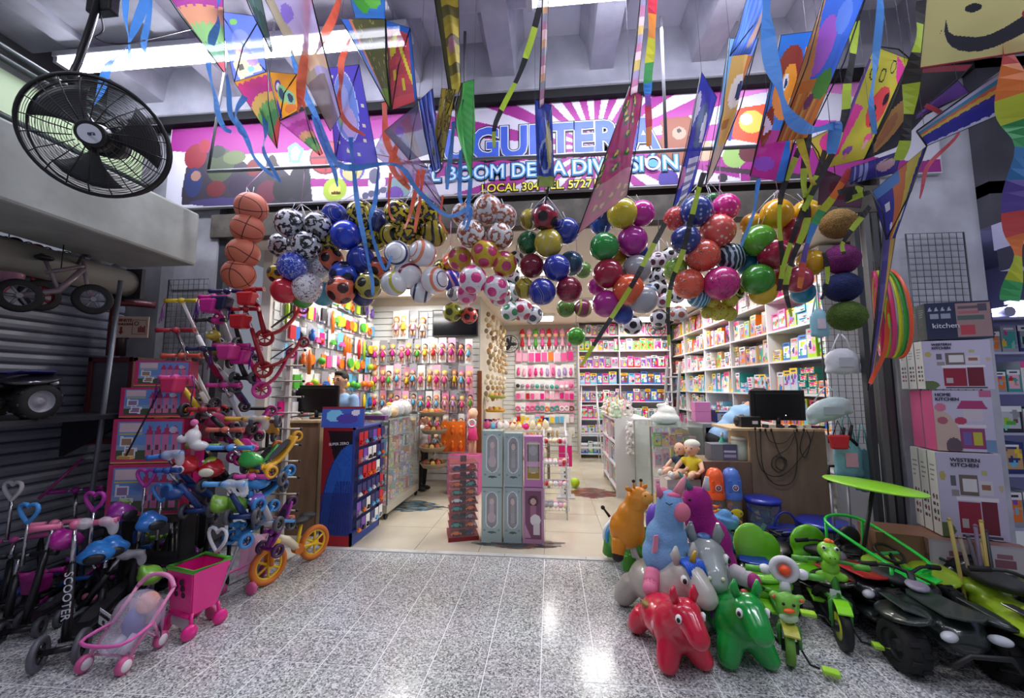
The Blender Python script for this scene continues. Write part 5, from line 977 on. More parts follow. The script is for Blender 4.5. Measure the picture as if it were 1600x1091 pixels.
st=thing('box_plinth','low dark plinth carrying the stack of castle boxes','plinth',(P(222,800,2.66).x,2.70,0));obj('top',MB().b(-.24,.26,-.06,.16,P(222,805,2.66).z-.04,P(222,805,2.66).z-.001),M('#1e1e22',.6),st);
for x in(-.22,.24):obj('panel',MB().b(x-.01,x+.01,.03,.15,0,P(222,805,2.66).z-.04),M('#1e1e22',.6),st)
for i,(px,py,w_,h,Y)in enumerate(((262,650,.26,.22,2.95),(270,760,.30,.28,2.9),(330,690,.24,.2,3.1),(268,700,.22,.18,2.85))):
 p=P(px,py,Y);obj('toy_carton',box_design(['red','hot pink','pink','red'][i],i%3,True),PM,None,(p.x,p.y,p.z),(0,0,R(5)),(w_,.1,h),label='glossy %s toy carton behind the scooters, %s of four'%(['red','hot pink','pink','dark red'][i],NTH[i]),cat='box',group='cartons behind the scooters')
rk=thing('scooter_rack','dark tiered metal rack hidden behind the heap of scooters','rack',(-2.75,2.95,0));RM=M('#26262b',.5,.4)
for k,(y,z)in enumerate(((-.25,.28),(0,.62),(.2,.98),(.35,1.32))):
 obj('rack_shelf',MB().b(-.34,.30,y-.03,y+.14,z-.02,z),RM,rk)
 for x in(-.33,.28):obj('upright',MB().b(x-.01,x+.01,y,y+.02,0,z),RM,rk)
# ================================================================ SCOOTERS
def plank(p0,p1,side,w_,th):
 m_=MB();s=side.normalized()*w_/2;t_=(p1-p0).cross(side).normalized()*th/2;vs=[]
 k=5
 for i in range(k):
  u=i/(k-1);c=p0.lerp(p1,u);ww=1 if 0<i<k-1 else.6
  vs+=[c-s*ww-t_,c+s*ww-t_,c+s*ww+t_,c-s*ww+t_]
 fs=[(3,2,1,0),(4*k-4,4*k-3,4*k-2,4*k-1)]
 for i in range(k-1):
  for j in range(4):a_,b_=4*i+j,4*i+(j+1)%4;fs.append((a_,b_,b_+4,a_+4))
 return m_.add(vs,fs)
def scooter(label,Fp,Tp,Bp,deck='#1c1c20',grip='#d05c94',stem='#1a1a1e',wheelc='#4c4c54',bar=.15,upper=.35,three=True,basket=None,head=None,barvec=None,wr=.05,film=False,streamers=None,lettering=None,dw=.10,seat=None,group='kick scooters in the left heap',name='kick_scooter',curve=0.0):
 F_,T_,B_=[Vector(v)for v in(Fp,Tp,Bp)];t=thing(name,label,'scooter',F_,0,group);T_=T_-F_;B_=B_-F_
 d=B_.copy();d.z=0;d=d.normalized()if d.length>.02 else Vector((0,1,0));side=Vector((d.y,-d.x,0));up=B_.cross(side);up=up.normalized()if up.z<0 else up.normalized()
 if up.z<0:up=-up
 z0=up*(wr+.02);dm=M(deck,.35,coat=.3);gm=M(grip,.4)
 if curve:obj('deck',MB().tube(sm_path([z0,z0+B_*.35-up*curve,z0+B_*.75-up*curve*.7,z0+B_],3),[dw*.35]+[dw*.5]*8+[dw*.42],8,flat=.28),dm,t)
 else:obj('deck',plank(z0+B_*.06,z0+B_*1.05,side,dw,.022),dm,t,bev=.006)
 obj('deck_pad',plank(z0+B_*.25+up*.013,z0+B_*.85+up*.013,side,dw*.7,.004),M('#3c3c44',.8)if deck!='#1c1c20' else M('#2e2e34',.8),t)
 wm=M('#26262a',.5)
 if three:
  for s_ in(-1,1):wheel(t,side*s_*.085+up*wr,side,wr,.028,M(wheelc,.4),wm,False,5)
  obj('axle',MB().cyl(side*-.085+up*wr,side*.085+up*wr,.016),M(stem,.3),t)
 else:wheel(t,up*wr,side,wr*1.4,.03,M(wheelc,.4),M(deck,.4),False,6)
 wheel(t,B_*1.05+up*wr,side,wr*.9,.03,M(wheelc,.4),wm,False,5)
 m0=z0+B_*.05;mid=m0.lerp(T_,1-upper)
 obj('stem',MB().tube([m0,m0.lerp(mid,.5),mid],[.022,.019,.017],10),M(stem,.35),t)
 obj('upper_stem',MB().tube([mid,T_],.012,8),CHROME if stem!='#e8e8ec' else M('#e8e8ec',.3),t)
 bv=(barvec.normalized()if barvec is not None else side)
 hb=obj('handlebar',MB().cyl(T_-bv*bar,T_+bv*bar,.010,n=8),CHROME,t)
 obj('clamp',MB().ell(T_,(.028,.028,.024),12,8),gm,hb)
 for s_ in(-1,1):obj('grip',MB().tube([T_+bv*s_*bar*.3,T_+bv*s_*bar*.85,T_+bv*s_*bar],[.016,.017,.021],10),gm,hb)
 if basket:obj('basket',MB().prism([(-.07,.05),(.07,.05),(.05,-.06),(-.05,-.06)],-.05,.05,'y',c=tuple(T_.lerp(m0,.22)-d*.06)),M(basket,.35,coat=.3),t,bev=.015)
 if head:
  h=obj('front_head',organic(MB().ell((0,0,0),(.05,.045,.045)).ell((0,-.04,-.015),(.03,.025,.022)),.008,3,'schead'),M(head,.35),t,T_.lerp(m0,.5)-d*.03,None,1.0)
  for s_ in(-1,1):obj('eye',cached('sceye',lambda:MB().ell((0,0,0),.010,8,6)),WHITE,h,(s_*.02,-.045,.015))
 if film:
  obj('plastic_wrap',organic(MB().ell(T_+bv*bar*.2,(.05,.035,.035)).ell(T_+bv*bar*.7,(.05,.03,.03)).ell(T_+bv*bar*.9-Vector((0,0,.04)),(.03,.025,.05)),.012,2),M('#f0f0f8',.12,alpha=.38,bump=.8,scale=30),t)
 if streamers:
  for s_ in(-1,1):
   for k in range(3):obj('tassel',MB().tube([T_+bv*s_*bar,T_+bv*s_*(bar+.02)+Vector((0,0,-.06)),T_+bv*s_*(bar+.01*k)+Vector((0,-.01*k,-.15-.02*k))],.005,4),M(streamers,.3,.6),t)
 if seat:obj('seat_pod',MB().ell(z0+B_*.35+up*.07,(.075,.075,.05),14,8),M(seat,.35,coat=.3),t)
 if lettering:
  q=Matrix((-(m0-T_).normalized()*-1,Vector((0,0,0)),Vector((0,0,0))))
  ax=(m0-T_).normalized();nn=Vector((.35,-.9,.2));nn=(nn-ax*nn.dot(ax)).normalized();yy=nn.cross(ax)
  o=text(lettering,.055,M('#c8c8d0',.4),t,m0.lerp(T_,.38)+nn*.022,name='lettering');o.rotation_euler=Matrix((ax,yy,nn)).transposed().to_euler()
 return t
GB=lambda f,b_:(G(*f),G(*b_))
def sg(label,f,T,dY,b_,**k):
 F_=G(*f);B_=G(*b_);scooter(label,F_,P(T[0],T[1],F_.y+dY),B_,**k)
sg('foremost black scooter at the left with clear wheels and lettered stem',(92,1042),(118,820),.12,(205,925),grip='#d86c94',bar=.19,film=True,lettering='SCOOTER',wheelc='#5c5c64',wr=.085,dw=.13)
sg('black scooter with a pink grip just behind the lettered one',(30,1000),(85,818),.14,(130,925),grip='#dc7498',bar=.13,wr=.055,upper=.3)
sg('black scooter with a long black bar at the left edge',(5,985),(30,868),.1,(95,930),grip='#202024',bar=.2)
sg('scooter with a mauve grip bar at the left edge',(0,960),(22,843),.14,(60,900),grip='#cc5ca0',deck='#b02c84',bar=.17)
sg('scooter with lime grips and a chrome stem in the heap',(195,960),(226,782),.16,(262,890),grip='#8cb84c',deck='#2c5cb0',bar=.14,upper=.45)
sg('scooter with magenta grips behind the wrapped bar',(110,930),(118,766),.1,(165,880),grip='#a42c94',deck='#a4248c',bar=.15)
sg('scooter with blue grips beside the magenta ones',(165,925),(170,791),.1,(205,880),grip='#3c74b8',deck='#2c74c4',bar=.11)
sg('scooter with pink grips and hanging plastic near the white heart',(270,905),(275,797),.12,(300,872),grip='#d8789c',deck='#3c8c3c',bar=.14,film=True)
sg('scooter with a pink bar left of the blue one',(300,880),(312,752),.12,(318,862),grip='#d4749c',deck='#6c44a0',bar=.13)
sg('red gripped scooter at the far left',(15,905),(35,752),.12,(60,870),grip='#8c2c3c',deck='#8c1c34',bar=.15)
sg('scooter with dusty pink grips and black clamp at the back left',(60,920),(62,790),.12,(110,880),grip='#b45c6c',deck='#2a2a30',bar=.12)
sg('scooter lying low with a violet deck under the heap',(150,975),(168,858),.2,(230,930),grip='#8c2c8c',deck='#7c3c9c',bar=.1)
sg('low scooter with lime yellow deck behind the pink stroller',(185,905),(210,835),.25,(255,868),grip='#c8dc3c',deck='#b8d42c',bar=.1)
sg('low scooter with pink grips beside the lime helmet',(135,985),(150,935),.2,(210,950),grip='#dc7ca4',deck='#8c2434',bar=.1)
sg('scooter with magenta side plates near the fore wheels',(48,965),(66,895),.1,(110,905),grip='#c02c94',deck='#b02488',bar=.11,basket='#a82484')
sg('scooter with a blue basket tray in the heap middle',(205,925),(214,812),.12,(245,880),grip='#3c7cc8',deck='#2c74c0',bar=.10,basket='#2c64b4')
for lab_,f,T,b_,kw in(('pink bar and film',(262,925),(268,800),(305,880),dict(grip='#dc84a8',deck='#24242a',film=True)),('pale pink bar',(236,915),(300,756),(290,868),dict(grip='#d87ca0',deck='#7c2c8c')),('blue bar and black stem',(215,930),(205,858),(262,880),dict(grip='#3c7cc8',deck='#2c64b0')),
('violet bar',(165,950),(140,870),(215,900),dict(grip='#8c3c9c',deck='#6c2c84')),('wrapped silver bar',(120,975),(190,868),(190,912),dict(grip='#a8a8b4',deck='#1c1c20',film=True)),('green sleeve',(285,900),(262,838),(318,862),dict(grip='#7cb83c',deck='#3c6c2c')),('navy bar',(318,880),(335,790),(345,855),dict(grip='#2c3c7c',deck='#26306c'))):
 sg('scooter with %s filling the front of the heap'%lab_,f,T,.12,b_,bar=.12,**kw)
def sp(label,f,T,b_,**k):scooter(label,P(*f),P(*T),P(*b_),**k)
XV=Vector((1,.1,0))
sp('tall white stemmed scooter with yellow neck and tinsel at the top',(312,565,2.98),(284,470,2.90),(335,600,3.1),grip='#e0c434',stem='#e8e8ec',deck='#c03c84',streamers='#a45ca8',barvec=XV,bar=.13,upper=.6)
sp('white stemmed scooter with dark red bar and yellow neck',(318,640,2.9),(275,516,2.82),(345,650,3.05),grip='#b02c3c',stem='#e4e4e0',deck='#c02c3c',barvec=XV,bar=.15,upper=.6,head='#d8b03c')
sp('white stemmed scooter with navy bar',(350,610,2.9),(318,545,2.84),(372,640,3.0),grip='#26305c',stem='#c4c4c8',deck='#2c3470',barvec=XV,bar=.13,upper=.6)
sp('white stemmed scooter with orange red bar',(322,660,2.84),(284,556,2.78),(350,690,3.0),grip='#c85c44',stem='#e4e0d8',deck='#c8343c',barvec=XV,bar=.15,upper=.6)
sp('scooter with pink grips and purple tinsel by the castle boxes',(300,650,2.75),(275,590,2.68),(325,665,2.9),grip='#dc5ca4',stem='#e0c03c',deck='#d83c84',barvec=XV,bar=.12,streamers='#8c3c94',basket='#e0386c')
sp('scooter with bright pink bar over a grey wrapped stem',(375,680,2.9),(350,602,2.86),(400,690,3.05),grip='#d83c9c',stem='#a4a4ac',deck='#c83c8c',barvec=XV,bar=.13,upper=.3)
sp('black stemmed scooter with red sleeve leaning across the middle',(352,690,2.75),(318,640,2.7),(385,690,2.95),grip='#a02434',stem='#1a1a1e',deck='#a82434',barvec=XV,bar=.11)
sp('scooter with yellow clamp and clear film grips in the middle',(412,668,2.85),(386,655,2.83),(425,690,3.05),grip='#e8b83c',stem='#6c3428',deck='#e0a83c',barvec=XV,bar=.16,film=True,upper=.3)
sp('scooter with rust red bar and yellow neck in the middle',(400,740,2.75),(352,672,2.7),(420,745,2.95),grip='#c8604c',stem='#e0c44c',deck='#3cac5c',barvec=XV,bar=.13,upper=.3)
sp('scooter with lime left bar and blue clamp',(418,760,2.7),(360,700,2.65),(440,770,2.9),grip='#4c94dc',stem='#26407c',deck='#2c6cc0',barvec=XV,bar=.16,upper=.45)
sp('scooter with lime grip over a black sleeve',(345,760,2.75),(318,697,2.66),(372,770,2.9),grip='#94b85c',stem='#1e1e22',deck='#8cb42c',barvec=XV,bar=.12,head='#a8c83c')
sp('scooter with blue bar before the castle boxes',(290,770,2.62),(258,712,2.5),(318,790,2.8),grip='#3c7cc4',stem='#2c4c94',deck='#2c5cac',barvec=Vector((1,.05,.15)),bar=.12,film=True)
sp('dark blue scooter stem below the castle boxes',(305,810,2.6),(262,735,2.48),(330,820,2.8),grip='#2c4c94',stem='#2a4484',deck='#26407c',barvec=XV,bar=.08)
sp('scooter with light blue clamp, navy stem and clear film',(375,820,2.55),(352,757,2.5),(395,830,2.75),grip='#5ca0dc',stem='#1e3468',deck='#1c2c5c',barvec=XV,bar=.14,film=True)
sp('pink T bar scooter in front of the blue deck',(415,830,2.72),(394,745,2.66),(450,830,2.95),grip='#e84cac',stem='#b8b8c0',deck='#4c94d4',barvec=XV,bar=.12,head='#8c5cc0')
sp('pink wheeled scooter hanging by its deck on the rack post',(418,615,3.0),(385,545,2.95),(462,560,3.12),grip='#c82c8c',stem='#c82c84',deck='#c42c5c',three=False,barvec=XV,bar=.12,curve=.04,wheelc='#d83c9c',basket='#d02c94')
sp('red three wheel scooter hanging highest on the rack post',(421,535,3.0),(397,452,2.92),(478,492,3.12),grip='#b01c2c',stem='#a81c2c',deck='#b8202c',three=False,barvec=XV,bar=.08,curve=.05,wheelc='#a81c28',basket='#c8202c')
sp('red three wheel scooter hanging second on the rack post',(418,585,2.98),(384,483,2.9),(478,544,3.12),grip='#a81c2c',stem='#a01c2c',deck='#b4202c',three=False,barvec=XV,bar=.11,curve=.05,wheelc='#a41c28',basket='#c4222c')
sp('navy basket scooter under the basketballs with purple tinsel',(372,560,2.98),(355,455,2.9),(395,570,3.1),grip='#26285c',stem='#16161a',deck='#1c2450',barvec=XV,bar=.14,basket='#1e2248',streamers='#5c2c94')
sp('magenta basket scooter left of the navy one',(352,545,2.95),(335,464,2.88),(372,560,3.08),grip='#c8288c',stem='#c8c8cc',deck='#c8288c',barvec=XV,bar=.12,basket='#d02c94',streamers='#6c2c9c',head='#d02c94')
sp('pink basket scooter below with purple tinsel',(378,600,2.92),(362,540,2.86),(398,610,3.05),grip='#b82c84',stem='#26262c',deck='#c8308c',barvec=XV,bar=.14,basket='#d0388c',streamers='#6c2c8c')
sp('scooter with a yellow black animal face by the left grid',(340,560,2.92),(330,500,2.88),(355,575,3.05),grip='#2c2c30',stem='#8c843c',deck='#b0a43c',barvec=XV,bar=.12,head='#b4a43c')
sp('yellow scooter with its long deck raised on the rack',(420,742,2.75),(405,735,2.72),(468,690,2.95),grip='#e8ac2c',stem='#e8ac2c',deck='#eeb02c',three=True,barvec=XV,bar=.06,curve=.03,wheelc='#e8a82c',dw=.12,wr=.045)
sp('blue scooter with its deck raised below the yellow one',(398,795,2.7),(392,760,2.68),(455,745,2.95),grip='#3c8cd0',stem='#3c8cd0',deck='#4494d8',three=True,barvec=XV,bar=.06,curve=.03,wheelc='#3c8cd0',dw=.12,seat='#4494d8')
sp('lower blue scooter deck by the wrapped stroller',(378,850,2.68),(372,820,2.66),(430,800,2.9),grip='#3c8cd0',stem='#3c8cd0',deck='#4494d8',three=True,barvec=XV,bar=.05,curve=.03,wheelc='#3c8cd0',dw=.11)
sp('green scooter deck raised behind the rack post',(405,740,2.95),(398,722,2.92),(438,705,3.1),grip='#3ca84c',stem='#3ca84c',deck='#44b454',barvec=XV,bar=.05,wheelc='#e87c3c')
sp('violet scooter deck behind the balance bike',(430,860,2.95),(425,830,2.9),(462,790,3.1),grip='#8c2c8c',stem='#8c2c8c',deck='#9c3494',barvec=XV,bar=.05,wheelc='#4c2c5c')
sp('magenta scooter deck behind the middle of the rack',(380,720,2.95),(372,690,2.9),(430,650,3.12),grip='#c8308c',stem='#c8308c',deck='#d03c98',barvec=XV,bar=.06,wheelc='#b02c84',seat='#c83094')
def blob_toy(name,label,cat,px,py,Y,blobs,col_,extra=(),s=1.0,rz=0,group=None,vox=.008):
 t=thing(name,label,cat,P(px,py,Y),rz,group,s);m_=MB()
 for c,r in blobs:m_.ell(c,r)
 obj('body',organic(m_,vox,3),M(col_,.35,coat=.3),t)
 for nm,c,r,cc in extra:obj(nm,MB().ell(c,r,12,8),M(cc,.35),t)
 return t
blob_toy('pony_ride','white pony headed push toy with a pink blob behind','toy',302,683,2.62,[((0,0,0),(.05,.045,.06)),((-.05,-.03,-.01),(.04,.03,.03)),((.05,0,-.06),(.07,.04,.035)),((.02,0,.06),(.015,.012,.03))],'#e4e0e0',[('eye',(-.03,-.045,.02),.008,'#2c2c30'),('pompom',(.0,0,.1),.025,'#e070a8')])
for i,(px,py,Y,c,nm,ac)in enumerate(((290,730,2.6,'#c01c2c','glossy red','#e0e0e0'),(330,735,2.66,'#b81c28','deep red','#e0d8c0'),(258,650,2.8,'#c42c50','raspberry','#e8c03c'),(150,868,2.25,'#2c84d4','bright blue','#15151a'),(175,858,2.35,'#2c7ccc','second bright blue','#1a1a20'),(237,818,2.45,'#2c6cb8','blue edged dark','#15181e'),(190,803,2.45,'#8c2c8c','violet edged dark','#1e1a24'),(103,845,2.3,'#b02490','magenta','#80186c'),(345,790,2.62,'#7cac3c','lime','#3c4c2c'),(372,790,2.66,'#6c9c34','second lime','#26301c'),(235,900,2.38,'#7cb83c','leaf green','#3c6c2c'),(270,770,2.55,'#244c8c','navy blue','#c03c3c'),(392,720,2.7,'#3cb04c','bright green','#e87c3c'),(385,700,2.82,'#d02c94','hot pink','#e85cac'),(340,660,2.85,'#c03c6c','rose','#3c3c6c'))):
 t=thing('scooter_pod','%s plastic seat pod among the heaped scooters'%nm,'toy seat',P(px,py,Y),R(15*i),'plastic seat pods in the heap')
 obj('shell',organic(MB().ell((0,0,0),(.088,.065,.05)).ell((0,0,.018),(.06,.055,.045)).ell((0,.04,.03),(.06,.02,.05)),.012,3,'pod'),M(c,.3,coat=.4),t);obj('inset',MB().ell((0,-.062,-.005),(.05,.018,.03),12,8),M(ac,.4),t)
for i,(px,py,Y,c,nm)in enumerate(((45,800,2.2,'#4c9ce4','light blue'),(228,745,2.5,'#b83ca0','magenta'),(148,782,2.3,'#b0309c','violet'),(253,768,2.5,'#3c84c8','blue'),(20,765,2.3,'#d8d4d8','white'))):
 t=thing('toy_push_stick','%s heart shaped push handle on a grey rod'%nm,'handle',P(px,py,Y),0,'heart shaped push handles');hp=[]
 for k in range(24):
  a_=2*PI*k/24;hp.append(Vector((.065*math.sin(a_)**3,0,.055*math.cos(a_)-.02*math.cos(2*a_)-.008*math.cos(3*a_))))
 obj('loop',MB().tube(hp,.011,8,closed=True),M(c,.35),t);obj('rod',MB().tube([(0,0,-.07),(-.03,.02,-.32)],.009,8),CHROME,t)
t=thing('broom_stick','long thin black stick leaning diagonally across the castle boxes','stick',P(196,714,2.5));e=P(283,545,2.85)-t.location;obj('shaft',MB().cyl((0,0,0),e,.006,n=6),BLACK,t);obj('foot',MB().b(-.05,.05,-.015,.015,-.015,.005),M('#c89c5c',.6),t)
t=thing('push_bar','slanting magenta push bar in the dark corner by the shutter','bar',P(60,780,2.5));e=P(130,716,2.7)-t.location;obj('shaft',MB().cyl((0,0,0),e,.009),M('#8c2468',.35),t);obj('grip',MB().cyl(e,e+Vector((.07,.02,.0)),.010),M('#8c8c94',.4),t)
# ---- rack post with pegs
t=thing('peg_post','white square post with side pegs holding hanging scooters','rack',G(437,868));PB=M('#d0ccc4',.45)
obj('post',MB().b(-.02,.02,-.02,.02,0,1.92),PB,t,bev=.003);obj('foot',MB().b(-.16,.16,-.12,.12,0,.02),PB,t)
for k in range(12):pg=obj('peg',MB().cyl((-.16 if k%2 else-.13,-.04,.25+.145*k),(.13 if k%2 else.16,-.01,.25+.145*k),.008,n=8),M('#b4aca0',.4,.3),t);obj('peg_cap',MB().ell((.15,-.01,.25+.145*k),.013,8,6),BLACK,pg)
# ---- yellow balance bike
F_=G(418,914);B_=G(490,874);t=thing('balance_bike','yellow balance bike with orange tyres beside the doorway','bicycle',F_);d=B_-F_;sd_=Vector((d.y,-d.x,0)).normalized()
sd_=(sd_+Vector((.5,-.4,0))).normalized()
YW=M('#f0c81e',.35,coat=.3);OT=M('#d8782c',.5);rF=.145
for c,nm in((Vector((0,0,rF)),'front_wheel'),(d+Vector((0,0,rF)),'rear_wheel')):
 o=obj(nm,MB().torus((0,0,0),sd_,rF-.022,.022,36,10),OT,t,c);obj('rim',MB().torus((0,0,0),sd_,rF-.045,.010,32,8),YW,o);obj('hub',MB().cyl(sd_*-.03,sd_*.03,.02),YW,o)
 u_=Vector((0,0,1));w2=sd_.cross(u_)
 for k in range(6):a_=k*PI/3;obj('spoke',MB().cyl((0,0,0),u_*math.cos(a_)*(rF-.045)+w2*math.sin(a_)*(rF-.045),.009),YW,o)
u=Vector((0,0,1));hd=P(428,812,F_.y+.12)-F_
obj('fork',MB().tube([Vector((0,0,rF))+sd_*.035,Vector((0,0,.27))+sd_*.03,Vector((0,0,.30))+d*.08],.016),OT,t);obj('fork',MB().tube([Vector((0,0,rF))-sd_*.035,Vector((0,0,.27))-sd_*.03,Vector((0,0,.30))+d*.08],.016),OT,t)
obj('head_tube',MB().tube([Vector((0,0,.28))+d*.08,hd],[.028,.024],10),YW,t);obj('joint',MB().ell(Vector((0,0,.30))+d*.1,.04,12,8),YW,t)
obj('frame_tube',MB().tube([Vector((0,0,.33))+d*.1,d*.35+u*.27,d*.60+u*.16],[.028,.032,.028],10),M('#ece4c8',.35),t);obj('pivot',MB().cyl(d*.6+u*.16-sd_*.03,d*.6+u*.16+sd_*.03,.04),OT,t)
obj('chain_stay',MB().tube([d*.60+u*.16,d+u*rF+sd_*.03],.014),YW,t);obj('seat_post',MB().tube([d*.58+u*.18,d*.66+u*.36],.014),YW,t)
obj('saddle',organic(MB().ell(d*.68+u*.38,(.06,.1,.025)).ell(d*.8+u*.40,(.07,.06,.03)),.01,3),M('#202024',.6),t)
hb=obj('handlebar',MB().cyl(hd-Vector((.15,.02,0)),hd+Vector((.15,.02,.02)),.012),M('#d85c5c',.4),t)
for s_ in(-1,1):obj('grip',MB().cyl(hd+Vector((.06,.01,.005))*s_,hd+Vector((.155,.02,.015))*s_,.02),M('#d06860' if s_>0 else '#c87c5c',.5),hb)
# ---- doll strollers
def stroller(label,wf1,wf2,wr1,wr2,hl,hr,dYh,col_,cover,doll=False,seatc='#e4b4d4',name='doll_stroller'):
 A,B,C_,D_=[G(*p)for p in(wf1,wf2,wr1,wr2)];t=thing(name,label,'stroller',A);o_=A
 A,B,C_,D_=A-o_,B-o_,C_-o_,D_-o_;HL=P(*hl,(A+o_).y+dYh)-o_;HR=P(*hr,(B+o_).y+dYh)-o_;fm=M(col_,.35);u=Vector((0,0,.045))
 for(w0,n0)in((A,B),(B,A),(C_,D_),(D_,C_)):
  ax=(B-A).normalized();o=obj('wheel',MB().lathe([(0,-.016),(.034,-.016),(.042,-.010),(.042,.010),(.034,.016),(0,.016)],18),M('#d45c94',.4),t,w0+u,Vector((0,0,1)).rotation_difference(ax).to_euler());obj('hub_cap',MB().lathe([(0,.021),(.026,.020),(.03,.014)],14),M('#e8e4ea',.4),o)
 obj('front_leg',MB().tube([A+u,A.lerp(HL,.5)+u*.5,HL],.009,8),fm,t);obj('front_leg',MB().tube([B+u,B.lerp(HR,.5)+u*.5,HR],.009,8),fm,t)
 mL,mR=A.lerp(HL,.58),B.lerp(HR,.58)
 obj('rear_leg',MB().tube([C_+u,mL],.008,8),fm,t);obj('rear_leg',MB().tube([D_+u,mR],.008,8),fm,t)
 top=(HL+HR)/2+Vector((0,.02,.06))
 obj('push_bar',MB().tube(sm_path([HL,HL.lerp(top,.75)+(HL-HR)*.18,top,HR.lerp(top,.75)+(HR-HL)*.18,HR],4),.012,8),fm,t)
 obj('cross_bar',MB().cyl(A.lerp(HL,.2),B.lerp(HR,.2),.006),fm,t);obj('cross_bar',MB().cyl(C_+u,D_+u,.006),fm,t)
 s0,s1=A.lerp(HL,.35)+Vector((0,.10,.0)),B.lerp(HR,.35)+Vector((0,.10,.0));k0,k1=A.lerp(HL,.85),B.lerp(HR,.85)
 def fn(a_,b_):
  sag=np.sin(a_*PI)*.06*np.sin(np.minimum(b_*1.2,1)*PI)
  return[(s0[i]*(1-a_)+s1[i]*a_)*(1-b_)+(k0[i]*(1-a_)+k1[i]*a_)*b_+(sag if i==1 else 0)-(.10*np.sin(b_*PI)if i==2 else 0)for i in range(3)]
 obj('seat_cloth',grid_mesh(fn,Art(10,14,seatc)),PM,t)
 obj('tray_bar',MB().tube(sm_path([mL,(mL+A.lerp(HL,.35))/2+Vector((0,-.14,.02)),(mR+B.lerp(HR,.35))/2+Vector((0,-.14,.02)),mR],4),.009,8),M('#dc64ac',.35),t)
 if cover:
  c=(s0+s1+k0+k1)/4;obj('plastic_cover',organic(MB().ell(c+Vector((0,-.04,.02)),(.12,.11,.13)).ell(c+Vector((-.03,-.09,-.08)),(.10,.09,.08)),.016,2),M('#e8e0f4',.12,alpha=.30,bump=1.0,scale=22),t)
  if doll:
   dl=thing('baby_doll','wrapped baby doll with peach hood sitting in the pink stroller','doll',c+o_+Vector((0,-.03,0)))
   obj('head',MB().ell((.03,0,.07),(.045,.04,.045),14,10),M('#e49c84',.5),dl);obj('hood',MB().ell((.035,.012,.078),(.055,.045,.055),14,10),M('#dc9480',.7),dl)
   obj('body',MB().ell((-.01,-.02,-.02),(.05,.05,.08),14,10),M('#6c74b8',.6),dl);obj('leg',MB().tube([(-.02,-.04,-.06),(-.05,-.10,-.12)],.022),M('#d8d4e4',.6),dl);obj('leg',MB().tube([(.03,-.04,-.06),(.02,-.1,-.13)],.022),M('#d8d4e4',.6),dl)
 return t
stroller('pink doll stroller with wrapped doll, nearest toy on the left floor',(130,1052),(192,1055),(200,985),(250,1012),(216,915),(272,918),.16,'#e088b4',True,True)
t=thing('price_card','white handwritten card hanging on the pink stroller','card',P(163,968,2.12),R(-20));obj('card',MB().b(-.065,.065,0,.002,-.042,.042),M('#e4e2e6',.6),t,rot=(0,R(4),0));text('CANGURO',.026,BLACK,t,(0,-.003,.016),(R(90),R(4),0));text('F2',.026,BLACK,t,(0,-.003,-.018),(R(90),R(4),0))
stroller('grey framed pink doll stroller with a clear cover beside the balance bike',(330,968),(392,930),(345,930),(410,900),(385,822),(425,818),.45,'#8c8c98',True,False,'#d898c0')
# ---- pink shopping cart
o_=G(300,982);t=thing('toy_shopping_cart','hot pink toy shopping cart with green rim and white heart handle','toy cart',o_,R(-14));HP=M('#e81c8c',.3,coat=.4)
def ringbox(z,wx,wy,yo=0):return[Vector((-wx,-wy+yo,z)),Vector((wx,-wy+yo,z)),Vector((wx,wy+yo,z)),Vector((-wx,wy+yo,z))]
lo,hi=ringbox(.13,.095,.07),ringbox(.38,.115,.11,.02)
def panel(a_,b_,c_,d_,th=.006):
 n=(b_-a_).cross(d_-a_).normalized()*th;return MB().add([a_,b_,c_,d_,a_+n,b_+n,c_+n,d_+n],[(0,1,2,3),(7,6,5,4),(0,4,5,1),(1,5,6,2),(2,6,7,3),(3,7,4,0)])
for i in range(4):obj('side_panel',panel(lo[i],lo[(i+1)%4],hi[(i+1)%4],hi[i]),HP,t)
for i in range(2):
 for j in range(3):obj('heart_cutout',MB().cyl((-.035+.065*i,-.098-.008*j*1.0,.24+.04*j),(-.035+.065*i,-.094-.008*j,.24+.04*j),.018,n=10),M('#3c1c34',.6),t,(.0,.012-.0*j,0))
obj('bottom_panel',panel(*lo),HP,t);obj('rim',MB().tube([v+Vector((0,0,.005))for v in hi],.014,8,closed=True),M('#5cb83c',.35),t)
obj('lower_frame',MB().tube([Vector((-.09,-.075,.12)),Vector((.09,-.075,.12))],.015,8),HP,t)
hp=[]
for k in range(24):a_=2*PI*k/24;hp.append(Vector((.085*math.sin(a_)**3,.12,.50+.075*math.cos(a_)-.028*math.cos(2*a_)-.012*math.cos(3*a_))))
obj('heart_handle',MB().tube(hp,.011,8,closed=True),M('#e8e8ee',.3),t)
for x in(-1,1):
 obj('leg',MB().tube([(x*.095,-.07,.14),(x*.105,-.08,.05)],.010,8),HP,t);obj('leg',MB().tube([(x*.1,.08,.14),(x*.105,.09,.05)],.010,8),HP,t)
 for y in(-.09,.09):obj('wheel',MB().lathe([(0,-.014),(.04,-.014),(.045,0),(.04,.014),(0,.014)],16),HP,t,(x*.115,y,.045),(0,R(90),0))
obj('front_plate',MB().b(-.08,.08,-.075,-.07,.05,.12),M('#d0ccd4',.4,alpha=.8),t)
q=random.Random(12)
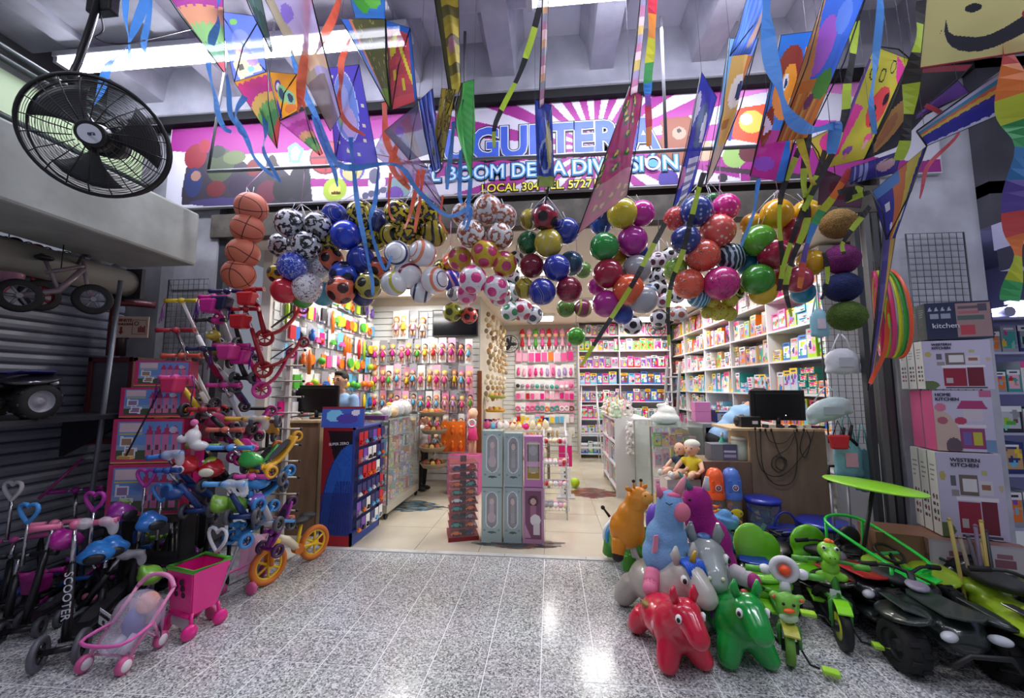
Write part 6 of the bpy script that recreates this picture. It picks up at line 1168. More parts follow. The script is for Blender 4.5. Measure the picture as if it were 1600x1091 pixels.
for i in range(34):
 px=8+18.5*(i%17)+q.uniform(-5,5);py=(935 if i<17 else 900)+q.uniform(-10,10)-px*.09;Y0=G(px,py).y;c=q.choice(['#1c1c22','#24242c','#a4248c','#2c5cac','#6c2c7c','#1c2c5c','#8c1c3c','#3c3c48'])
 t=thing('toy_part_box','%s arched toy frame low in the heap, %s of %s'%('dark' if c in('#1c1c22','#24242c','#3c3c48')else 'coloured',NTH[i%17],'the nearer row' if i<17 else 'the farther row'),'toy',G(px,py),R(q.uniform(0,180)),'toy frames low in the heap')
 obj('bar',MB().tube([(-.12,0,.05),(-.04,0,.12),(.08,.02,.12),(.14,0,.05)],.018,8),M(c,.4),t)
 for x in(-.12,.14):obj('wheel',cached('lw',lambda:MB().lathe([(0,-.014),(.035,-.014),(.05,-.008),(.05,.008),(.035,.014),(0,.014)],16)),RUBBER,t,(x,0,.05),(R(90),0,0))
# ================================================================ COUNTERS, DISPLAYS, CENTRE STOCK
WOOD=M('#8c6f58',.5,kind='wood',c2='#75593f',scale=3);WOODL=M('#cdb48e',.5,kind='wood',c2='#bca078',scale=3)
def computer(label,p,w_,h,rz=0,tilt=0):
 t=thing('computer_screen',label,'monitor',p,rz)
 obj('housing',MB().b(-w_/2,w_/2,0,.03,.06,.06+h),BLACK,t,bev=.006);obj('back_cover',MB().b(-w_*.42,w_*.42,-.012,0,.09,.03+h),M('#0d0d10',.35),t,bev=.005)
 obj('stand_neck',MB().cyl((0,.01,0),(0,.01,.1),.02),BLACK,t);obj('stand_foot',MB().lathe([(0,0),(.10,0),(.10,.008),(0,.015)],20),BLACK,t)
 return t
xl,xr=-3.0,P(498,700,3.98).x
t=thing('left_counter','brown wood counter carrying the monitor at the left of the entrance','counter',(0,0,0))
obj('front_panel',MB().b(-2.80,xr,3.96,3.99,0,1.13),WOOD,t);obj('side_panel',MB().b(xr-.02,xr,3.99,4.5,0,1.13),WOODL,t);obj('worktop',MB().b(-2.81,xr+.01,3.94,4.5,1.13,1.16),WOODL,t,bev=.004)
c=P(489,655,4.1);m_=computer('black monitor on the left counter seen from behind',(c.x,4.15,1.162),.50,.30)
for i,(px,c_)in enumerate(((462,'#d8d4d0'),(476,'#b8b0a8'),(505,'#e4e0dc'),(520,'#c8c4be'))):
 o=P(px,653,4.02);obj('paper_stack',MB().b(-.03,.03,-.02,.02,0,.018).b(-.02,.035,-.025,.01,.0,.012),M(c_,.7),None,(o.x,4.03,1.161),(0,0,i),label='small crumpled paper bundle, %s along the left counter edge'%NTH[i],cat='paper',group='paper bundles on the left counter')
bx0,bx1=P(500,750,3.70).x,P(547,750,3.70).x;BH=1.10
t=thing('cardboard_display','blue cardboard stand with hanging toy car packs by the left counter','display stand',(bx0,3.72,.009))
Wd=bx1-bx0;a=Art(30,70,'#1c2c7c');a.m(a.V>.96,'#b01c28');a.m(a.V<.09,'#a81824')
d_=(a.U-1.0)**2+((a.V-.1)/1.15)**2*2.2
a.m((d_>1.02+.0*a.U)&(a.V>.1),'#8c1824');a.m((a.V>.72)&(a.U+a.V*.9>1.05)&(a.V<.97),'#1c1420');a.m((d_<.96)&(a.V>.09),'#2454b0');a.m((d_<.55)&(a.V>.09)&(a.V<.55),'#1c3484')
ang=np.arctan2(a.V-.95,a.U-.7);a.m((np.floor(ang*18)%2==0)&(d_<.96)&(a.V>.09),'#2c68c4',.5);a.m((a.V<.45)&(a.V>.09),'#18246c',.6)
obj('side_print',box_print(Wd,.62,BH,a,'#24306c'),print_mat(.4),t,(Wd/2,0,0));text('TURBOCERO'.replace('TURBOCERO','SUPER ZERO'),.036,M('#e0dce4',.4),t,(Wd*.55,-.004,BH*.86),(R(90),R(-4),0))
tl=obj('rim',MB().b(0,.02,0,.62,BH-.02,BH),M('#3c4c9c',.5),t,(Wd,0,0));obj('rim',MB().b(0,.02,0,.62,0,.12),M('#2c4ca4',.5),t,(Wd,0,0));
for y in(0,.6):obj('edge_post',MB().b(0,.02,y,y+.02,0,BH),M('#2c3c8c',.5),t,(Wd,0,0))
hb_=box_print(.2,.01,.12,Art(10,6,'#24348c'),'#24348c')
a=Art(26,18,'#3c5cb8');a.ell(.3,.55,.2,.3,'#7cc4e8');a.ell(.6,.4,.25,.25,'#4c3c9c');a.rect(0,.9,1,1,'#8c1c2c');a.ell(.8,.7,.1,.15,'#e0d8e8')
obj('header_board',box_print(.40,.012,.20,a,'#8c1c2c'),print_mat(.4),t,(.16,.06,BH),(R(-8),0,R(14)))
qq=random.Random(2)
for r_ in range(6):
 for k in range(6):
  c_=qq.choice(['red','navy','red','white','navy','purple'])
  pk=thing('car_pack','%s toy car pack, %s on peg row %s of the blue stand'%(c_,NTH[k],NTH[r_]),'toy pack',(bx1+.06,3.78+.10*k,1.06-.165*r_),R(90),'toy car packs on the blue stand')
  obj('card',MB().b(-.04,.04,.0,.004,-.13,0)if(r_,k)==(0,0)else cached('cpk',lambda:MB().b(-.04,.04,.0,.004,-.13,0)),M(CN[c_],.35),pk)
  obj('car',cached('cpc',lambda:MB().prism([(-.03,-.11),(.03,-.11),(.03,-.095),(.015,-.09),(.005,-.075),(-.015,-.075),(-.02,-.09),(-.03,-.095)],-.018,0,'y')),M(CN[qq.choice(['red','white','sky blue','orange','grey','black'])],.25,.4),pk)
# ---- glass showcases
def showcase(label,x0,x1,y0,y1,h,nsh,seed,base=.16,cols=None,kinds='left counter showcase',frame=None,face='x'):
 t=thing('glass_showcase',label,'showcase',(x0,y0,0));W_,D_=x1-x0,y1-y0;fr=frame or M('#a8a69e',.35,.5)
 obj('plinth',MB().b(0,W_,0,D_,.07,base),M('#bdb8a8',.5),t)
 for x in(.03,W_-.03):
  for y in(.04,D_-.04):obj('caster',MB().cyl((x-.012,y,.035),(x+.012,y,.035),.035),RUBBER,t)
 for x in(0,W_-.014):
  for y in(0,D_-.014):obj('corner_post',MB().b(x,x+.014,y,y+.014,base,h),fr,t)
 for z in[base+(h-base)*k/nsh for k in range(1,nsh+1)]:obj('shelf' if z<h-.01 else 'glass_top',MB().b(.01,W_-.01,.01,D_-.01,z-.008,z),GLASS if z<h-.01 else M('#9cb0ac',.08,alpha=.6),t)
 for(a_,b_,c_,d_)in((0,W_,0,0),(0,W_,D_-.004,D_-.004),(0,0,0,D_),(W_-.004,W_-.004,0,D_)):obj('glass_pane',MB().b(a_,b_+.004,c_,d_+.004,base,h),GLASS,t)
 q=random.Random(seed);pal=cols or['mint','pink','white','yellow','sky blue','lime','lilac','orange','red','navy']
 n=0
 for k in range(nsh):
  z=base+(h-base)*k/nsh+.002;hh=(h-base)/nsh
  yy=.05;j=0
  while yy<D_-.08:
   w_=q.uniform(.05,.085);c_=q.choice(pal);hgt=q.uniform(.35,.85)*hh
   o=obj('packaged_toy',box_design(c_,q.randrange(3),True),PM,None,(x1-.05-q.uniform(0,.03),y0+yy+w_/2,z),(0,0,R(90)),(w_-.004,.08,hgt),label='%s packaged toy, %s from front, shelf %s, %s'%(c_,NTH[min(j,19)],NTH[k],kinds),cat='box',group='packaged toys in the '+kinds)
   yy+=w_;j+=1;n+=1
  xx=.05;j=0
  while xx<W_-.2:
   w_=q.uniform(.06,.09);c_=q.choice(pal)
   obj('packaged_toy',box_design(c_,q.randrange(3),True),PM,None,(x0+xx+w_/2,y0+.04,z),None,(w_-.004,.08,q.uniform(.35,.85)*hh),label='%s packaged toy, %s behind the front pane, shelf %s, %s'%(c_,NTH[j],NTH[k],kinds),cat='box',group='packaged toys in the '+kinds)
   xx+=w_;j+=1
 return t
showcase('long glass showcase full of small toys behind the blue stand',P(592,700,4.55).x-.42,P(610,700,4.55).x,4.5,5.60,1.12,5,31)
gx=P(610,700,4.55).x
for i,(y,c,c2,r_)in enumerate(((4.62,'#8c6c9c',None,.05),(4.75,'#e8e8e4','#4cae3c',.07),(4.9,'#e4b03c',None,.06),(5.0,'#eaeaea','#54b444',.09),(5.12,'#ececec','#3c54a8',.10),(5.28,'#f0f0ee','#4cae3c',.10),(5.45,'#e8ece8',None,.08))):
 t=thing('wrapped_ball','clear wrapped toy lump on the showcase top, %s from the entrance'%NTH[i],'toy',(gx-.18+.03*(i%3),y,1.12+r_),0,'wrapped toys on the left showcase')
 obj('body',cached('wb',lambda:MB().ell((0,0,0),1,18,12)),ballmat('dots',c,c2 or '#c8bcae',c)if c2 else M(c,.5),t,None,(i,0,i),r_);obj('wrap',cached('wbw',lambda:organic(MB().ell((0,0,0),1.06).ell((.5,0,.8),.5),.12,3)),FILM,t,None,None,r_)
t=thing('flower_doll','small yellow haired doll standing on the showcase','doll',(gx-.2,4.95,1.12));obj('body',MB().tube([(0,0,0),(0,0,.1)],[.05,.02],10),M('#8cb46c',.6),t);obj('head',MB().ell((0,0,.14),.035,12,8),SKIN,t);obj('hair',MB().ell((0,.008,.155),(.042,.038,.035),12,8),M('#e0b83c',.7),t)
t=thing('violet_tray','violet tray of small goods on the near end of the showcase','tray',(gx-.22,4.56,1.12));obj('tray',MB().b(-.16,.16,-.05,.05,0,.05),M('#7c4c8c',.4),t,bev=.004);obj('goods',organic(MB().ell((-.08,0,.06),(.05,.04,.03)).ell((.04,0,.06),(.07,.04,.035)),.015,2),M('#9cb48c',.6),t)
for i,(px,y,z,c,nm)in enumerate(((675,5.5,1.10,'#b8742c','amber'),(678,5.5,.86,'#a8642c','brown'),(676,5.5,.62,'#8c6c3c','olive brown'),(678,5.5,.40,'#6c4c2c','dark brown'))):
 t=thing('basket_tray','%s round basket of small figures beside the aisle, %s from the top'%(nm,NTH[i]),'basket',(P(px,700,5.5).x,y,z),0,'stacked round baskets by the aisle')
 obj('bowl',cached('bowl',lambda:MB().lathe([(.0,0),(.15,.0),(.19,.06),(.185,.065),(.14,.012)],20)),M('#8c7c64',.5),t)
 for k in range(9):obj('figure',cached('bfig',lambda:MB().ell((0,0,0),(.035,.035,.04),8,6)),M([c,'#c89c4c','#c85c3c'][k%3],.6),t,(.11*math.cos(k*.7),.11*math.sin(k*.7),.06))
 obj('stand_tube',MB().cyl((0,0,0),(0,0,.24 if i else.1),.012),CHROME,t)
t=thing('pink_dress_doll','large boxed doll with pink swimsuit beside the brown post','doll',(P(738,720,5.7).x,5.7,.55));obj('leg',MB().tube([(-.03,0,0),(-.03,0,.25)],.025),SKIN,t);obj('leg',MB().tube([(.03,0,0),(.03,0,.25)],.025),SKIN,t);obj('dress',MB().tube([(0,0,.2),(0,0,.32),(0,0,.42)],[.08,.06,.04],12),M('#e83c84',.5),t);obj('head',MB().ell((0,0,.56),.06,14,10),SKIN,t);obj('hair',MB().ell((0,.02,.58),(.07,.065,.07),14,10),M('#e8c8b4',.7),t);obj('mirror_ring',MB().torus((0,-.05,.44),(0,1,0),.05,.012,16,6),WHITE,t)
t=thing('pink_pedestal','pink low display box under the large doll','box',(P(728,760,5.7).x,5.72,0));obj('body',MB().b(-.25,.2,-.1,.14,0,.54),M('#d85c9c',.5),t);obj('panel',MB().b(-.22,.17,-.106,-.1,.05,.48),M('#e8a0c0',.4),t)
for r_ in range(2):
 for k in range(3):blister((P(700,660,5.75).x+.12*k-.05,5.78,1.0-.22*r_),0,'figure','orange','orange','orange packed baby toy, %s of %s row above the pink pedestal'%(NTH[k],NTH[r_]),'orange packs above the pink pedestal',1.0)
 obj('hook_bar',MB().cyl((P(700,660,5.75).x-.15,5.79,1.005-.22*r_),(P(700,660,5.75).x+.3,5.79,1.005-.22*r_),.006),STEEL,S['pink_pedestal'],None)if False else None
# ---- acrylic tower of red die-cast cars
tc=G(722,838);t=thing('car_tower','clear square tower with red shelves of toy cars on the shop floor','display stand',(tc.x,4.12,0),R(18));RDM=M('#7c1820',.35)
obj('base',MB().b(-.15,.15,-.15,.15,0,.04),RDM,t)
for k in range(1,10):obj('shelf',MB().b(-.14,.14,-.14,.14,.04+.078*k-.006,.04+.078*k),RDM,t,bev=.002)
obj('core',MB().b(-.03,.03,-.03,.03,.04,.80),M('#4a1c1c',.4),t)
for(a_,b_,c_,d_)in((-.145,.145,-.147,-.145),(-.145,.145,.145,.147),(-.147,-.145,-.145,.145),(.145,.147,-.145,.145)):obj('acrylic_pane',MB().b(a_,b_,c_,d_,.04,.82),M('#ffffff',.05,alpha=.05),t)
q=random.Random(6)
for k in range(9):
 for j in range(4):
  px=-.09+.09*(j%2)*2 if j<2 else.095
  loc=Vector((-.07+.14*j,-.10,.048+.078*k))if j<2 else Vector((.10,-.07+.14*(j-2),.048+.078*k))
  wl=t.matrix_basis@loc if False else Matrix.Rotation(R(18),3,'Z')@loc+t.location
  c_=q.choice(['black','grey','white','teal','navy','red','orange'])
  o=thing('toy_car','%s toy car on tier %s of the clear tower, %s'%(c_,NTH[k],['front left','front right','side near','side far'][j]),'toy car',wl,R(18+(0 if j<2 else 90)),'toy cars in the clear tower')
  obj('body',cached('tcb',lambda:MB().prism([(-.05,.006),(.05,.006),(.052,.02),(.03,.024),(.018,.038),(-.022,.038),(-.034,.024),(-.052,.02)],-.02,.02,'y')),M(CN[c_],.25,.3),o)
  for sx in(-.03,.03):obj('wheels',cached('tcw',lambda:MB().cyl((0,-.022,.008),(0,.022,.008),.009,n=10)),RUBBER,o,(sx,0,0))
# ---- six tall doll boxes
def dollbox_art(kind):
 a=Art(36,90,{'g':'#a4b8b4','g2':'#9caeb0','p':'#c07cb4','p2':'#b88cac'}[kind])
 if kind in('g','g2'):
  a.ell(.5,.80,.30,.13,'#dce4e4');a.rect(.2,.38,.8,.80,'#dce4e4');a.ell(.5,.38,.30,.13,'#dce4e4')
  a.ell(.5,.80,.25,.11,'#54545c');a.rect(.25,.38,.75,.80,'#54545c');a.ell(.5,.38,.25,.11,'#54545c')
  a.ell(.5,.76,.17,.09,'#6c6468' if kind=='g' else '#24242c');a.ell(.5,.74,.11,.06,'#c8a49c');a.rect(.38,.40,.62,.68,'#a88c94' if kind=='g' else '#6c6c74');a.ell(.5,.45,.2,.1,'#b89ca0' if kind=='g' else '#7c7c84')
  if kind=='g2':a.rect(.3,.35,.4,.75,'#24242c');a.rect(.6,.35,.7,.75,'#24242c')
  a.rect(.3,.17,.72,.185,'#4c5c5c');a.ell(.5,.18,.2,.02,'#4c5c5c')
  for u in(.15,.85):a.ell(u,.93,.06,.02,'#7c9490');a.ell(u,.22,.06,.02,'#7c9490')
 elif kind=='p':
  a.rect(.14,.14,.86,.88,'#e0d0a8');a.rect(.18,.17,.82,.85,'#5c5460');a.ell(.5,.72,.22,.1,'#8c848c');a.rect(.18,.40,.82,.5,'#c88cb4');a.rect(.18,.17,.82,.38,'#a08434');a.rect(.4,.27,.62,.29,'#e0d0a8')
 else:
  a.rect(.1,.08,.9,.94,'#7c4c68');a.ell(.5,.76,.25,.1,'#4c3440');a.ell(.5,.75,.14,.06,'#d0a8a0');a.rect(.35,.45,.65,.68,'#a06c88');a.ell(.6,.42,.25,.1,'#e0dce0');a.rect(.5,.16,.8,.36,'#d8d0d4');a.poly([(.1,.35),(.4,.1),(.1,.1)],'#c090b0')
 return a
bw=.20
for i,(kind,px0,px1,z0,y0,y1)in enumerate((('g',752,784,0,848,762),('g2',787,815,0,848,762),('p2',817,850,0,850,762),('g',753,785,1,758,670),('g2',788,816,1,756,672),('p',819,848,1,760,681))):
 Yb=3.98;p0,p1=P(px0,y0,Yb),P(px1,y0,Yb);h=P(px0,y1,Yb).z-P(px0,y0,Yb).z;zz=0.001 if z0==0 else P(px0,761,Yb).z
 if z0==0:h=zz_top=P(px0,762,Yb).z
 t=thing('doll_gift_box','%s tall doll box with window, %s row %s'%({'g':'pale green','g2':'grey green dark haired','p':'violet','p2':'dusty pink'}[kind],'upper' if z0 else 'lower',['left','middle','right'][i%3]),'box',((p0.x+p1.x)/2,Yb,zz),0,'tall doll boxes on the shop floor')
 obj('carton',box_print((p1-p0).length,.15,h-.002,dollbox_art(kind),{'g':'#93a6a2','g2':'#8a9c9c','p':'#a862a0','p2':'#a07896'}[kind]),print_mat(.35),t)
 if kind!='p2':obj('window_film',MB().b(-(p1-p0).length*.26,(p1-p0).length*.26,-.004,-.001,h*.28,h*.9),CLEAR,t)
# ---- white wire basket rack behind the doll boxes
t=thing('wire_basket_rack','white wire rack with baskets of small toys behind the doll boxes','rack',(G(868,800).x,4.7,0));WW=M('#c8c8cc',.4,.3)
for x in(-.13,.13):
 for y in(0,.25):obj('upright',MB().cyl((x,y,0),(x,y,1.0),.006),WW,t)
for k,z in enumerate((.12,.36,.6,.84)):
 for dz in(0,.10):obj('basket_ring',MB().tube([(-.15,-.06,z+dz),(.15,-.06,z+dz),(.15,.26,z+dz),(-.15,.26,z+dz)],.004,5,closed=True),WW,t)
 for j in range(9):obj('basket_wire',MB().tube([(-.15+.0375*j,-.06,z+.1),(-.15+.0375*j,-.05,z),(-.15+.0375*j,.25,z)],.0022,4),WW,t)
 q=random.Random(k)
 for j in range(10):
  c_=q.choice(['white','red','pale pink','grey','cream']);obj('small_toy',cached('smt',lambda:MB().ell((0,0,0),(.035,.03,.03),8,6)),M(CN[c_],.4),None,(t.location.x-.11+.055*(j%5),4.7+.02+.1*(j//5),z+.035),None,None,label='%s capsule toy, %s in wire basket %s from the floor'%(c_,NTH[j],NTH[k]),cat='toy',group='capsule toys in the wire baskets')
t=thing('pink_info_stand','white stand with a magenta poster beside the wire rack','stand',(P(884,760,5.6).x,5.6,0));obj('pole',MB().cyl((0,0.03,0),(0,.03,1.05),.015),WW,t);obj('foot',MB().b(-.12,.12,-.05,.15,0,.02),WW,t)
obj('poster',MB().b(-.09,.09,0,.01,.42,.70),M('#d81c74',.4),t);obj('upper_card',MB().b(-.09,.09,0,.01,.72,.90),M('#e0dcd8',.5),t);obj('lower_card',MB().b(-.07,.07,0,.01,.02,.40),M('#e8e8e8',.5),t)
for k in range(6):obj('photo_mark',MB().b(-.02,.02,-.002,0,.05+.055*k,.08+.055*k),M('#4c4c54',.5),t)
t=thing('lime_ball','small lime ball on the floor by the magenta poster','ball',(P(898,718,6.2).x,6.2,.07));obj('skin',MB().ell((0,0,0),.07,18,12),M('#b8dc2c',.4),t);
# ---- low table of mixed toys in the middle distance
t=thing('display_table','low display table heaped with bagged toys before the rear wall','table',(P(810,700,6.3).x,6.3,0));obj('top',MB().b(-.55,.52,-.2,.3,.82,.85),M('#c8c4b8',.5),t)
for x in(-.5,.47):
 for y in(-.15,.25):obj('leg',MB().b(x-.02,x+.02,y-.02,y+.02,0,.82),M('#6c6458',.5),t)
obj('lower_board',MB().b(-.52,.5,-.18,.28,.4,.42),M('#8c7c64',.5),t)
q=random.Random(9)
for i in range(30):
 x=t.location.x-.48+.96*(i%10)/9.5;z=.85 if i<20 else.42;y=6.18+.2*((i//10)%2);c=q.choice(['hot pink','red','sky blue','yellow','cream','white','cream','pink']if i<20 else['cream','tan','cream'])
 g=thing('bagged_toy','%s bagged toy, %s across the %s of the low display table'%(c,NTH[i%10],'front' if i<10 else('back' if i<20 else 'lower board')),'toy',(x,y,z),0,'bagged toys on the low table');hh=q.uniform(.5,1)*.13
 obj('bag',cached('bag1',lambda:organic(MB().ell((0,0,.5),(.5,.4,.5)).ell((.1,0,.9),(.25,.2,.3)),.1,3)),M(CN[c],.4),g,None,(0,0,i),(.11,.11,hh*1.2));obj('header',cached('bagh',lambda:MB().b(-.4,.4,-.05,.05,.95,1.25)),M(CN[q.choice(['white','yellow','navy','red'])],.4),g,None,None,(.11,.11,hh*1.2))
def sticker(label,cx,cy,w_,d_,seed,pal):
 q=random.Random(seed);vs=[];fs=[];cs=[]
 m_=MB()
 n=26
 for k in range(n):
  y=cy-d_/2+d_*k/n;half=w_/2*(1-((k-n/2)/(n/2))**2)*q.uniform(.45,1.1);x=-half
  while x<half:
   l_=q.uniform(.03,.12);m_.add([(cx+x,y,.0015),(cx+min(x+l_,half),y,.0015),(cx+min(x+l_,half),y+d_/n*.96,.0015),(cx+x,y+d_/n*.96,.0015)],[(0,1,2,3)]);cs.append(lin(q.choice(pal)));x+=l_
 me=bpy.data.meshes.new('st');me.from_pydata(m_.v,[],m_.f);write_cols(me,np.array(cs));me.update();obj('floor_sticker',me,print_mat(.3),None,label=label,cat='sticker',kind='stuff')
s1=G(805,857);sticker('torn blue and orange floor sticker under the doll boxes',s1.x,3.98,1.0,.30,1,['#1c3c44','#2c5c64','#4c2c20','#8c5c34','#1c1c24','#2c4c54'])
s1=G(640,795);sticker('blue and gold floor sticker beside the glass showcase',s1.x,5.05,.9,.5,2,['#2c4c5c','#5c7c8c','#8c6c34','#2c2c2c','#6c8c9c'])
s1=G(925,772);sticker('red floor sticker in the aisle near the right showcase',s1.x,5.9,.85,.6,3,['#6c2420','#8c342c','#3c2420','#a8584c','#4c302c','#8c7c6c'])
# ================================================================ PEOPLE
def body(name,label,cat,loc,rz,chain,cloth,skin,vox=.014,scale=1):
 pass
def person(label,loc,rz,shirt,trousers,hairc,arms,lean=0.0,legs=True,headturn=0,headtilt=0,group=None):
 """standing adult ~1.70 m, facing -y. arms: two lists of shoulder->elbow->wrist offsets"""
 t=thing('person',label,'person',loc,rz,group);sk=M('#c89678',.5);q=Matrix.Rotation(lean,3,'X')
 def L_(v):v=Vector(v);return v if v.z<.92 else q@(v-Vector((0,0,.92)))+Vector((0,0,.92))
 m_=MB();tl=MB()
 for p_,r_ in(((0,0,.96),(.155,.11,.12)),((0,0,1.06),(.14,.10,.12)),((0,0,1.18),(.16,.105,.13)),((0,.005,1.30),(.175,.10,.11)),((0,.01,1.38),(.12,.075,.06))):m_.ell(L_(p_),r_)
 for s_ in(-1,1):m_.ell(L_((s_*.17,.01,1.36)),(.06,.06,.06))
 for s_,pts in zip((-1,1),arms):
  a_,b_,c_=L_((s_*.18,.01,1.35)),Vector(pts[0]),Vector(pts[1]);m_.tube([a_,a_.lerp(b_,.9)],[.058,.05],10)
 shirt_o=obj('shirt',organic(m_,.014,4),M(shirt,.8,bump=.3,scale=12),t)
 k_=MB();k_.tube([L_((0,.01,1.36)),L_((0,0,1.47))],[.055,.05],12)
 H=L_((0,-.015,1.575));k_.ell(H,(.075,.09,.108));k_.ell(H+Vector((0,-.035,-.06)),(.05,.05,.045))
 k_.ell(H+Vector((0,-.093,-.012)),(.014,.02,.026));k_.ell(H+Vector((0,-.078,.02)),(.05,.02,.012))
 for s_ in(-1,1):k_.ell(H+Vector((s_*.077,.005,0)),(.012,.022,.03))
 for s_,pts in zip((-1,1),arms):
  a_=L_((s_*.18,.01,1.35));b_,c_=Vector(pts[0]),Vector(pts[1]);k_.tube([a_.lerp(b_,.6),b_,c_],[.04,.038,.026],10)
  d=(c_-b_).normalized();k_.ell(c_+d*.045,(.032,.032,.032));k_.tube([c_,c_+d*.08],[.028,.034],8)
  sd=d.cross(Vector((0,0,1))).normalized()if abs(d.z)<.9 else Vector((1,0,0))
  for f_ in range(4):o_=sd*(-.028+.0185*f_);k_.tube([c_+d*.07+o_,c_+d*(.115+.01*(f_ in(1,2)))+o_,c_+d*(.135+.012*(f_ in(1,2)))+o_+Vector((0,0,-.02))],[.009,.008,.007],6)
  k_.tube([c_+d*.03+sd*.02*s_,c_+d*.06+sd*.05*s_,c_+d*.085+sd*.055*s_],[.011,.010,.008],6)
 obj('skin',organic(k_,.0085,2),sk,t)
 h_=MB().ell(H+Vector((0,.018,.035)),(.083,.092,.088));h_.ell(H+Vector((0,-.03,.09)),(.06,.05,.03))
 cut=organic(h_,.01,2);obj('hair',cut,M(hairc,.8),t)
 for s_ in(-1,1):
  obj('eye',MB().ell(H+Vector((s_*.03,-.082,.006)),(.012,.008,.006),10,8),M('#2a1c18',.3),t);obj('eyebrow',MB().box(H+Vector((s_*.03,-.089,.028)),(.035,.008,.007)),M(hairc,.8),t)
 obj('mouth',MB().ell(H+Vector((0,-.082,-.062)),(.022,.008,.006),10,6),M('#a05c50',.5),t)
 if legs:
  g_=MB().ell((0,0,.93),(.155,.11,.09))
  for s_ in(-1,1):g_.tube([(s_*.085,0,.9),(s_*.095,-.01,.5),(s_*.10,.01,.1)],[.088,.062,.045],12)
  obj('trousers',organic(g_,.014,3),M(trousers,.8),t)
  for s_ in(-1,1):obj('shoe',organic(MB().ell((s_*.10,-.04,.045),(.045,.12,.045)).ell((s_*.10,.02,.07),(.042,.055,.05)),.012,2),M('#26262a',.6),t)
 return t
c=P(533,640,4.6);person('young man in a pale blue polo shirt standing behind the left monitor',(c.x,4.58,0.001),R(-8),'#8cb0d8','#26283a','#201a18',(((-.22,-.05,1.10),(-.12,-.26,1.14)),((.24,-.05,1.10),(.12,-.28,1.14))))
c=P(662,700,5.86);o=person('small person in white shirt and black trousers at the far end of the glass showcase',(c.x,5.82,0.001),R(80),'#dcdcdc','#1a1a1e','#201c1a',(((-.22,0,1.08),(-.24,-.05,.84)),((.24,.02,1.08),(.25,-.06,.86))));o.scale=(.66,.66,.66)
person('person in light blue shirt bending over behind the right counter',(1.82,4.66,0.001),R(90),'#8cb4e0','#22242c','#1c1816',(((-.24,-.30,1.02),(-.12,-.5,.98)),((.24,-.30,1.02),(.12,-.5,.98))),lean=R(45))
# ================================================================ RIGHT SIDE OF THE SHOP
showcase('glass showcase with hanging yellow packs to the right of the aisle',1.10,1.68,4.62,5.5,1.06,4,44,kinds='right aisle showcase',cols=['yellow','yellow','tan','pale pink','green','lilac','cream'])
t=thing('grey_cabinet','grey framed cabinet with dark open bay behind the seated dolls','cabinet',(1.70,4.7,0));GM=M('#8f9094',.45)
for x in(0,.42):obj('side_panel',MB().b(x,x+.03,0,.5,0,1.05),GM,t)
obj('top_panel',MB().b(0,.45,0,.5,1.05,1.09),GM,t);obj('back_panel',MB().b(.03,.42,.45,.48,0,1.05),M('#3c3a38',.7),t);obj('shelf',MB().b(.03,.42,.02,.45,.55,.57),GM,t)
for i,(x,c)in enumerate(((1.78,'red'),(1.88,'black'),(1.98,'white'),(2.06,'red'))):obj('carton',box_design(c,i,True),PM,None,(x,4.74,.571),None,(.08,.1,.16),label='%s small carton inside the grey cabinet, %s from the left'%(c,NTH[i]),cat='box',group='cartons inside the grey cabinet')
sh=shelf_unit('white_rack','white open rack topped with plush toys beside the aisle',1.3,.5,[.12,.42,.74,1.06],[0.01,.65,1.29],(.88,7.0,0),R(-90),back=False)
q=random.Random(14)
for k,z in enumerate((.12,.42,.74)):
 for j in range(9):
  c=q.choice(['white','sky blue','pink','pale pink','navy','grey']);obj('toy_carton',box_design(c,q.randrange(3),True),PM,None,(.92,6.93-.14*j,z+.001),(0,0,R(-90)),(.12,.16,.24),label='%s toy carton, %s from the back on tier %s of the white aisle rack'%(c,NTH[j],NTH[k]),cat='box',group='cartons in the white aisle rack')
def plush(label,p,c,c2,s=1.0,rz=0,group=None,ears='round'):
 t=thing('plush_toy',label,'plush toy',p,rz,group,s)
 obj('body',cached('plb',lambda:organic(MB().ell((0,0,.07),(.06,.055,.07)).ell((0,-.01,.165),(.052,.05,.048)).ell((-.05,-.04,.03),(.03,.045,.025)).ell((.05,-.04,.03),(.03,.045,.025)).ell((-.06,-.02,.10),(.022,.03,.04)).ell((.06,-.02,.10),(.022,.03,.04)),.009,3)),M(c,.95,bump=.4,scale=60),t)
 obj('muzzle',cached('plm',lambda:MB().ell((0,-.052,.152),(.024,.018,.018),10,8)),M(c2,.9),t)
 for s_ in(-1,1):
  obj('ear',cached('ple%s%d'%(ears,s_),lambda:MB().ell((s_*.038,0,.205 if ears=='round' else.235),(.02,.01,.02 if ears=='round' else.05),10,8)),M(c,.95),t);obj('eye',cached('plx%d'%s_,lambda:MB().ell((s_*.02,-.052,.175),.006,8,6)),BLACK,t)
 return t
for i in range(16):
 c,c2,nm=[('#ece8e4','#c84c5c','white'),('#c8dcc0','#e8e8e0','pale green'),('#e8c0cc','#f0e8e8','pink nosed'),('#e4e0dc','#26262a','white'),('#c89458','#ece0cc','tan'),('#d8e4d0','#5c9c4c','mint')][i%6]
 plush('%s plush toy sitting on the white rack, %s of the %s row'%(nm,NTH[i%8],'front' if i<8 else 'rear'),(.93+.17*(i//8),6.92-.16*(i%8),1.061+(.02 if i>7 else 0)),c,c2,.85+.1*(i%3),R(-30+20*(i%3)),'plush toys on the white rack','long' if i%5==0 else 'round')
for i,(z,c)in enumerate(((.98,'#e8e4e4'),(.84,'#e4e0e0'),(.70,'#dcd8d8'))):plush('white plush toy hanging on the end of the white rack, %s from the top'%NTH[i],(1.08,5.64,z-.12),c,'#c8c4c4',.8,0,'plush toys hanging on the rack end')
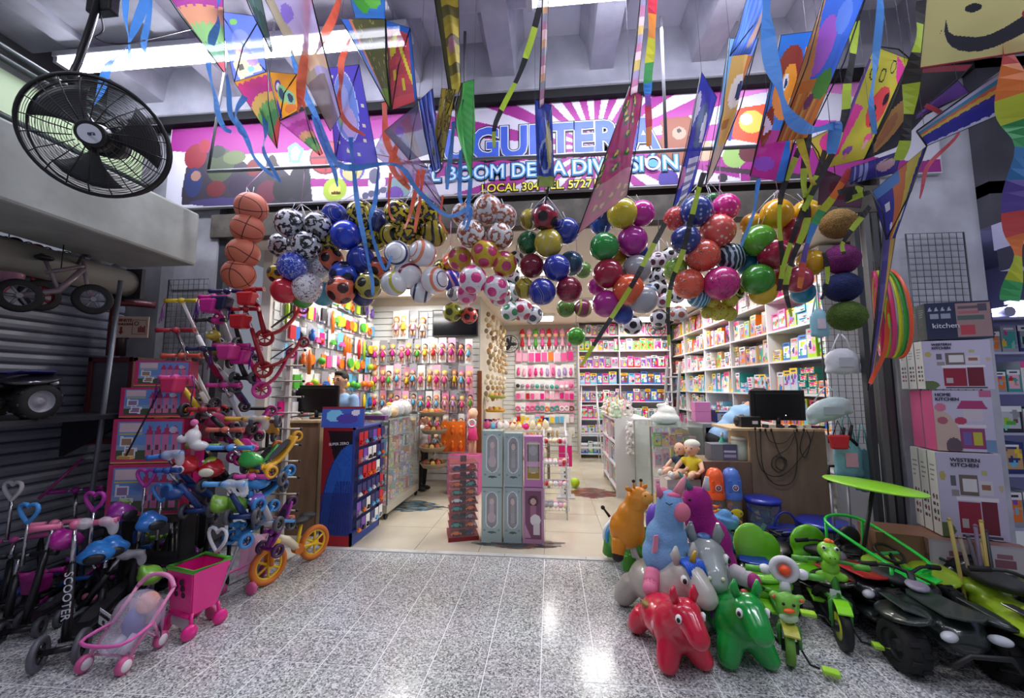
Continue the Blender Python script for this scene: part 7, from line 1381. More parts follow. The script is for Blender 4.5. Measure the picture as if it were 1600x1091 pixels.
t=thing('white_bag','knotted white plastic bag on the right glass showcase','bag',(1.36,4.95,1.06));obj('bag',organic(MB().ell((0,0,.07),(.17,.13,.08)).ell((.02,0,.15),(.11,.09,.07)).ell((.0,0,.21),(.05,.04,.04)).ell((.03,0,.26),(.018,.02,.06)).ell((-.04,0,.22),(.06,.03,.03)),.014,2),M('#eceff0',.35,bump=1.0,scale=14),t);obj('knot',MB().torus((.02,0,.235),(.2,.2,1),.022,.008,14,6),M('#e4e8ea',.4),t)
for k in range(2):obj('pink_box',MB().b(-.09,.09,0,.14,0,.115),M('#d07cb4',.5),None,(1.80,4.95,1.091+.117*k),bev=.003,label='pink box on the grey cabinet, %s of two'%('upper' if k else 'lower'),cat='box',group='pink boxes on the grey cabinet')
obj('navy_box',box_design('navy',1,False),PM,None,(2.02,4.9,1.09),None,(.2,.14,.14),label='navy carton on the grey cabinet beside the pink boxes',cat='box')
cx0,cx1=P(1173,700,3.93).x,P(1291,700,3.93).x;lx0=P(1097,760,3.93).x;ct=1.095;lt=P(1130,722,3.93).z
t=thing('right_counter','wood counter with hanging cables at the right of the entrance','counter',(0,0,0))
obj('front_panel',MB().b(cx0,cx1,3.93,3.96,0,ct),M('#8a7460',.5,kind='wood',c2='#7a644f',scale=3),t);obj('side_panel',MB().b(cx0,cx0+.02,3.96,4.4,0,ct),WOODL,t);obj('side_panel',MB().b(cx1-.02,cx1,3.96,4.4,0,ct),WOODL,t);obj('worktop',MB().b(cx0-.16,cx1,3.93,4.4,ct,ct+.025),WOODL,t,bev=.003)
t=thing('low_counter','lower brown wood block holding a jar and a box','counter',(0,0,0));obj('front_panel',MB().b(lx0,cx0-.004,3.93,3.96,0,lt),M('#7c6250',.5,kind='wood',c2='#685040',scale=3),t);obj('top_panel',MB().b(lx0,cx0-.004,3.96,4.3,lt-.03,lt),WOOD,t);obj('side_panel',MB().b(lx0,lx0+.02,3.96,4.3,0,lt-.03),WOOD,t)
m_=computer('black monitor standing on the right counter',(P(1217,660,4.1).x,4.1,ct+.026),.50,.29)
obj('led',MB().ell((.06,-.014,.11),.004,6,5),M('#e8f0ff',.3,emit=4),m_)
t=thing('black_printer','small black receipt printer beside the right monitor','printer',(P(1174,665,4.02).x,4.02,ct+.026));obj('case',MB().b(-.09,.09,0,.14,0,.10),BLACK,t,bev=.006);obj('sticker',MB().b(.01,.06,-.002,0,.03,.06),M('#c8c8cc',.5),t)
t=thing('card_reader','black rounded device at the counter corner left of the printer','device',(P(1152,655,4.12).x,4.12,ct+.026));obj('case',organic(MB().ell((0,0,.05),(.035,.05,.05)).ell((.04,0,.07),(.03,.05,.05)),.01,2),BLACK,t);obj('lens',MB().cyl((0,-.06,.06),(0,-.04,.06),.015),M('#3c3c44',.2),t)
q=random.Random(5)
for i in range(9):
 x=P(1196+11*i,668,3.99).x;t=thing('counter_clutter','small adapter or paper on the right counter edge, %s from the printer'%NTH[i],'clutter',(x,3.99,ct+.026),q.uniform(0,3),'clutter on the right counter edge');obj('block',MB().b(-.025,.025,-.012,.012,0,.02+.015*q.random()),M(q.choice(['#202024','#c8c4bc','#d8b83c','#b8b4b0','#2c2c30']),.5),t);obj('lead',MB().tube([(0,0,.01),(.03,.02,.015),(.05,.0,.008)],.003,5),BLACK,t)
cb_=M('#17171a',.5)
def cable(pts,lab):
 p=[P(x,y,3.915)for x,y in pts];o0=p[0];t=thing('hanging_cable',lab,'cable',o0,0,'cables hanging down the right counter');obj('wire',MB().tube(sm_path([v-o0 for v in p],6),.0035,5),cb_,t);obj('plug',MB().ell((0,0,0),(.010,.010,.016),8,6),cb_,t)
cable([(1180,670),(1185,720),(1200,742),(1228,740),(1262,700),(1272,672)],'cable swinging in a wide loop from the left counter end');cable([(1188,672),(1192,730),(1212,757),(1240,750),(1246,700),(1240,672)],'longest cable loop hanging on the right counter')
cable([(1205,672),(1216,705),(1226,722),(1222,735),(1212,728),(1216,716),(1230,720)],'coiled black cable on the right counter front');cable([(1245,672),(1232,700),(1210,714),(1206,728),(1216,738),(1228,730),(1226,716),(1212,714)],'round coil of cable at the middle of the counter');cable([(1196,672),(1204,690),(1225,692),(1240,676)],'short cable loop under the monitor');cable([(1256,672),(1250,700),(1258,715),(1266,690),(1260,672)],'narrow cable loop at the right end')
bx=P(1132,720,4.0);t=thing('grey_violet_box','grey and violet printed box on the low wood block','box',(bx.x,4.0,lt));a=Art(24,16,'#5c5870');a.rect(0,0,.45,1,'#7c7c80');a.rect(.5,.2,.95,.4,'#a49cb8');a.rect(.5,.5,.95,.62,'#c8c0d4');obj('carton',box_print(.235,.16,.15,a,'#6c6c78'),PM,t);
jx=P(1160,700,4.0);t=thing('clear_jar','clear plastic jar with white lid full of marbled sweets','jar',(jx.x,4.06,lt));obj('body',MB().lathe([(0,0),(.065,0),(.07,.01),(.07,.18),(.06,.19)],22),M('#c8d4c8',.15,alpha=.55),t);obj('contents',MB().lathe([(0,.01),(.06,.01),(.06,.13),(0,.14)],18),ballmat('print','#b8bcb0','#4c5c48','#8c9484'),t);obj('lid',MB().lathe([(0,.215),(.068,.215),(.07,.21),(.07,.185),(0,.185)],22),M('#d4d0c0',.5),t)
t=thing('green_bottle','small bottle of teal green gel behind the printed box','bottle',(P(1131,690,4.16).x,4.2,lt));obj('body',MB().lathe([(0,0),(.04,0),(.042,.13),(.02,.17),(.012,.2)],16),M('#4cc4a0',.15,alpha=.8),t);obj('cap',MB().lathe([(0,.24),(.013,.24),(.014,.2),(0,.2)],12),WHITE,t);obj('label_band',MB().lathe([(.0425,.10),(.0425,.14)],16),M('#c8e8dc',.4),t)
t=thing('water_bottle','clear water bottle with blue label on the grey cabinet','bottle',(P(1085,690,4.78).x,4.78,.571));obj('body',MB().lathe([(0,0),(.035,0),(.035,.16),(.015,.2),(.012,.22)],16),M('#c8d8e8',.1,alpha=.5),t);obj('wrap_label',MB().lathe([(.0355,.05),(.0355,.13)],16),M('#24489c',.4),t);obj('cap',MB().lathe([(0,.24),(.014,.24),(.014,.22)],12),M('#1c2c6c',.4),t)
bz=P(1070,748,3.95).z;bx=P(1072,760,3.9)
for i,(x0,x1,c)in enumerate(((P(1043,770,3.88).x,P(1070,770,3.88).x,'#c8bcb8'),(P(1071,770,3.9).x,P(1096,770,3.9).x,'#9ca49c'))):
 a=Art(20,30,c);a.rect(.1,.1,.9,.9,'#b0b4b0');a.ell(.5,.5,.25,.25,'#d8a4b4');obj('doll_carton',box_print(x1-x0,.25,bz,a,c),PM,None,((x0+x1)/2,3.88+.02*i,.001),label='%s carton under the seated dolls'%['pinkish grey','greenish grey'][i],cat='box')
def baby(label,p,rz,shirt,hat,hatc,s=1.0):
 t=thing('baby_doll',label,'doll',p,rz,None,s);sk=M('#e0b094',.5)
 obj('torso',organic(MB().ell((0,0,.08),(.06,.05,.09)).ell((-.06,-.02,.12),(.03,.03,.03)).ell((.06,-.02,.12),(.03,.03,.03)),.01,3),M(shirt,.8),t)
 b_=MB().ell((0,-.01,.22),(.055,.055,.06)).ell((0,-.06,.21),(.012,.012,.012))
 for s_ in(-1,1):b_.ell((s_*.055,0,.22),(.01,.014,.016))
 obj('head',organic(b_,.008,2),sk,t)
 for s_ in(-1,1):
  obj('arm',MB().tube([(s_*.07,-.02,.12),(s_*.10,-.06,.07),(s_*.09,-.11,.05)],[.02,.018,.014],8),sk,t);obj('hand',MB().ell((s_*.09,-.125,.048),(.016,.02,.012),10,6),sk,t)
  obj('leg',MB().tube([(s_*.04,-.02,.02),(s_*.05,-.13,.04),(s_*.05,-.22,.02)],[.03,.026,.018],8),sk,t);obj('shoe',MB().ell((s_*.05,-.25,.03),(.02,.028,.03),10,8),M('#dcd8d0',.6),t);obj('eye',MB().ell((s_*.02,-.058,.225),.006,8,6),M('#3c2c24',.3),t)
 if hat:obj('headband',MB().ell((0,.004,.25),(.062,.062,.042),14,8),M(hatc,.9),t)
 obj('hair',MB().ell((0,.012,.235),(.06,.056,.055),14,8),M('#4c3424',.9),t)
 obj('mouth',MB().ell((0,-.062,.195),(.010,.005,.004),8,5),M('#b05c54',.5),t)
baby('baby doll in a yellow shirt with a white headband seated on the cartons',(P(1083,742,4.02).x,4.02,bz+.01),R(-42),'#d8c42c',True,'#e4e0d4',1.18)
baby('baby doll in dark navy clothes leaning beside the yellow one',(P(1066,735,4.12).x,4.13,bz+.01),R(-50),'#24344c',False,'#4c3424',1.08)
for i,(px,capc,nm)in enumerate(((1126,'#f05a1e','orange'),(1153,'#4a72c8','blue'))):
 b_=P(px,846,3.72);t=thing('brick_tube','tall clear tube of toy bricks with %s castle cap'%nm,'toy tube',(b_.x,3.79,.001));h=P(px,778,3.79).z;h2=P(px,732,3.79).z
 obj('tube_wall',MB().lathe([(0,0),(.072,0),(.075,.01),(.075,h)],26),M('#ffffff',.1,alpha=.12),t)
 obj('cap',MB().lathe([(.08,h-.005),(.082,h+.05),(.076,h+.06),(.074,h2-.07),(.055,h2-.02),(.03,h2),(0,h2)],26),M(capc,.35,coat=.3),t)
 for k in range(6):a_=k*PI/3;obj('cap_rib',MB().box((.078*math.cos(a_),.078*math.sin(a_),h+.11),(.012,.02,.10),a_),M(capc,.35),t,bev=.004)
 obj('badge',MB().lathe([(0,.004),(.026,.004),(.026,0)],18),M('#2c3c6c',.4),t,(0,-.078,h+.10),(R(90),0,0));obj('badge_centre',MB().ell((0,-.083,h+.10),(.014,.004,.014),10,6),M('#d86c5c' if i==0 else '#c88c9c',.4),t)
 obj('badge_ring',MB().torus((0,-.082,h+.10),(0,1,0),.024,.003,18,5),WHITE,t)
 q=random.Random(3+i);bk=cached('tubebrick',lambda:MB().b(-.02,.02,-.012,.012,-.012,.012).cyl((-.01,0,.012),(-.01,0,.017),.005,n=8).cyl((.01,0,.012),(.01,0,.017),.005,n=8))
 for k in range(46):
  a_=q.uniform(0,2*PI);r_=.045*math.sqrt(q.random())+.005;obj('toy_brick',bk,M(q.choice(['#d83c3c','#e8b82c','#8c2c8c','#c8c43c','#3c6cc0','#d85c8c','#4cac4c','#e07c2c']),.35),t,(r_*math.cos(a_),r_*math.sin(a_),.02+(h-.04)*k/46),(q.uniform(0,3),q.uniform(0,3),q.uniform(0,3)))
 lb=text('BRICK',.035,M('#1c1c4c',.4),t,(0,-.079,h*.78));obj('label_patch',MB().ell((0,-.076,h*.78),(.055,.006,.04),14,8),M('#e0c42c',.4),t)
def bucket(label,p,r,h,fill,rz=0,s=1):
 t=thing('toy_bucket',label,'bucket',p,rz);BLU=M('#1c2c94',.3,coat=.3)
 obj('body',MB().lathe([(0,0),(r*.8,0),(r*.82,.01),(r*.95,h)],26),M('#8c94c8',.15,alpha=.32),t);obj('base_ring',MB().torus((0,0,.015),(0,0,1),r*.83,.012,26,6),BLU,t)
 obj('lid',MB().lathe([(0,h+.02),(r*.8,h+.022),(r*1.03,h+.015),(r*1.06,h),(r*1.03,h-.02),(r*.95,h-.02)],30),BLU,t)
 hn=[]
 for k in range(13):a_=PI*k/12;hn.append((r*1.0*math.cos(a_),-r*.35*math.sin(a_)-.02,h-.03-r*.75*math.sin(a_)))
 obj('handle',MB().tube(hn,.008,6),BLU,t)
 q=random.Random(int(p[0]*100));bk=cached('bktb',lambda:MB().b(-.03,.03,-.018,.018,-.018,.018))
 for k in range(fill):a_=q.uniform(0,6.28);r_=r*.6*math.sqrt(q.random());obj('toy_brick',bk,M(q.choice(['#3c9c4c','#c8443c','#d8b43c','#3c6cb8','#4c8c5c']),.4),t,(r_*math.cos(a_),r_*math.sin(a_),.03+h*.6*k/fill),(q.uniform(0,3),q.uniform(0,3),0))
 return t
b1=P(1196,835,3.72);bz1=b1.z;bh=P(1196,782,3.72).z-bz1
st_=thing('storage_tub','low blue lidded tub carrying the tall brick bucket','tub',(b1.x,3.74,.001));obj('body',MB().lathe([(0,0),(.14,0),(.15,bz1-.03),(.16,bz1-.02),(.16,bz1-.002),(0,bz1-.002)],26),M('#26348c',.35),st_);obj('rim',MB().torus((0,0,bz1-.02),(0,0,1),.158,.006,26,5),M('#1c2878',.35),st_)
bucket('tall clear bucket of bricks with blue lid before the right counter',(b1.x,3.74,bz1),.135,bh,30)
b2=P(1243,850,3.5);bucket('low blue bucket with raised handle beside the tall bucket',(b2.x,3.62,.001),.13,P(1240,828,3.62).z,14)
b3=P(1290,850,3.4);bucket('wide blue lidded bucket at the right end of the counter',(P(1290,850,3.66).x,3.66,.001),.19,P(1290,818,3.66).z,16)
hp=[Vector((.09*math.cos(PI*k/12),0,.14*math.sin(PI*k/12)))for k in range(13)];obj('raised_handle',MB().tube(hp,.008,6),M('#1c2c94',.3),S['toy_bucket.001'],(0,0,P(1240,828,3.62).z))
# ---- bags hanging on the grid by the pillar
def hbag(label,px,py,w_,h,c,Y=3.42,flat=.35,tiltr=0,art=None,alpha=.9):
 t=thing('hanging_bag',label,'bag',P(px,py,Y));b_=MB().ell((0,0,0),(w_/2,w_/2*flat,h/2)).ell((0,.0,-h*.15),(w_*.48,w_*.5*flat,h*.35)).ell((-w_*.38,0,-h*.33),(w_*.12,w_*.3*flat,h*.14)).ell((w_*.38,0,-h*.33),(w_*.12,w_*.3*flat,h*.14));q_=organic(b_,.014,2)
 obj('bag',q_,M(c,.3,alpha=alpha,bump=.9,scale=14),t,None,(0,tiltr,0))
 for s_ in(-1,1):obj('strap',MB().tube([(s_*w_*.28,0,h*.35),(s_*w_*.15,-.01,h*.8),(s_*.01,0,h*1.0)],.006,5),M(c,.4),t)
 if art:obj('print',MB().b(-w_*.2,w_*.2,-w_/2*flat-.004,-w_/2*flat,-h*.2,h*.12),M(art,.5),t)
hbag('white and silver plastic bag hanging under the fuzzy balls',1316,565,.27,.22,'#d4d4dc',art='#b0b4bc')
hbag('small pale blue bag behind the moss green fuzzy ball',1280,505,.16,.26,'#8cbccc',Y=3.5,art='#c8b8c4')
hbag('long translucent bag slung sideways over the right monitor',1294,640,.36,.18,'#b8c8c8',tiltr=R(-18),art='#a0a8ac')
hbag('teal carrier bag hanging low beside the pillar',1325,715,.22,.34,'#7cb4bc',Y=3.46,art='#d4a0ac')
hbag('second teal bag bulging behind the first',1350,735,.16,.36,'#5c9098',Y=3.5)
t=thing('red_pouch','red fabric pouch hanging above the teal carrier bag','pouch',P(1311,690,3.38));obj('pouch',MB().prism([(-.075,.05),(.075,.05),(.055,-.06),(-.055,-.06)],-.02,.02,'y'),M('#b81c28',.6),t,bev=.012);obj('loop',MB().tube([(-.04,0,.05),(0,0,.16),(.04,0,.05)],.004,5),BLACK,t)
for i,(px,py)in enumerate(((1318,668),(1330,664))):t=thing('black_strap','black strap bundle hanging on the wire grid, %s'%['left one','right one'][i],'strap',P(px,py,3.44));obj('strap',MB().tube([(0,0,0),(-.02,0,-.10),(.03,0,-.16)],.014,6),BLACK,t);obj('hook',MB().tube([(0,0,0),(0,.02,.06),(0,.06,.07)],.003,5),STEEL,t)
t=thing('hand_trolley','black folding trolley behind the green disc','trolley',G(1318,850).xyz if False else(P(1318,850,3.55).x,3.55,0));obj('handle',MB().tube([(-.07,0,.86),(.07,0,.86),(.075,0,.74),(-.075,0,.74)],.014,8,closed=True),BLACK,t)
for s_ in(-1,1):obj('rail',MB().cyl((s_*.06,0,.02),(s_*.065,0,.76),.010),M('#8c8c90',.4,.5),t);obj('wheel',MB().cyl((s_*.09-.01,.03,.05),(s_*.09+.01,.03,.05),.05),RUBBER,t)
obj('foot_plate',MB().b(-.1,.1,-.16,0,.0,.012),BLACK,t)
t=thing('green_disc','large lime green disc held nearly edge on beside the pillar','disc',P(1364,759,2.95),(R(0),R(6),0));obj('disc',MB().ell((0,0,0),(.27,.27,.022),36,10),M('#9cec2c',.35,coat=.3),t);obj('rim_line',MB().torus((0,0,0),(0,0,1),.262,.006,36,5),M('#b4f45c',.35),t)
obj('pedestal',MB().cyl((0,0,-.02),(.0,.12,-.80),.012),BLACK,t)
for i,x in enumerate((P(1366,600,3.3).x,P(1384,600,3.3).x,P(1397,600,3.3).x)):struct('trim_%d'%(7+i),MB().b(x-.02,x+.02,3.34,3.39,0,2.9),[DK,M('#5c5c5e',.6),M('#3c3c40',.6)][i])
# ================================================================ KITCHEN PLAYSET CARTONS
def kart(kind):
 a=Art(60,66,'#b9b2cc' if kind!='dark' else '#232a48')
 if kind=='west':
  a.rect(.28,.06,.62,.42,'#8c2038');a.rect(.64,.06,.86,.46,'#6c1c30');a.rect(.32,.12,.42,.22,'#b0a4a8');a.rect(.26,.44,.9,.48,'#d8d4dc');a.rect(.34,.5,.62,.74,'#6c5c58');a.rect(.38,.55,.6,.7,'#d0ccd0')
  a.rect(.64,.52,.84,.68,'#c8c0c8');a.rect(.66,.58,.8,.64,'#8c5c4c');a.rect(.2,.6,.28,.72,'#5c5c64');a.rect(.2,.49,.32,.56,'#8c8484');a.rect(.3,.02,.9,.05,'#4c4450');a.ell(.05,.08,.16,.09,'#5c6c44');a.ell(.08,.72,.05,.06,'#b0a060');a.ell(.95,.6,.04,.04,'#b8a48c');a.rect(.68,.74,.76,.8,'#b0a878')
 elif kind=='home':
  a.ell(0,.1,.45,.6,'#c0a49c');a.rect(.42,.04,.84,.38,'#8c3c6c');a.rect(.46,.1,.6,.32,'#6c5ca0');a.rect(.63,.1,.78,.32,'#b8b03c');a.rect(.4,.4,.86,.44,'#d8ccd4');a.rect(.5,.5,.84,.72,'#c4b8c4');a.poly([(.4,.7),(.92,.7),(.84,.84),(.5,.84)],'#a4386c');a.ell(.45,.5,.1,.06,'#b03c5c');a.ell(.12,.72,.1,.07,'#c86c8c');a.ell(.14,.5,.09,.06,'#a8546c');a.ell(.3,.08,.14,.14,'#5c4c58');a.rect(.84,0,1,.2,'#6c8cb0');a.rect(.8,.9,1,1,'#b45c84')
 elif kind=='dark':
  a.rect(.46,.04,.98,.96,'#94787a');a.rect(.48,.5,.88,.62,'#4c5c5c');a.rect(.5,.66,.82,.74,'#a05c68');a.rect(.5,.8,.84,.88,'#5c4c58');a.rect(.52,.1,.74,.36,'#a83c4c');a.rect(.8,.72,.94,.92,'#4c4458');a.rect(.06,.56,.2,.7,'#8c94a8');a.rect(.23,.56,.38,.7,'#8c94a8')
  for i in range(4):a.poly([(.04+.1*i,.78),(.1+.1*i,.78),(.07+.1*i,.9)],'#a0a8bc')
 else:
  a=Art(40,30,'#a8a0ac');a.rect(.05,.06,.95,.94,'#b4acb4');a.rect(.3,.2,.7,.5,'#7c4c5c');a.rect(.35,.55,.65,.7,'#8c5c6c');a.rect(.02,.02,.98,.05,'#a0605c')
 return a
def side_art(col_,seed,marks=True):
 a=Art(16,50,col_);q=random.Random(seed)
 if marks:
  for v in(.82,.76,.70,.64):a.rect(.2,v,.2+q.uniform(.3,.6),v+.03,'#8c8c94')
  for v in(.45,.36,.27,.18):a.ell(.35,v,.15,.03,q.choice(['#6c3c48','#4c4c54','#7c4c54']));a.ell(.72,v,.12,.025,q.choice(['#6c3c48','#4c4c54']))
 return a
def carton(label,p0,p1,h,Y,arts,sidecol,dep,nside=2,letter=None,rz=0):
 """printed front from p0 to p1 (pixels at depth Y); sides show NSIDE stacked cartons behind each other"""
 a_,b_=P(p0[0],p0[1],Y),P(p1[0],p1[1],Y);w_=(b_-a_).length;t=thing('kitchen_carton',label,'box',(a_.x,Y,a_.z),rz)
 obj('carton',box_print(w_,dep,h,arts,sidecol),print_mat(.5),t,(w_/2,0,0))
 if letter:
  for i,(s_,x,z,size,c)in enumerate(letter):text(s_,size,M(c,.5),t,(w_*x,-.003,h*z),align='LEFT')
 return t,w_
def stacked(label,p0,p1,ytop,Y,kind,sidec,letters,n=3,sidemarks=True,gapw=.085):
 h=P(p0[0],ytop,Y).z-P(p0[0],p0[1],Y).z
 t,w_=carton(label,p0,p1,h-.002,Y,kart(kind),sidec,gapw,letter=letters,rz=R(-14))
 for k in range(1,n):
  o=thing('kitchen_carton','%s carton standing %s behind the %s'%({'#c0a0ac':'pink edged'}.get(sidec,'matching'),NTH[k],label.split(',')[0]),'box',t.location+Matrix.Rotation(R(-14),3,'Z')@Vector((0,(gapw+.012)*k,0)),R(-14))
  obj('carton',box_print(w_,gapw,h-.002,Art(2,2,'#a8a4b0'),sidec),print_mat(.5),o,(w_/2,0,0))
 for k in range(n):
  par=t;sa=side_art(sidec,k,sidemarks)
  base=Vector((0,(gapw+.012)*k,0));
  def fn(u,v,base=base):return np.full_like(u,-.0015),base.y+gapw*(1-u),(h-.002)*v
  obj('side_print',grid_mesh(fn,sa),print_mat(.5),t)
 return t
stacked('white western kitchen carton with red stove picture, at the pillar foot',(1474,838),(1560,838),706,3.02,'west','#d4d4d0',(('WESTERN',.22,.915,.034,'#3c3444'),('KITCHEN',.22,.855,.034,'#3c3444')),3)
stacked('lilac home kitchen carton with pink playset picture, second from the bottom',(1465,704),(1542,704),610,3.03,'home','#d85c90',(('HOME',.04,.93,.030,'#2c2840'),('KITCHEN',.04,.855,.030,'#2c2840')),2,False,.12)
stacked('pale western kitchen carton with stove picture, third from the bottom',(1447,608),(1536,608),533,3.04,'west','#d0d0cc',(('WESTERN',.14,.92,.024,'#3c3c54'),('KITCHEN',.14,.845,.024,'#3c3c54')),3)
stacked('dark blue kitchen carton with tan picture panel, topmost of the stack',(1450,531),(1536,531),474,3.05,'dark','#4c5450',(('kitchen',.08,.36,.05,'#c8ccd8'),),3,True)
base=thing('carton_plinth','brown carton row at the floor under the kitchen cartons','box',(P(1368,815,3.08).x,3.09,.001),R(-14));zt=P(1450,836,3.05).z
a=Art(40,30,'#8c6450');a.rect(.02,.55,.98,.58,'#a87c68');obj('carton',box_print(.72,.26,zt-.005,a,'#8c6450'),print_mat(.5),base,(.36,0,0));obj('tape',MB().b(.33,.39,-.003,-.001,0,zt-.02),M('#a88c6c',.3),base)
stacked('floor level grey carton with red roofed picture behind the sticks',(1455,893),(1530,893),842,2.98,'low','#7c5c54',(),1,False);stacked('rightmost floor level grey carton with playset print',(1532,893),(1600,893),850,2.86,'low','#7c5c54',(),1,False)
for i,(b_,tp,c,nm)in enumerate((((1510,905),(1483,812),'#b8a458','yellow'),((1545,890),(1533,815),'#b8a054','tan'),((1530,880),(1500,840),'#8c7c6c','brown'),((1535,905),(1524,822),'#6c5c74','violet grey'),((1550,900),(1512,838),'#4c4650','dark'),((1556,895),(1540,830),'#34343c','black'),((1562,892),(1530,845),'#a89460','pale wood'))):
 p=P(b_[0],b_[1],2.80);p.z=0;e=P(tp[0],tp[1],2.86);t=thing('stick','%s stick leaning in the bundle before the grey cartons'%nm,'stick',p,0,'sticks before the grey cartons');o=e-p;obj('shaft',MB().cyl((0,0,0),o,.010),M(c,.5),t);obj('tip',MB().ell(o,.012,8,6),M(c,.4),t)
# ================================================================ KIOSK STOCK AT FAR RIGHT
t=thing('kiosk_shelving','lit shelves of the neighbouring kiosk at the right edge','shelf',(3.55,3.75,0));WB=M('#b8b8d4',.4)
for z in(.35,.78,1.12,1.46,1.80,2.1):obj('shelf_board',MB().b(0,1.9,0,.35,z-.02,z),WB,t)
for x in(0,.95,1.88):obj('side_panel',MB().b(x,x+.02,0,.35,0,2.1),WB,t)
q=random.Random(33)
for k,z in enumerate((.35,.78,1.12,1.46,1.80)):
 x=3.6
 j=0
 while x<5.2:
  w_=q.uniform(.1,.2);c=q.choice(['white','navy','grey','lime','white','black','teal']if k>1 else['black','navy','grey'])
  obj('kiosk_pack',box_design(c,q.randrange(3),True),PM,None,(x+w_/2,3.78,z+.001),None,(w_-.01,.2,q.uniform(.16,.29)),label='%s pack on shelf %s of the kiosk, %s from the pillar'%(c,NTH[k],NTH[j]),cat='box',group='packs on the kiosk shelves');x+=w_;j+=1
for i in range(5):
 t=thing('rolled_sheet','rolled silver sheet on top of the kiosk shelves, %s from the pillar'%NTH[i],'roll',(3.7+.22*i,3.86,2.101+.045),0,'rolled sheets on the kiosk');obj('roll',MB().tube([(0,-.12,0),(0,.25,0)],.045,14),M('#c4c4dc',.25,.4),t);obj('band',MB().torus((0,0,0),(0,1,0),.046,.003,16,4),M('#8c5c9c',.4),t)
# ================================================================ INFLATABLE HOPPER ANIMALS
def hopper(label,loc,rz,colr,kind='horse',s=1.0,rough=.22,ears=None,extra=None,pitch=0,alpha=1,fuzzy=False,name='hopper_animal',key=None):
 """body along y, head at -y; about .62 long, .52 high"""
 t=thing(name,label,'hopper toy',loc,(pitch,0,rz),'inflatable hopper animals',s);m_=MB()
 m_.ell((0,.04,.195),(.155,.21,.135)).ell((0,-.09,.205),(.155,.13,.15))
 for sx in(-1,1):
  m_.tube([(sx*.07,-.13,.15),(sx*.105,-.165,.08),(sx*.115,-.175,.045)],[.08,.074,.064],10).ell((sx*.118,-.18,.055),(.064,.068,.055))
  m_.tube([(sx*.08,.17,.16),(sx*.12,.21,.08),(sx*.125,.22,.045)],[.08,.074,.064],10).ell((sx*.125,.225,.055),(.064,.068,.055))
 m_.tube([(0,-.10,.24),(0,-.17,.30),(0,-.20,.345)],[.14,.118,.10],12);m_.ell((0,-.205,.355),(.096,.096,.082))
 m_.tube([(0,-.23,.35),(0,-.295,.305),(0,-.335,.275)],[.084,.072,.066],12);m_.ell((0,-.335,.272),(.068,.06,.056))
 m_.tube([(0,.24,.27),(0,.27,.32),(0,.265,.37)],[.03,.024,.014],8)
 mt=M(colr,rough,coat=0 if fuzzy else.5,alpha=alpha)if not fuzzy else M(colr,.95,bump=.5,scale=70)
 obj('body',organic(m_,.013,5,'hop1'),mt,t)
 for sx in(-1,1):
  obj('ear',cached('hear%d'%sx,lambda:MB().tube([(sx*.05,-.19,.405),(sx*.072,-.19,.46),(sx*.066,-.195,.51)],[.024,.028,.008],10)),M(ears or colr,rough,coat=.4),t)
  e=obj('eye',cached('heye%d'%sx,lambda:MB().ell((sx*.080,-.262,.354),(.018,.022,.026),12,8)),WHITE,t);obj('pupil',cached('hpup%d'%sx,lambda:MB().ell((sx*.089,-.274,.354),(.011,.012,.015),10,8)),BLACK,e)
 for dc,p,r in(extra or[]):obj('patch',MB().ell(p,r,14,8),M(dc,.4),t)
 return t
rp_,gp_=G(1076,1058),G(1166,1052)
hopper('glossy red hopper horse in front of the heap',(rp_.x-.04,rp_.y+.19,.001),R(14),'#c81c3c',s=.86,extra=[('#8c6c2c',(-.115,.08,.27),(.03,.045,.02)),('#e8a8b8',(-.138,-.06,.21),(.012,.03,.03))])
hopper('glossy green hopper horse beside the red one',(gp_.x+.02,gp_.y+.20,.001),R(4),'#12963c',s=.90,extra=[('#5c3c94',(-.138,-.05,.23),(.012,.035,.035)),('#b02c30',(0,-.17,.43),(.02,.02,.01))])
wu=G(1040,985);t=hopper('white grey hopper unicorn with blue mane and golden horn',(wu.x+.02,wu.y+.12,.001),R(28),'#b4b0a8',s=1.05,rough=.35)
obj('horn',MB().tube([(0,-.24,.42),(0,-.27,.50)],[.024,.006],10),M('#c8a02c',.35,.3),t)
for i in range(9):obj('mane_tuft',MB().tube([(-.05+.0125*i,-.20,.43),(-.06+.015*i,-.26,.425),(-.065+.016*i,-.295,.37-.01*(i%3))],[.014,.012,.003],6),M('#2058c8',.4),t)
cg=G(1120,985);hopper('clear grey hopper donkey with blue markings behind the green horse',(cg.x+.0,cg.y+.30,.001),R(-6),'#a8b0b0',s=1.22,rough=.15,alpha=.85,ears='#8c9494',extra=[('#3c6ca8',(0,-.18,.43),(.035,.045,.02)),('#3c5c94',(-.143,.0,.21),(.012,.05,.035)),('#d0ccac',(-.03,-.38,.305),(.01,.01,.01)),('#d0ccac',(.03,-.38,.305),(.01,.01,.01))])
ge=G(988,905);t=thing('hopper_animal','green hopper elephant with white toes at the left of the heap','hopper toy',(ge.x+.02,ge.y+.20,.001),R(20),'inflatable hopper animals');m_=MB().ell((0,.05,.20),(.14,.2,.13)).ell((0,-.14,.25),(.105,.10,.11))
for sx in(-1,1):m_.tube([(sx*.08,-.12,.16),(sx*.09,-.14,.04)],[.065,.058],10).tube([(sx*.08,.16,.16),(sx*.10,.18,.04)],[.065,.058],10).ell((sx*.09,-.10,.30),(.04,.02,.06))
m_.tube([(0,-.2,.24),(0,-.28,.19),(0,-.31,.12)],[.05,.04,.03],10);obj('body',organic(m_,.013,4),M('#3a8c1c',.35,coat=.3),t)
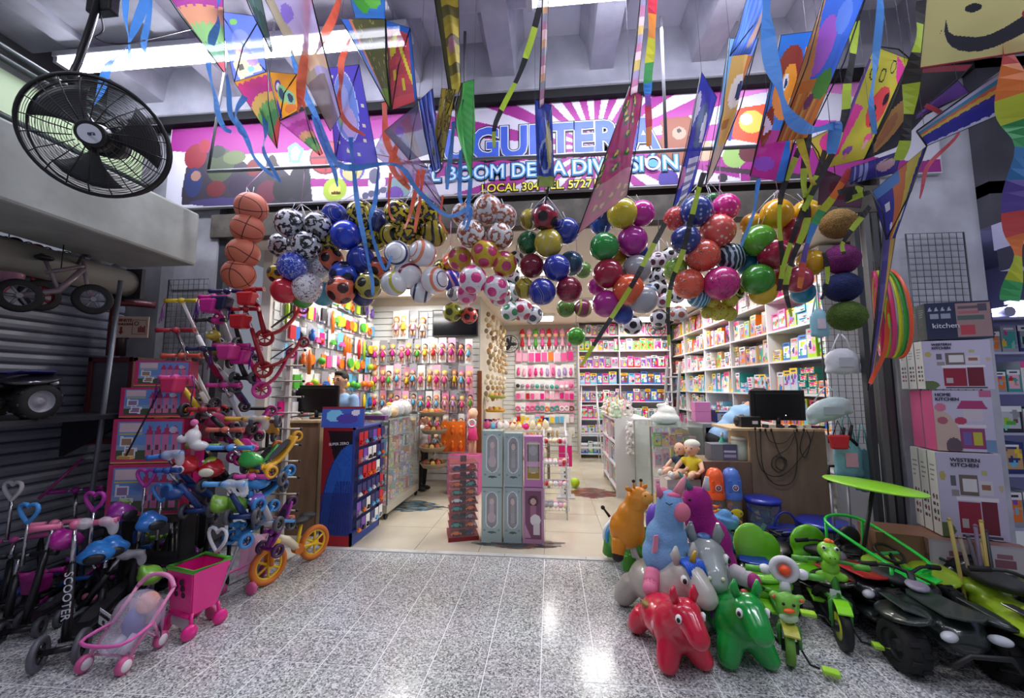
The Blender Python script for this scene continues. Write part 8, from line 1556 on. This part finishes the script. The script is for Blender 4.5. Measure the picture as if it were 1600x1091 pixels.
for sx in(-1,1):
 for k in range(3):obj('toe',MB().ell((sx*.09-.035+.035*k,-.192+.006*abs(k-1),.03),(.014,.01,.016),8,6),M('#d8e0d0',.5),t)
 obj('spot',MB().ell((sx*.10,-.17,.24),(.02,.02,.025),10,6),M('#2c7cb8',.4),t);obj('eye',MB().ell((sx*.06,-.225,.285),.012,8,6),BLACK,t)
for y,c in((.14,'#3c8cd0'),(.2,'#e0e8f0')):obj('saddle_band',MB().torus((0,y,.20),(0,1,0),.128,.016,26,6,1),M(c,.5),t)
# ---- standing animals: pear body with limbs
def sitter(label,loc,rz,col_,body_,head_,snout,limbs,fuzzy=False,s=1.0,vox=.013,lean=(0,0)):
 t=thing('hopper_animal',label,'hopper toy',loc,(lean[0],lean[1],rz),'inflatable hopper animals',s);m_=MB()
 for c,r in body_:m_.ell(c,r)
 m_.tube([Vector(body_[-1][0]),Vector(head_[0])],[.085,.085],12);m_.ell(*head_)
 obj('body',organic(m_,vox,5),M(col_,.9 if fuzzy else.4,bump=.5 if fuzzy else 0,scale=80,coat=0 if fuzzy else.2),t)
 if snout:obj('muzzle',MB().ell(snout[0],snout[1],18,12),M(snout[2],.9 if fuzzy else.5),t)
 for pts,rr_,c,tipc in limbs:
  o=obj('leg',MB().tube(sm_path([Vector(p)for p in pts],3),[rr_[0]+(rr_[1]-rr_[0])*i/(3*(len(pts)-1))for i in range(3*(len(pts)-1)+1)],12).ell(pts[-1],rr_[1],12,8),M(c,.9 if fuzzy else.4),t)
  if tipc:obj('hoof',MB().ell(Vector(pts[-1])+(Vector(pts[-1])-Vector(pts[-2])).normalized()*rr_[1]*.45,rr_[1]*.96,12,8),M(tipc,.6),o)
 return t
zb=P(1045,900,2.78).z
bu=P(1043,898,2.80);t=sitter('pale blue plush unicorn with pink muzzle sitting on top of the white one',(bu.x,bu.y,bu.z+.02),R(8),'#7ca8d8',[((0,0,.10),(.15,.125,.14)),((0,0,.20),(.125,.11,.12)),((.01,-.02,.30),(.085,.085,.09))],((.02,-.03,.39),(.082,.085,.095)),((.055,-.10,.375),(.052,.04,.055),'#d8748c'),[(((-.11,-.06,.02),(-.15,-.12,-.02)),(.05,.045),'#d87494','#d87494'),(((-.02,-.10,.04),(.02,-.17,-.02)),(.055,.048),'#d87494','#5c8cc4'),(((.12,-.04,.02),(.16,-.10,-.04)),(.05,.045),'#d8748c','#7ca8d8')],True,1.08)
obj('horn',MB().tube([(.05,-.05,.46),(.09,-.05,.53),(.115,-.05,.575)],[.03,.02,.006],10),M('#e08c9c',.6),t);obj('horn_tip',MB().ell((.118,-.05,.58),(.010,.010,.016),8,6),M('#d8a03c',.4),t)
obj('ear',MB().tube([(-.04,-.03,.45),(-.055,-.03,.52)],[.024,.008],10),M('#d87494',.8),t);obj('mane',organic(MB().ell((.03,-.06,.46),(.05,.03,.02)).ell((.0,.02,.46),(.04,.04,.03)),.01,2),M('#e06c94',.8),t)
obj('closed_eye',MB().tube([(-.035,-.095,.43),(-.02,-.112,.42),(-.005,-.118,.43)],.003,5),BLACK,t);obj('wing',MB().prism([(0,0),(.03,.02),(.015,.11),(-.01,.10)],-.005,.005,'y'),M('#d88ca4',.8),t,(-.125,-.085,.14),(0,R(15),0))
mu=P(1098,890,2.98);t=sitter('magenta plush unicorn looking left beside the pale blue one',(mu.x+.02,mu.y,mu.z-.08),R(-10),'#a81c84',[((.05,0,.10),(.13,.12,.17)),((.03,0,.24),(.125,.11,.15)),((-.02,0,.36),(.095,.09,.10))],((-.035,-.01,.48),(.088,.088,.09)),((-.12,-.04,.47),(.035,.03,.035),'#b83c7c'),[(((.12,-.06,.10),(.20,-.14,.10)),(.055,.045),'#d8d0d8','#b82c84'),(((.0,-.08,.10),(.03,-.17,.05)),(.065,.055),'#d8d4d8','#a82480')],True,1.12)
obj('horn',MB().tube([(-.07,-.02,.55),(-.11,-.03,.62),(-.14,-.03,.66)],[.022,.014,.004],10),M('#5c9c94',.4,.3),t);obj('ear',MB().tube([(.02,0,.55),(.03,0,.63)],[.024,.012],10),M('#e0dce0',.8),t);obj('eye',MB().ell((-.085,-.075,.50),(.012,.008,.008),8,6),BLACK,t)
gi=P(992,850,3.10);t=sitter('orange hopper giraffe with small horns standing on the green one',(gi.x-.02,gi.y,gi.z-.02),R(30),'#e8921c',[((-.02,.03,.12),(.13,.13,.14)),((-.01,0,.22),(.10,.10,.11)),((.02,-.03,.30),(.07,.07,.08))],((.03,-.05,.375),(.065,.07,.06)),((.045,-.11,.365),(.05,.045,.045),'#e8a03c'),[(((-.10,.02,.06),(-.13,.0,-.02)),(.055,.045),'#e8921c','#241c18'),(((.06,-.08,.06),(.085,-.15,.0)),(.055,.042),'#e8921c','#241c18')],False,1.0)
for sx in(-1,1):
 h_=obj('horn',MB().tube([(.03+sx*.03,-.04,.42),(.03+sx*.035,-.04,.47)],.008,8),M('#e8921c',.4),t);obj('horn_tip',MB().ell((.03+sx*.035,-.04,.475),.013,8,6),M('#241c18',.5),h_)
 obj('ear',MB().ell((.03+sx*.075,-.03,.42),(.035,.012,.018),10,6,(0,sx*-.4,0)),M('#e8921c',.4),t);obj('eye',MB().ell((.045+sx*.028,-.135,.39),(.008,.006,.008),8,6),M('#8c3c1c',.4),t)
obj('tail',MB().tube([(-.12,.10,.2),(-.16,.12,.26)],[.012,.008],6).ell((-.165,.12,.265),.016,8,6),M('#2c241c',.6),t)
dn=P(1132,850,3.3);t=sitter('small light blue plush dinosaur with orange spines behind the magenta unicorn',(dn.x,dn.y,dn.z),R(60),'#5c94cc',[((0,0,.05),(.06,.055,.07)),((0,0,.12),(.045,.04,.05))],((0,-.01,.18),(.05,.05,.045)),((0,-.06,.165),(.035,.035,.03),'#6ca0d4'),[(((-.03,-.02,.0),(-.04,-.05,-.04)),(.025,.022),'#3c6ca8',None),(((.03,-.02,.0),(.04,-.05,-.04)),(.025,.022),'#3c6ca8',None)],True,1.15,.009)
for k in range(5):obj('spine',MB().tube([(0,.03+.008*(k>2)*(k-2),.225-.035*k),(0,.06+.006*k,.24-.038*k)],[.018,.003],8),M('#e8682c',.7),t)
obj('eye',MB().ell((.035,-.045,.195),.009,8,6),BLACK,t)
obj('stand',MB().cyl((0,.01,0),(0,.01,-(dn.z)/1.15),.03),M('#3c3c6c',.5),t)
t=thing('violet_toy','violet toy with a black base behind the giraffe','toy',(P(1024,800,3.5).x,3.5,.001));hz=P(1024,787,3.5).z;obj('base',MB().cyl((0,0,0),(0,0,hz*.5),.07),M('#26242c',.5),t);obj('dome',MB().ell((0,0,hz*.72),(.08,.08,hz*.28),18,12),M('#5c3cb0',.4),t)
# ================================================================ TRICYCLES
def trike(label,fw,hb,seatp,d_hb,tyre,rimc,face,s=1.0):
 F_=G(*fw);t=thing('tricycle',label,'tricycle',F_);H=P(*hb,F_.y+d_hb)-F_;Bk=G(*seatp)-F_;d=Bk.copy();d.z=0;L_=d.length;d=d.normalized();sd=Vector((d.y,-d.x,0));u=Vector((0,0,1));GR=M('#6cc41c',.3,coat=.4);GD=M('#3c8c34',.35,coat=.3)
 ax=(sd+Vector((.25 if face=='dino' else-.35,0,0))).normalized();r=.12 if face=='dino' else.09
 o=obj('front_wheel',wheel_meshes(r,.045,False)[0],M(tyre,.6),t,u*r,u.rotation_difference(ax).to_euler());obj('rim',spoke_rim(r*.98,.05,8)if face!='dino' else MB().lathe([(0,-.02),(r*.62,-.02),(r*.62,.02),(0,.02)],20),M(rimc,.4),o);obj('hub',MB().cyl((0,0,-.04),(0,0,.04),.03),BLACK,o)
 for s_ in(-1,1):
  obj('fork',MB().tube([u*r+ax*s_*.045,u*(r*2.1)+ax*s_*.045,u*(r*2.35)+d*.03],.013,8),GD,t)
  ck=obj('crank',MB().tube([u*r+ax*s_*.05,u*(r-.05*s_)+ax*s_*.08-d*.03,u*(r-.055*s_)+ax*s_*.12-d*.03],.006,6),BLACK,t);obj('pedal',MB().box(u*(r-.055*s_)+ax*s_*.165-d*.03,(.075,.05,.022),math.atan2(ax.y,ax.x)),M('#a8e03c',.4),ck,bev=.006)
 top=H;obj('head_tube',MB().tube([u*(r*2.3)+d*.03,top*.75+u*.0+d*.0+(u*(r*2.3))*.25,top],.020,10),GD,t)
 mg=[u*r+(-d*math.cos(a_)+u*math.sin(a_))*(r+.02)for a_ in[R(x)for x in(48,66,84,102,120,138)]]
 m_=MB();vs=[]
 for p in mg:vs+=[p-ax*.036,p+ax*.036,p+ax*.036+u*.008,p-ax*.036+u*.008]
 m_.add(vs,[(4*i+a_,4*i+b_,4*i+4+b_,4*i+4+a_)for i in range(len(mg)-1)for a_,b_ in((0,1),(1,2),(2,3),(3,0))]+[(0,1,2,3),tuple(len(vs)-4+k for k in range(4))]);obj('mudguard',m_,M('#8ce024',.3,coat=.4)if face=='dino' else M('#c8c44c',.4),t)
 hb_=obj('handlebar',MB().tube(sm_path([top-sd*.17+u*.0,top-sd*.07+u*.015,top+sd*.07+u*.015,top+sd*.17],3),.012,8),GD,t)
 for s_ in(-1,1):obj('grip',MB().cyl(top+sd*s_*.11,top+sd*s_*.19,.018),M('#5ca83c',.4),hb_)
 fd=(-d-u*0+Vector((-.2,-.4,0))).normalized()
 if face=='dino':
  obj('dino_head',organic(MB().ell(top+u*.07,(.058,.062,.055)).ell(top+u*.05+fd*.05,(.042,.045,.035)).ell(top+u*-.02+fd*.01,(.05,.045,.05)),.01,3),M('#7cc42c',.3,coat=.3),t);obj('crest',MB().ell(top+u*.128,(.02,.02,.016),10,6).ell(top+u*.125+sd*.018,(.014,.014,.012),8,6),M('#f0781e',.4),t)
  for s_ in(-1,1):e=obj('eye',MB().ell(top+u*.10+fd*.045+sd*s_*.03,.013,10,8),M('#e8f0e0',.3),t);obj('pupil',MB().ell(top+u*.102+fd*.055+sd*s_*.032,.008,8,6),BLACK,e);obj('nostril',MB().ell(top+u*.06+fd*.092+sd*s_*.012,.004,6,5),BLACK,t)
  obj('dino_chest',organic(MB().ell(top*.86,(.05,.035,.05)).ell(top*.84+sd*.055,(.03,.02,.025)).ell(top*.84-sd*.055,(.03,.02,.025)),.01,2),M('#84cc30',.3,coat=.3),t);obj('badge',MB().box(top*.66+fd*.03,(.05,.012,.04),math.atan2(sd.y,sd.x)),M('#c8d0d0',.4),t)
 else:
  c=top+u*.03+fd*.03;obj('horn_ring',MB().torus(c,fd,.055,.02,30,10),M('#d8d8dc',.35),t);obj('horn_dish',MB().cyl(c-fd*.01,c+fd*.008,.05,n=24),M('#b4b0b8',.4),t);obj('horn_button',MB().ell(c+fd*.015,(.03,.03,.03),16,10),M('#f0501e',.35),t);obj('horn_neck',MB().tube([c-u*.06,c-u*.12],[.024,.03],10),M('#d8d8dc',.35),t)
  for s_ in(-1,1):obj('knuckle',MB().ell(top+sd*s_*.09+u*.005,(.034,.03,.028),12,8),M('#d8d8dc',.35),t)
  f_=top*.66+fd*.045;obj('face_shell',organic(MB().ell(f_,(.06,.045,.08)).ell(f_+sd*.06+u*.05,(.03,.02,.025)).ell(f_-sd*.06+u*.05,(.03,.02,.025)),.01,3),M('#7cc048',.35,coat=.3),t);obj('beak',MB().ell(f_+fd*.05+u*.0,(.03,.015,.013),12,8),M('#f0642c',.4),t);obj('bib',MB().ell(f_+fd*.02-u*.045,(.05,.03,.03),14,8),M('#b8d4a8',.4),t)
  for s_ in(-1,1):obj('eye',MB().ell(f_+fd*.043+sd*s_*.024+u*.03,.008,8,6),BLACK,t);obj('flower',MB().ell(f_+sd*s_*.065+u*.05+fd*.02,(.012,.008,.012),8,6),M('#d86c4c',.5),t)
 st0=u*(r*2.0)+d*.05;obj('frame_tube',MB().tube([st0,d*L_*.5+u*.16,d*L_+u*.13],.02,8),GD,t)
 sc_=d*L_*.78+u*.20;obj('seat',organic(MB().ell(sc_,(.15,.15,.035)).ell(sc_+d*.1+u*.02,(.15,.05,.05)),.014,3),GR,t);obj('seat_back',organic(MB().ell(sc_+d*.16+u*.15,(.13,.05,.13)).ell(sc_+d*.14+u*.05,(.12,.05,.08)),.014,3),GR,t);obj('foot_board',MB().box(d*L_*.5+u*.13,(.16,.18,.02),math.atan2(sd.y,sd.x)),M('#84d42c',.35),t,bev=.008)
 obj('rear_axle',MB().cyl(d*L_+u*.07-sd*.16,d*L_+u*.07+sd*.16,.012),BLACK,t)
 for s_ in(-1,1):wheel(t,d*L_+u*.07+sd*s_*.16,sd,.07,.035,M(tyre,.6),M(rimc,.4),False,6,'rear_wheel')
 return t
trike('lime tricycle with bird face and round white horn, nearer the green horse',(1236,1038),(1224,895),(1195,940),.08,'#6ca03c','#8cb83c','bird')
trike('lime tricycle with dinosaur head and black front tyre',(1318,1014),(1296,880),(1268,925),.08,'#17171a','#b8c42c','dino')
t=thing('toy_stool','rounded lime green toy seat behind the bird faced tricycle','toy seat',(P(1186,900,3.0).x,2.98,.001),R(0),None,1.22);obj('shell',organic(MB().ell((0,0,.20),(.12,.12,.03)).ell((0,.10,.32),(.10,.035,.12)),.013,3),M('#84d83c',.3,coat=.4),t);obj('base',MB().ell((0,0,.13),(.13,.12,.05),18,10),M('#6cbc2c',.35),t)
for s_ in(-1,1):wheel(t,(s_*.12,.0,.06),(1,0,0),.06,.035,RUBBER,M('#b8c42c',.4),False,6)
# ================================================================ QUADS AND CARTS AT RIGHT
q1=G(1480,1052);quad('large black ride-on quad with silver lamps, nearest at the right',(2.10,2.72,0),R(-3),'#222b29','#28322f',.84)
quad('black and lime ride-on quad beside the large black one',(2.62,2.60,0),R(-4),'#9cbc2c','#1e2020',.92)
t=thing('black_bag','glossy black plastic bag behind the lime quad at the right edge','bag',(P(1585,880,2.72).x,2.95,.001));obj('bag',organic(MB().ell((0,0,.22),(.22,.16,.22)).ell((.1,0,.36),(.12,.1,.12)),.02,3),M('#1a1a20',.2,bump=.8,scale=9),t);obj('knot',MB().ell((.1,0,.49),(.04,.04,.03),10,8),M('#1a1a20',.3),t)
quad('blue and black ride-on quad behind the lime tricycles',(P(1165,900,3.25).x+.05,3.3,0),R(-18),'#1c1e24','#1c3cb4',.78,True)
quad('black ride-on quad with a red flank behind the dinosaur tricycle',(P(1300,900,3.1).x,3.15,0),R(10),'#1a1a1e','#b01c28',.82,True)
g0=(P(1365,870,3.0).x,3.0,0);t=thing('go_kart','black go-kart with bright green roll bar and steering wheel','ride-on car',(g0[0],g0[1],.13),R(12),None,.66);KG=M('#1ce04c',.3,coat=.4)
for sx in(-1,1):
 for y in(-.42,.36):wheel(t,(sx*.27,y,.13),(1,0,0),.13,.11,RUBBER,M('#26262c',.5),True)
obj('chassis',organic(MB().ell((0,0,.18),(.2,.48,.08)).ell((0,-.35,.24),(.17,.2,.09)).ell((0,.22,.26),(.2,.2,.10)),.016,3),M('#1a1a1e',.35,coat=.3),t)
obj('support_box',MB().b(-.2,.2,-.3,.3,-.195,.04),M('#1c1c20',.6),t);zr=.52;obj('roll_bar',MB().tube(sm_path([Vector((-.20,-.36,zr-.10)),Vector((-.24,-.05,zr)),Vector((-.22,.30,zr+.10)),Vector((0,.40,zr+.13)),Vector((.22,.30,zr+.10)),Vector((.24,-.05,zr)),Vector((.20,-.36,zr-.10)),Vector((0,-.42,zr-.12))],4),.016,8,closed=False),KG,t)
for sx in(-1,1):obj('roll_bar_post',MB().cyl((sx*.22,.3,.25),(sx*.22,.3,zr+.1),.014),KG,t);obj('roll_bar_post',MB().cyl((sx*.20,-.34,.25),(sx*.20,-.34,zr-.1),.014),KG,t)
obj('seat_back',organic(MB().ell((0,.26,.46),(.13,.07,.12)).ell((0,.2,.34),(.14,.12,.06)),.014,3),M('#16161a',.5),t)
sw=obj('steering_wheel',MB().torus((0,-.16,.46),(0,-.5,1),.11,.014,26,8),BLACK,t);obj('wheel_spoke',MB().box((0,-.16,.46),(.2,.03,.012),m=Matrix.Rotation(R(26),3,'X')),M('#2ca04c',.4),sw);obj('column',MB().cyl((0,-.16,.46),(0,-.28,.30),.018),BLACK,t)
for sx in(-1,1):obj('nose_panel',MB().prism([(0,0),(.12,.04),(.10,.22),(0,.28)]if sx>0 else[(0,0),(-.12,.04),(-.10,.22),(0,.28)],0,.014,'z'),KG,t,(sx*.03,-.52,.33),(R(6),0,0),bev=.004)
t=thing('lime_board','lime green curved plastic board behind the steering wheel','panel',(P(1448,880,2.62).x,2.95,.001),R(30));obj('board',organic(MB().ell((0,0,.36),(.14,.10,.03)).ell((.05,-.06,.33),(.10,.08,.03)),.012,3),M('#8cb42c',.4),t);obj('leg',MB().cyl((0,0,0),(0,0,.34),.02),BLACK,t)
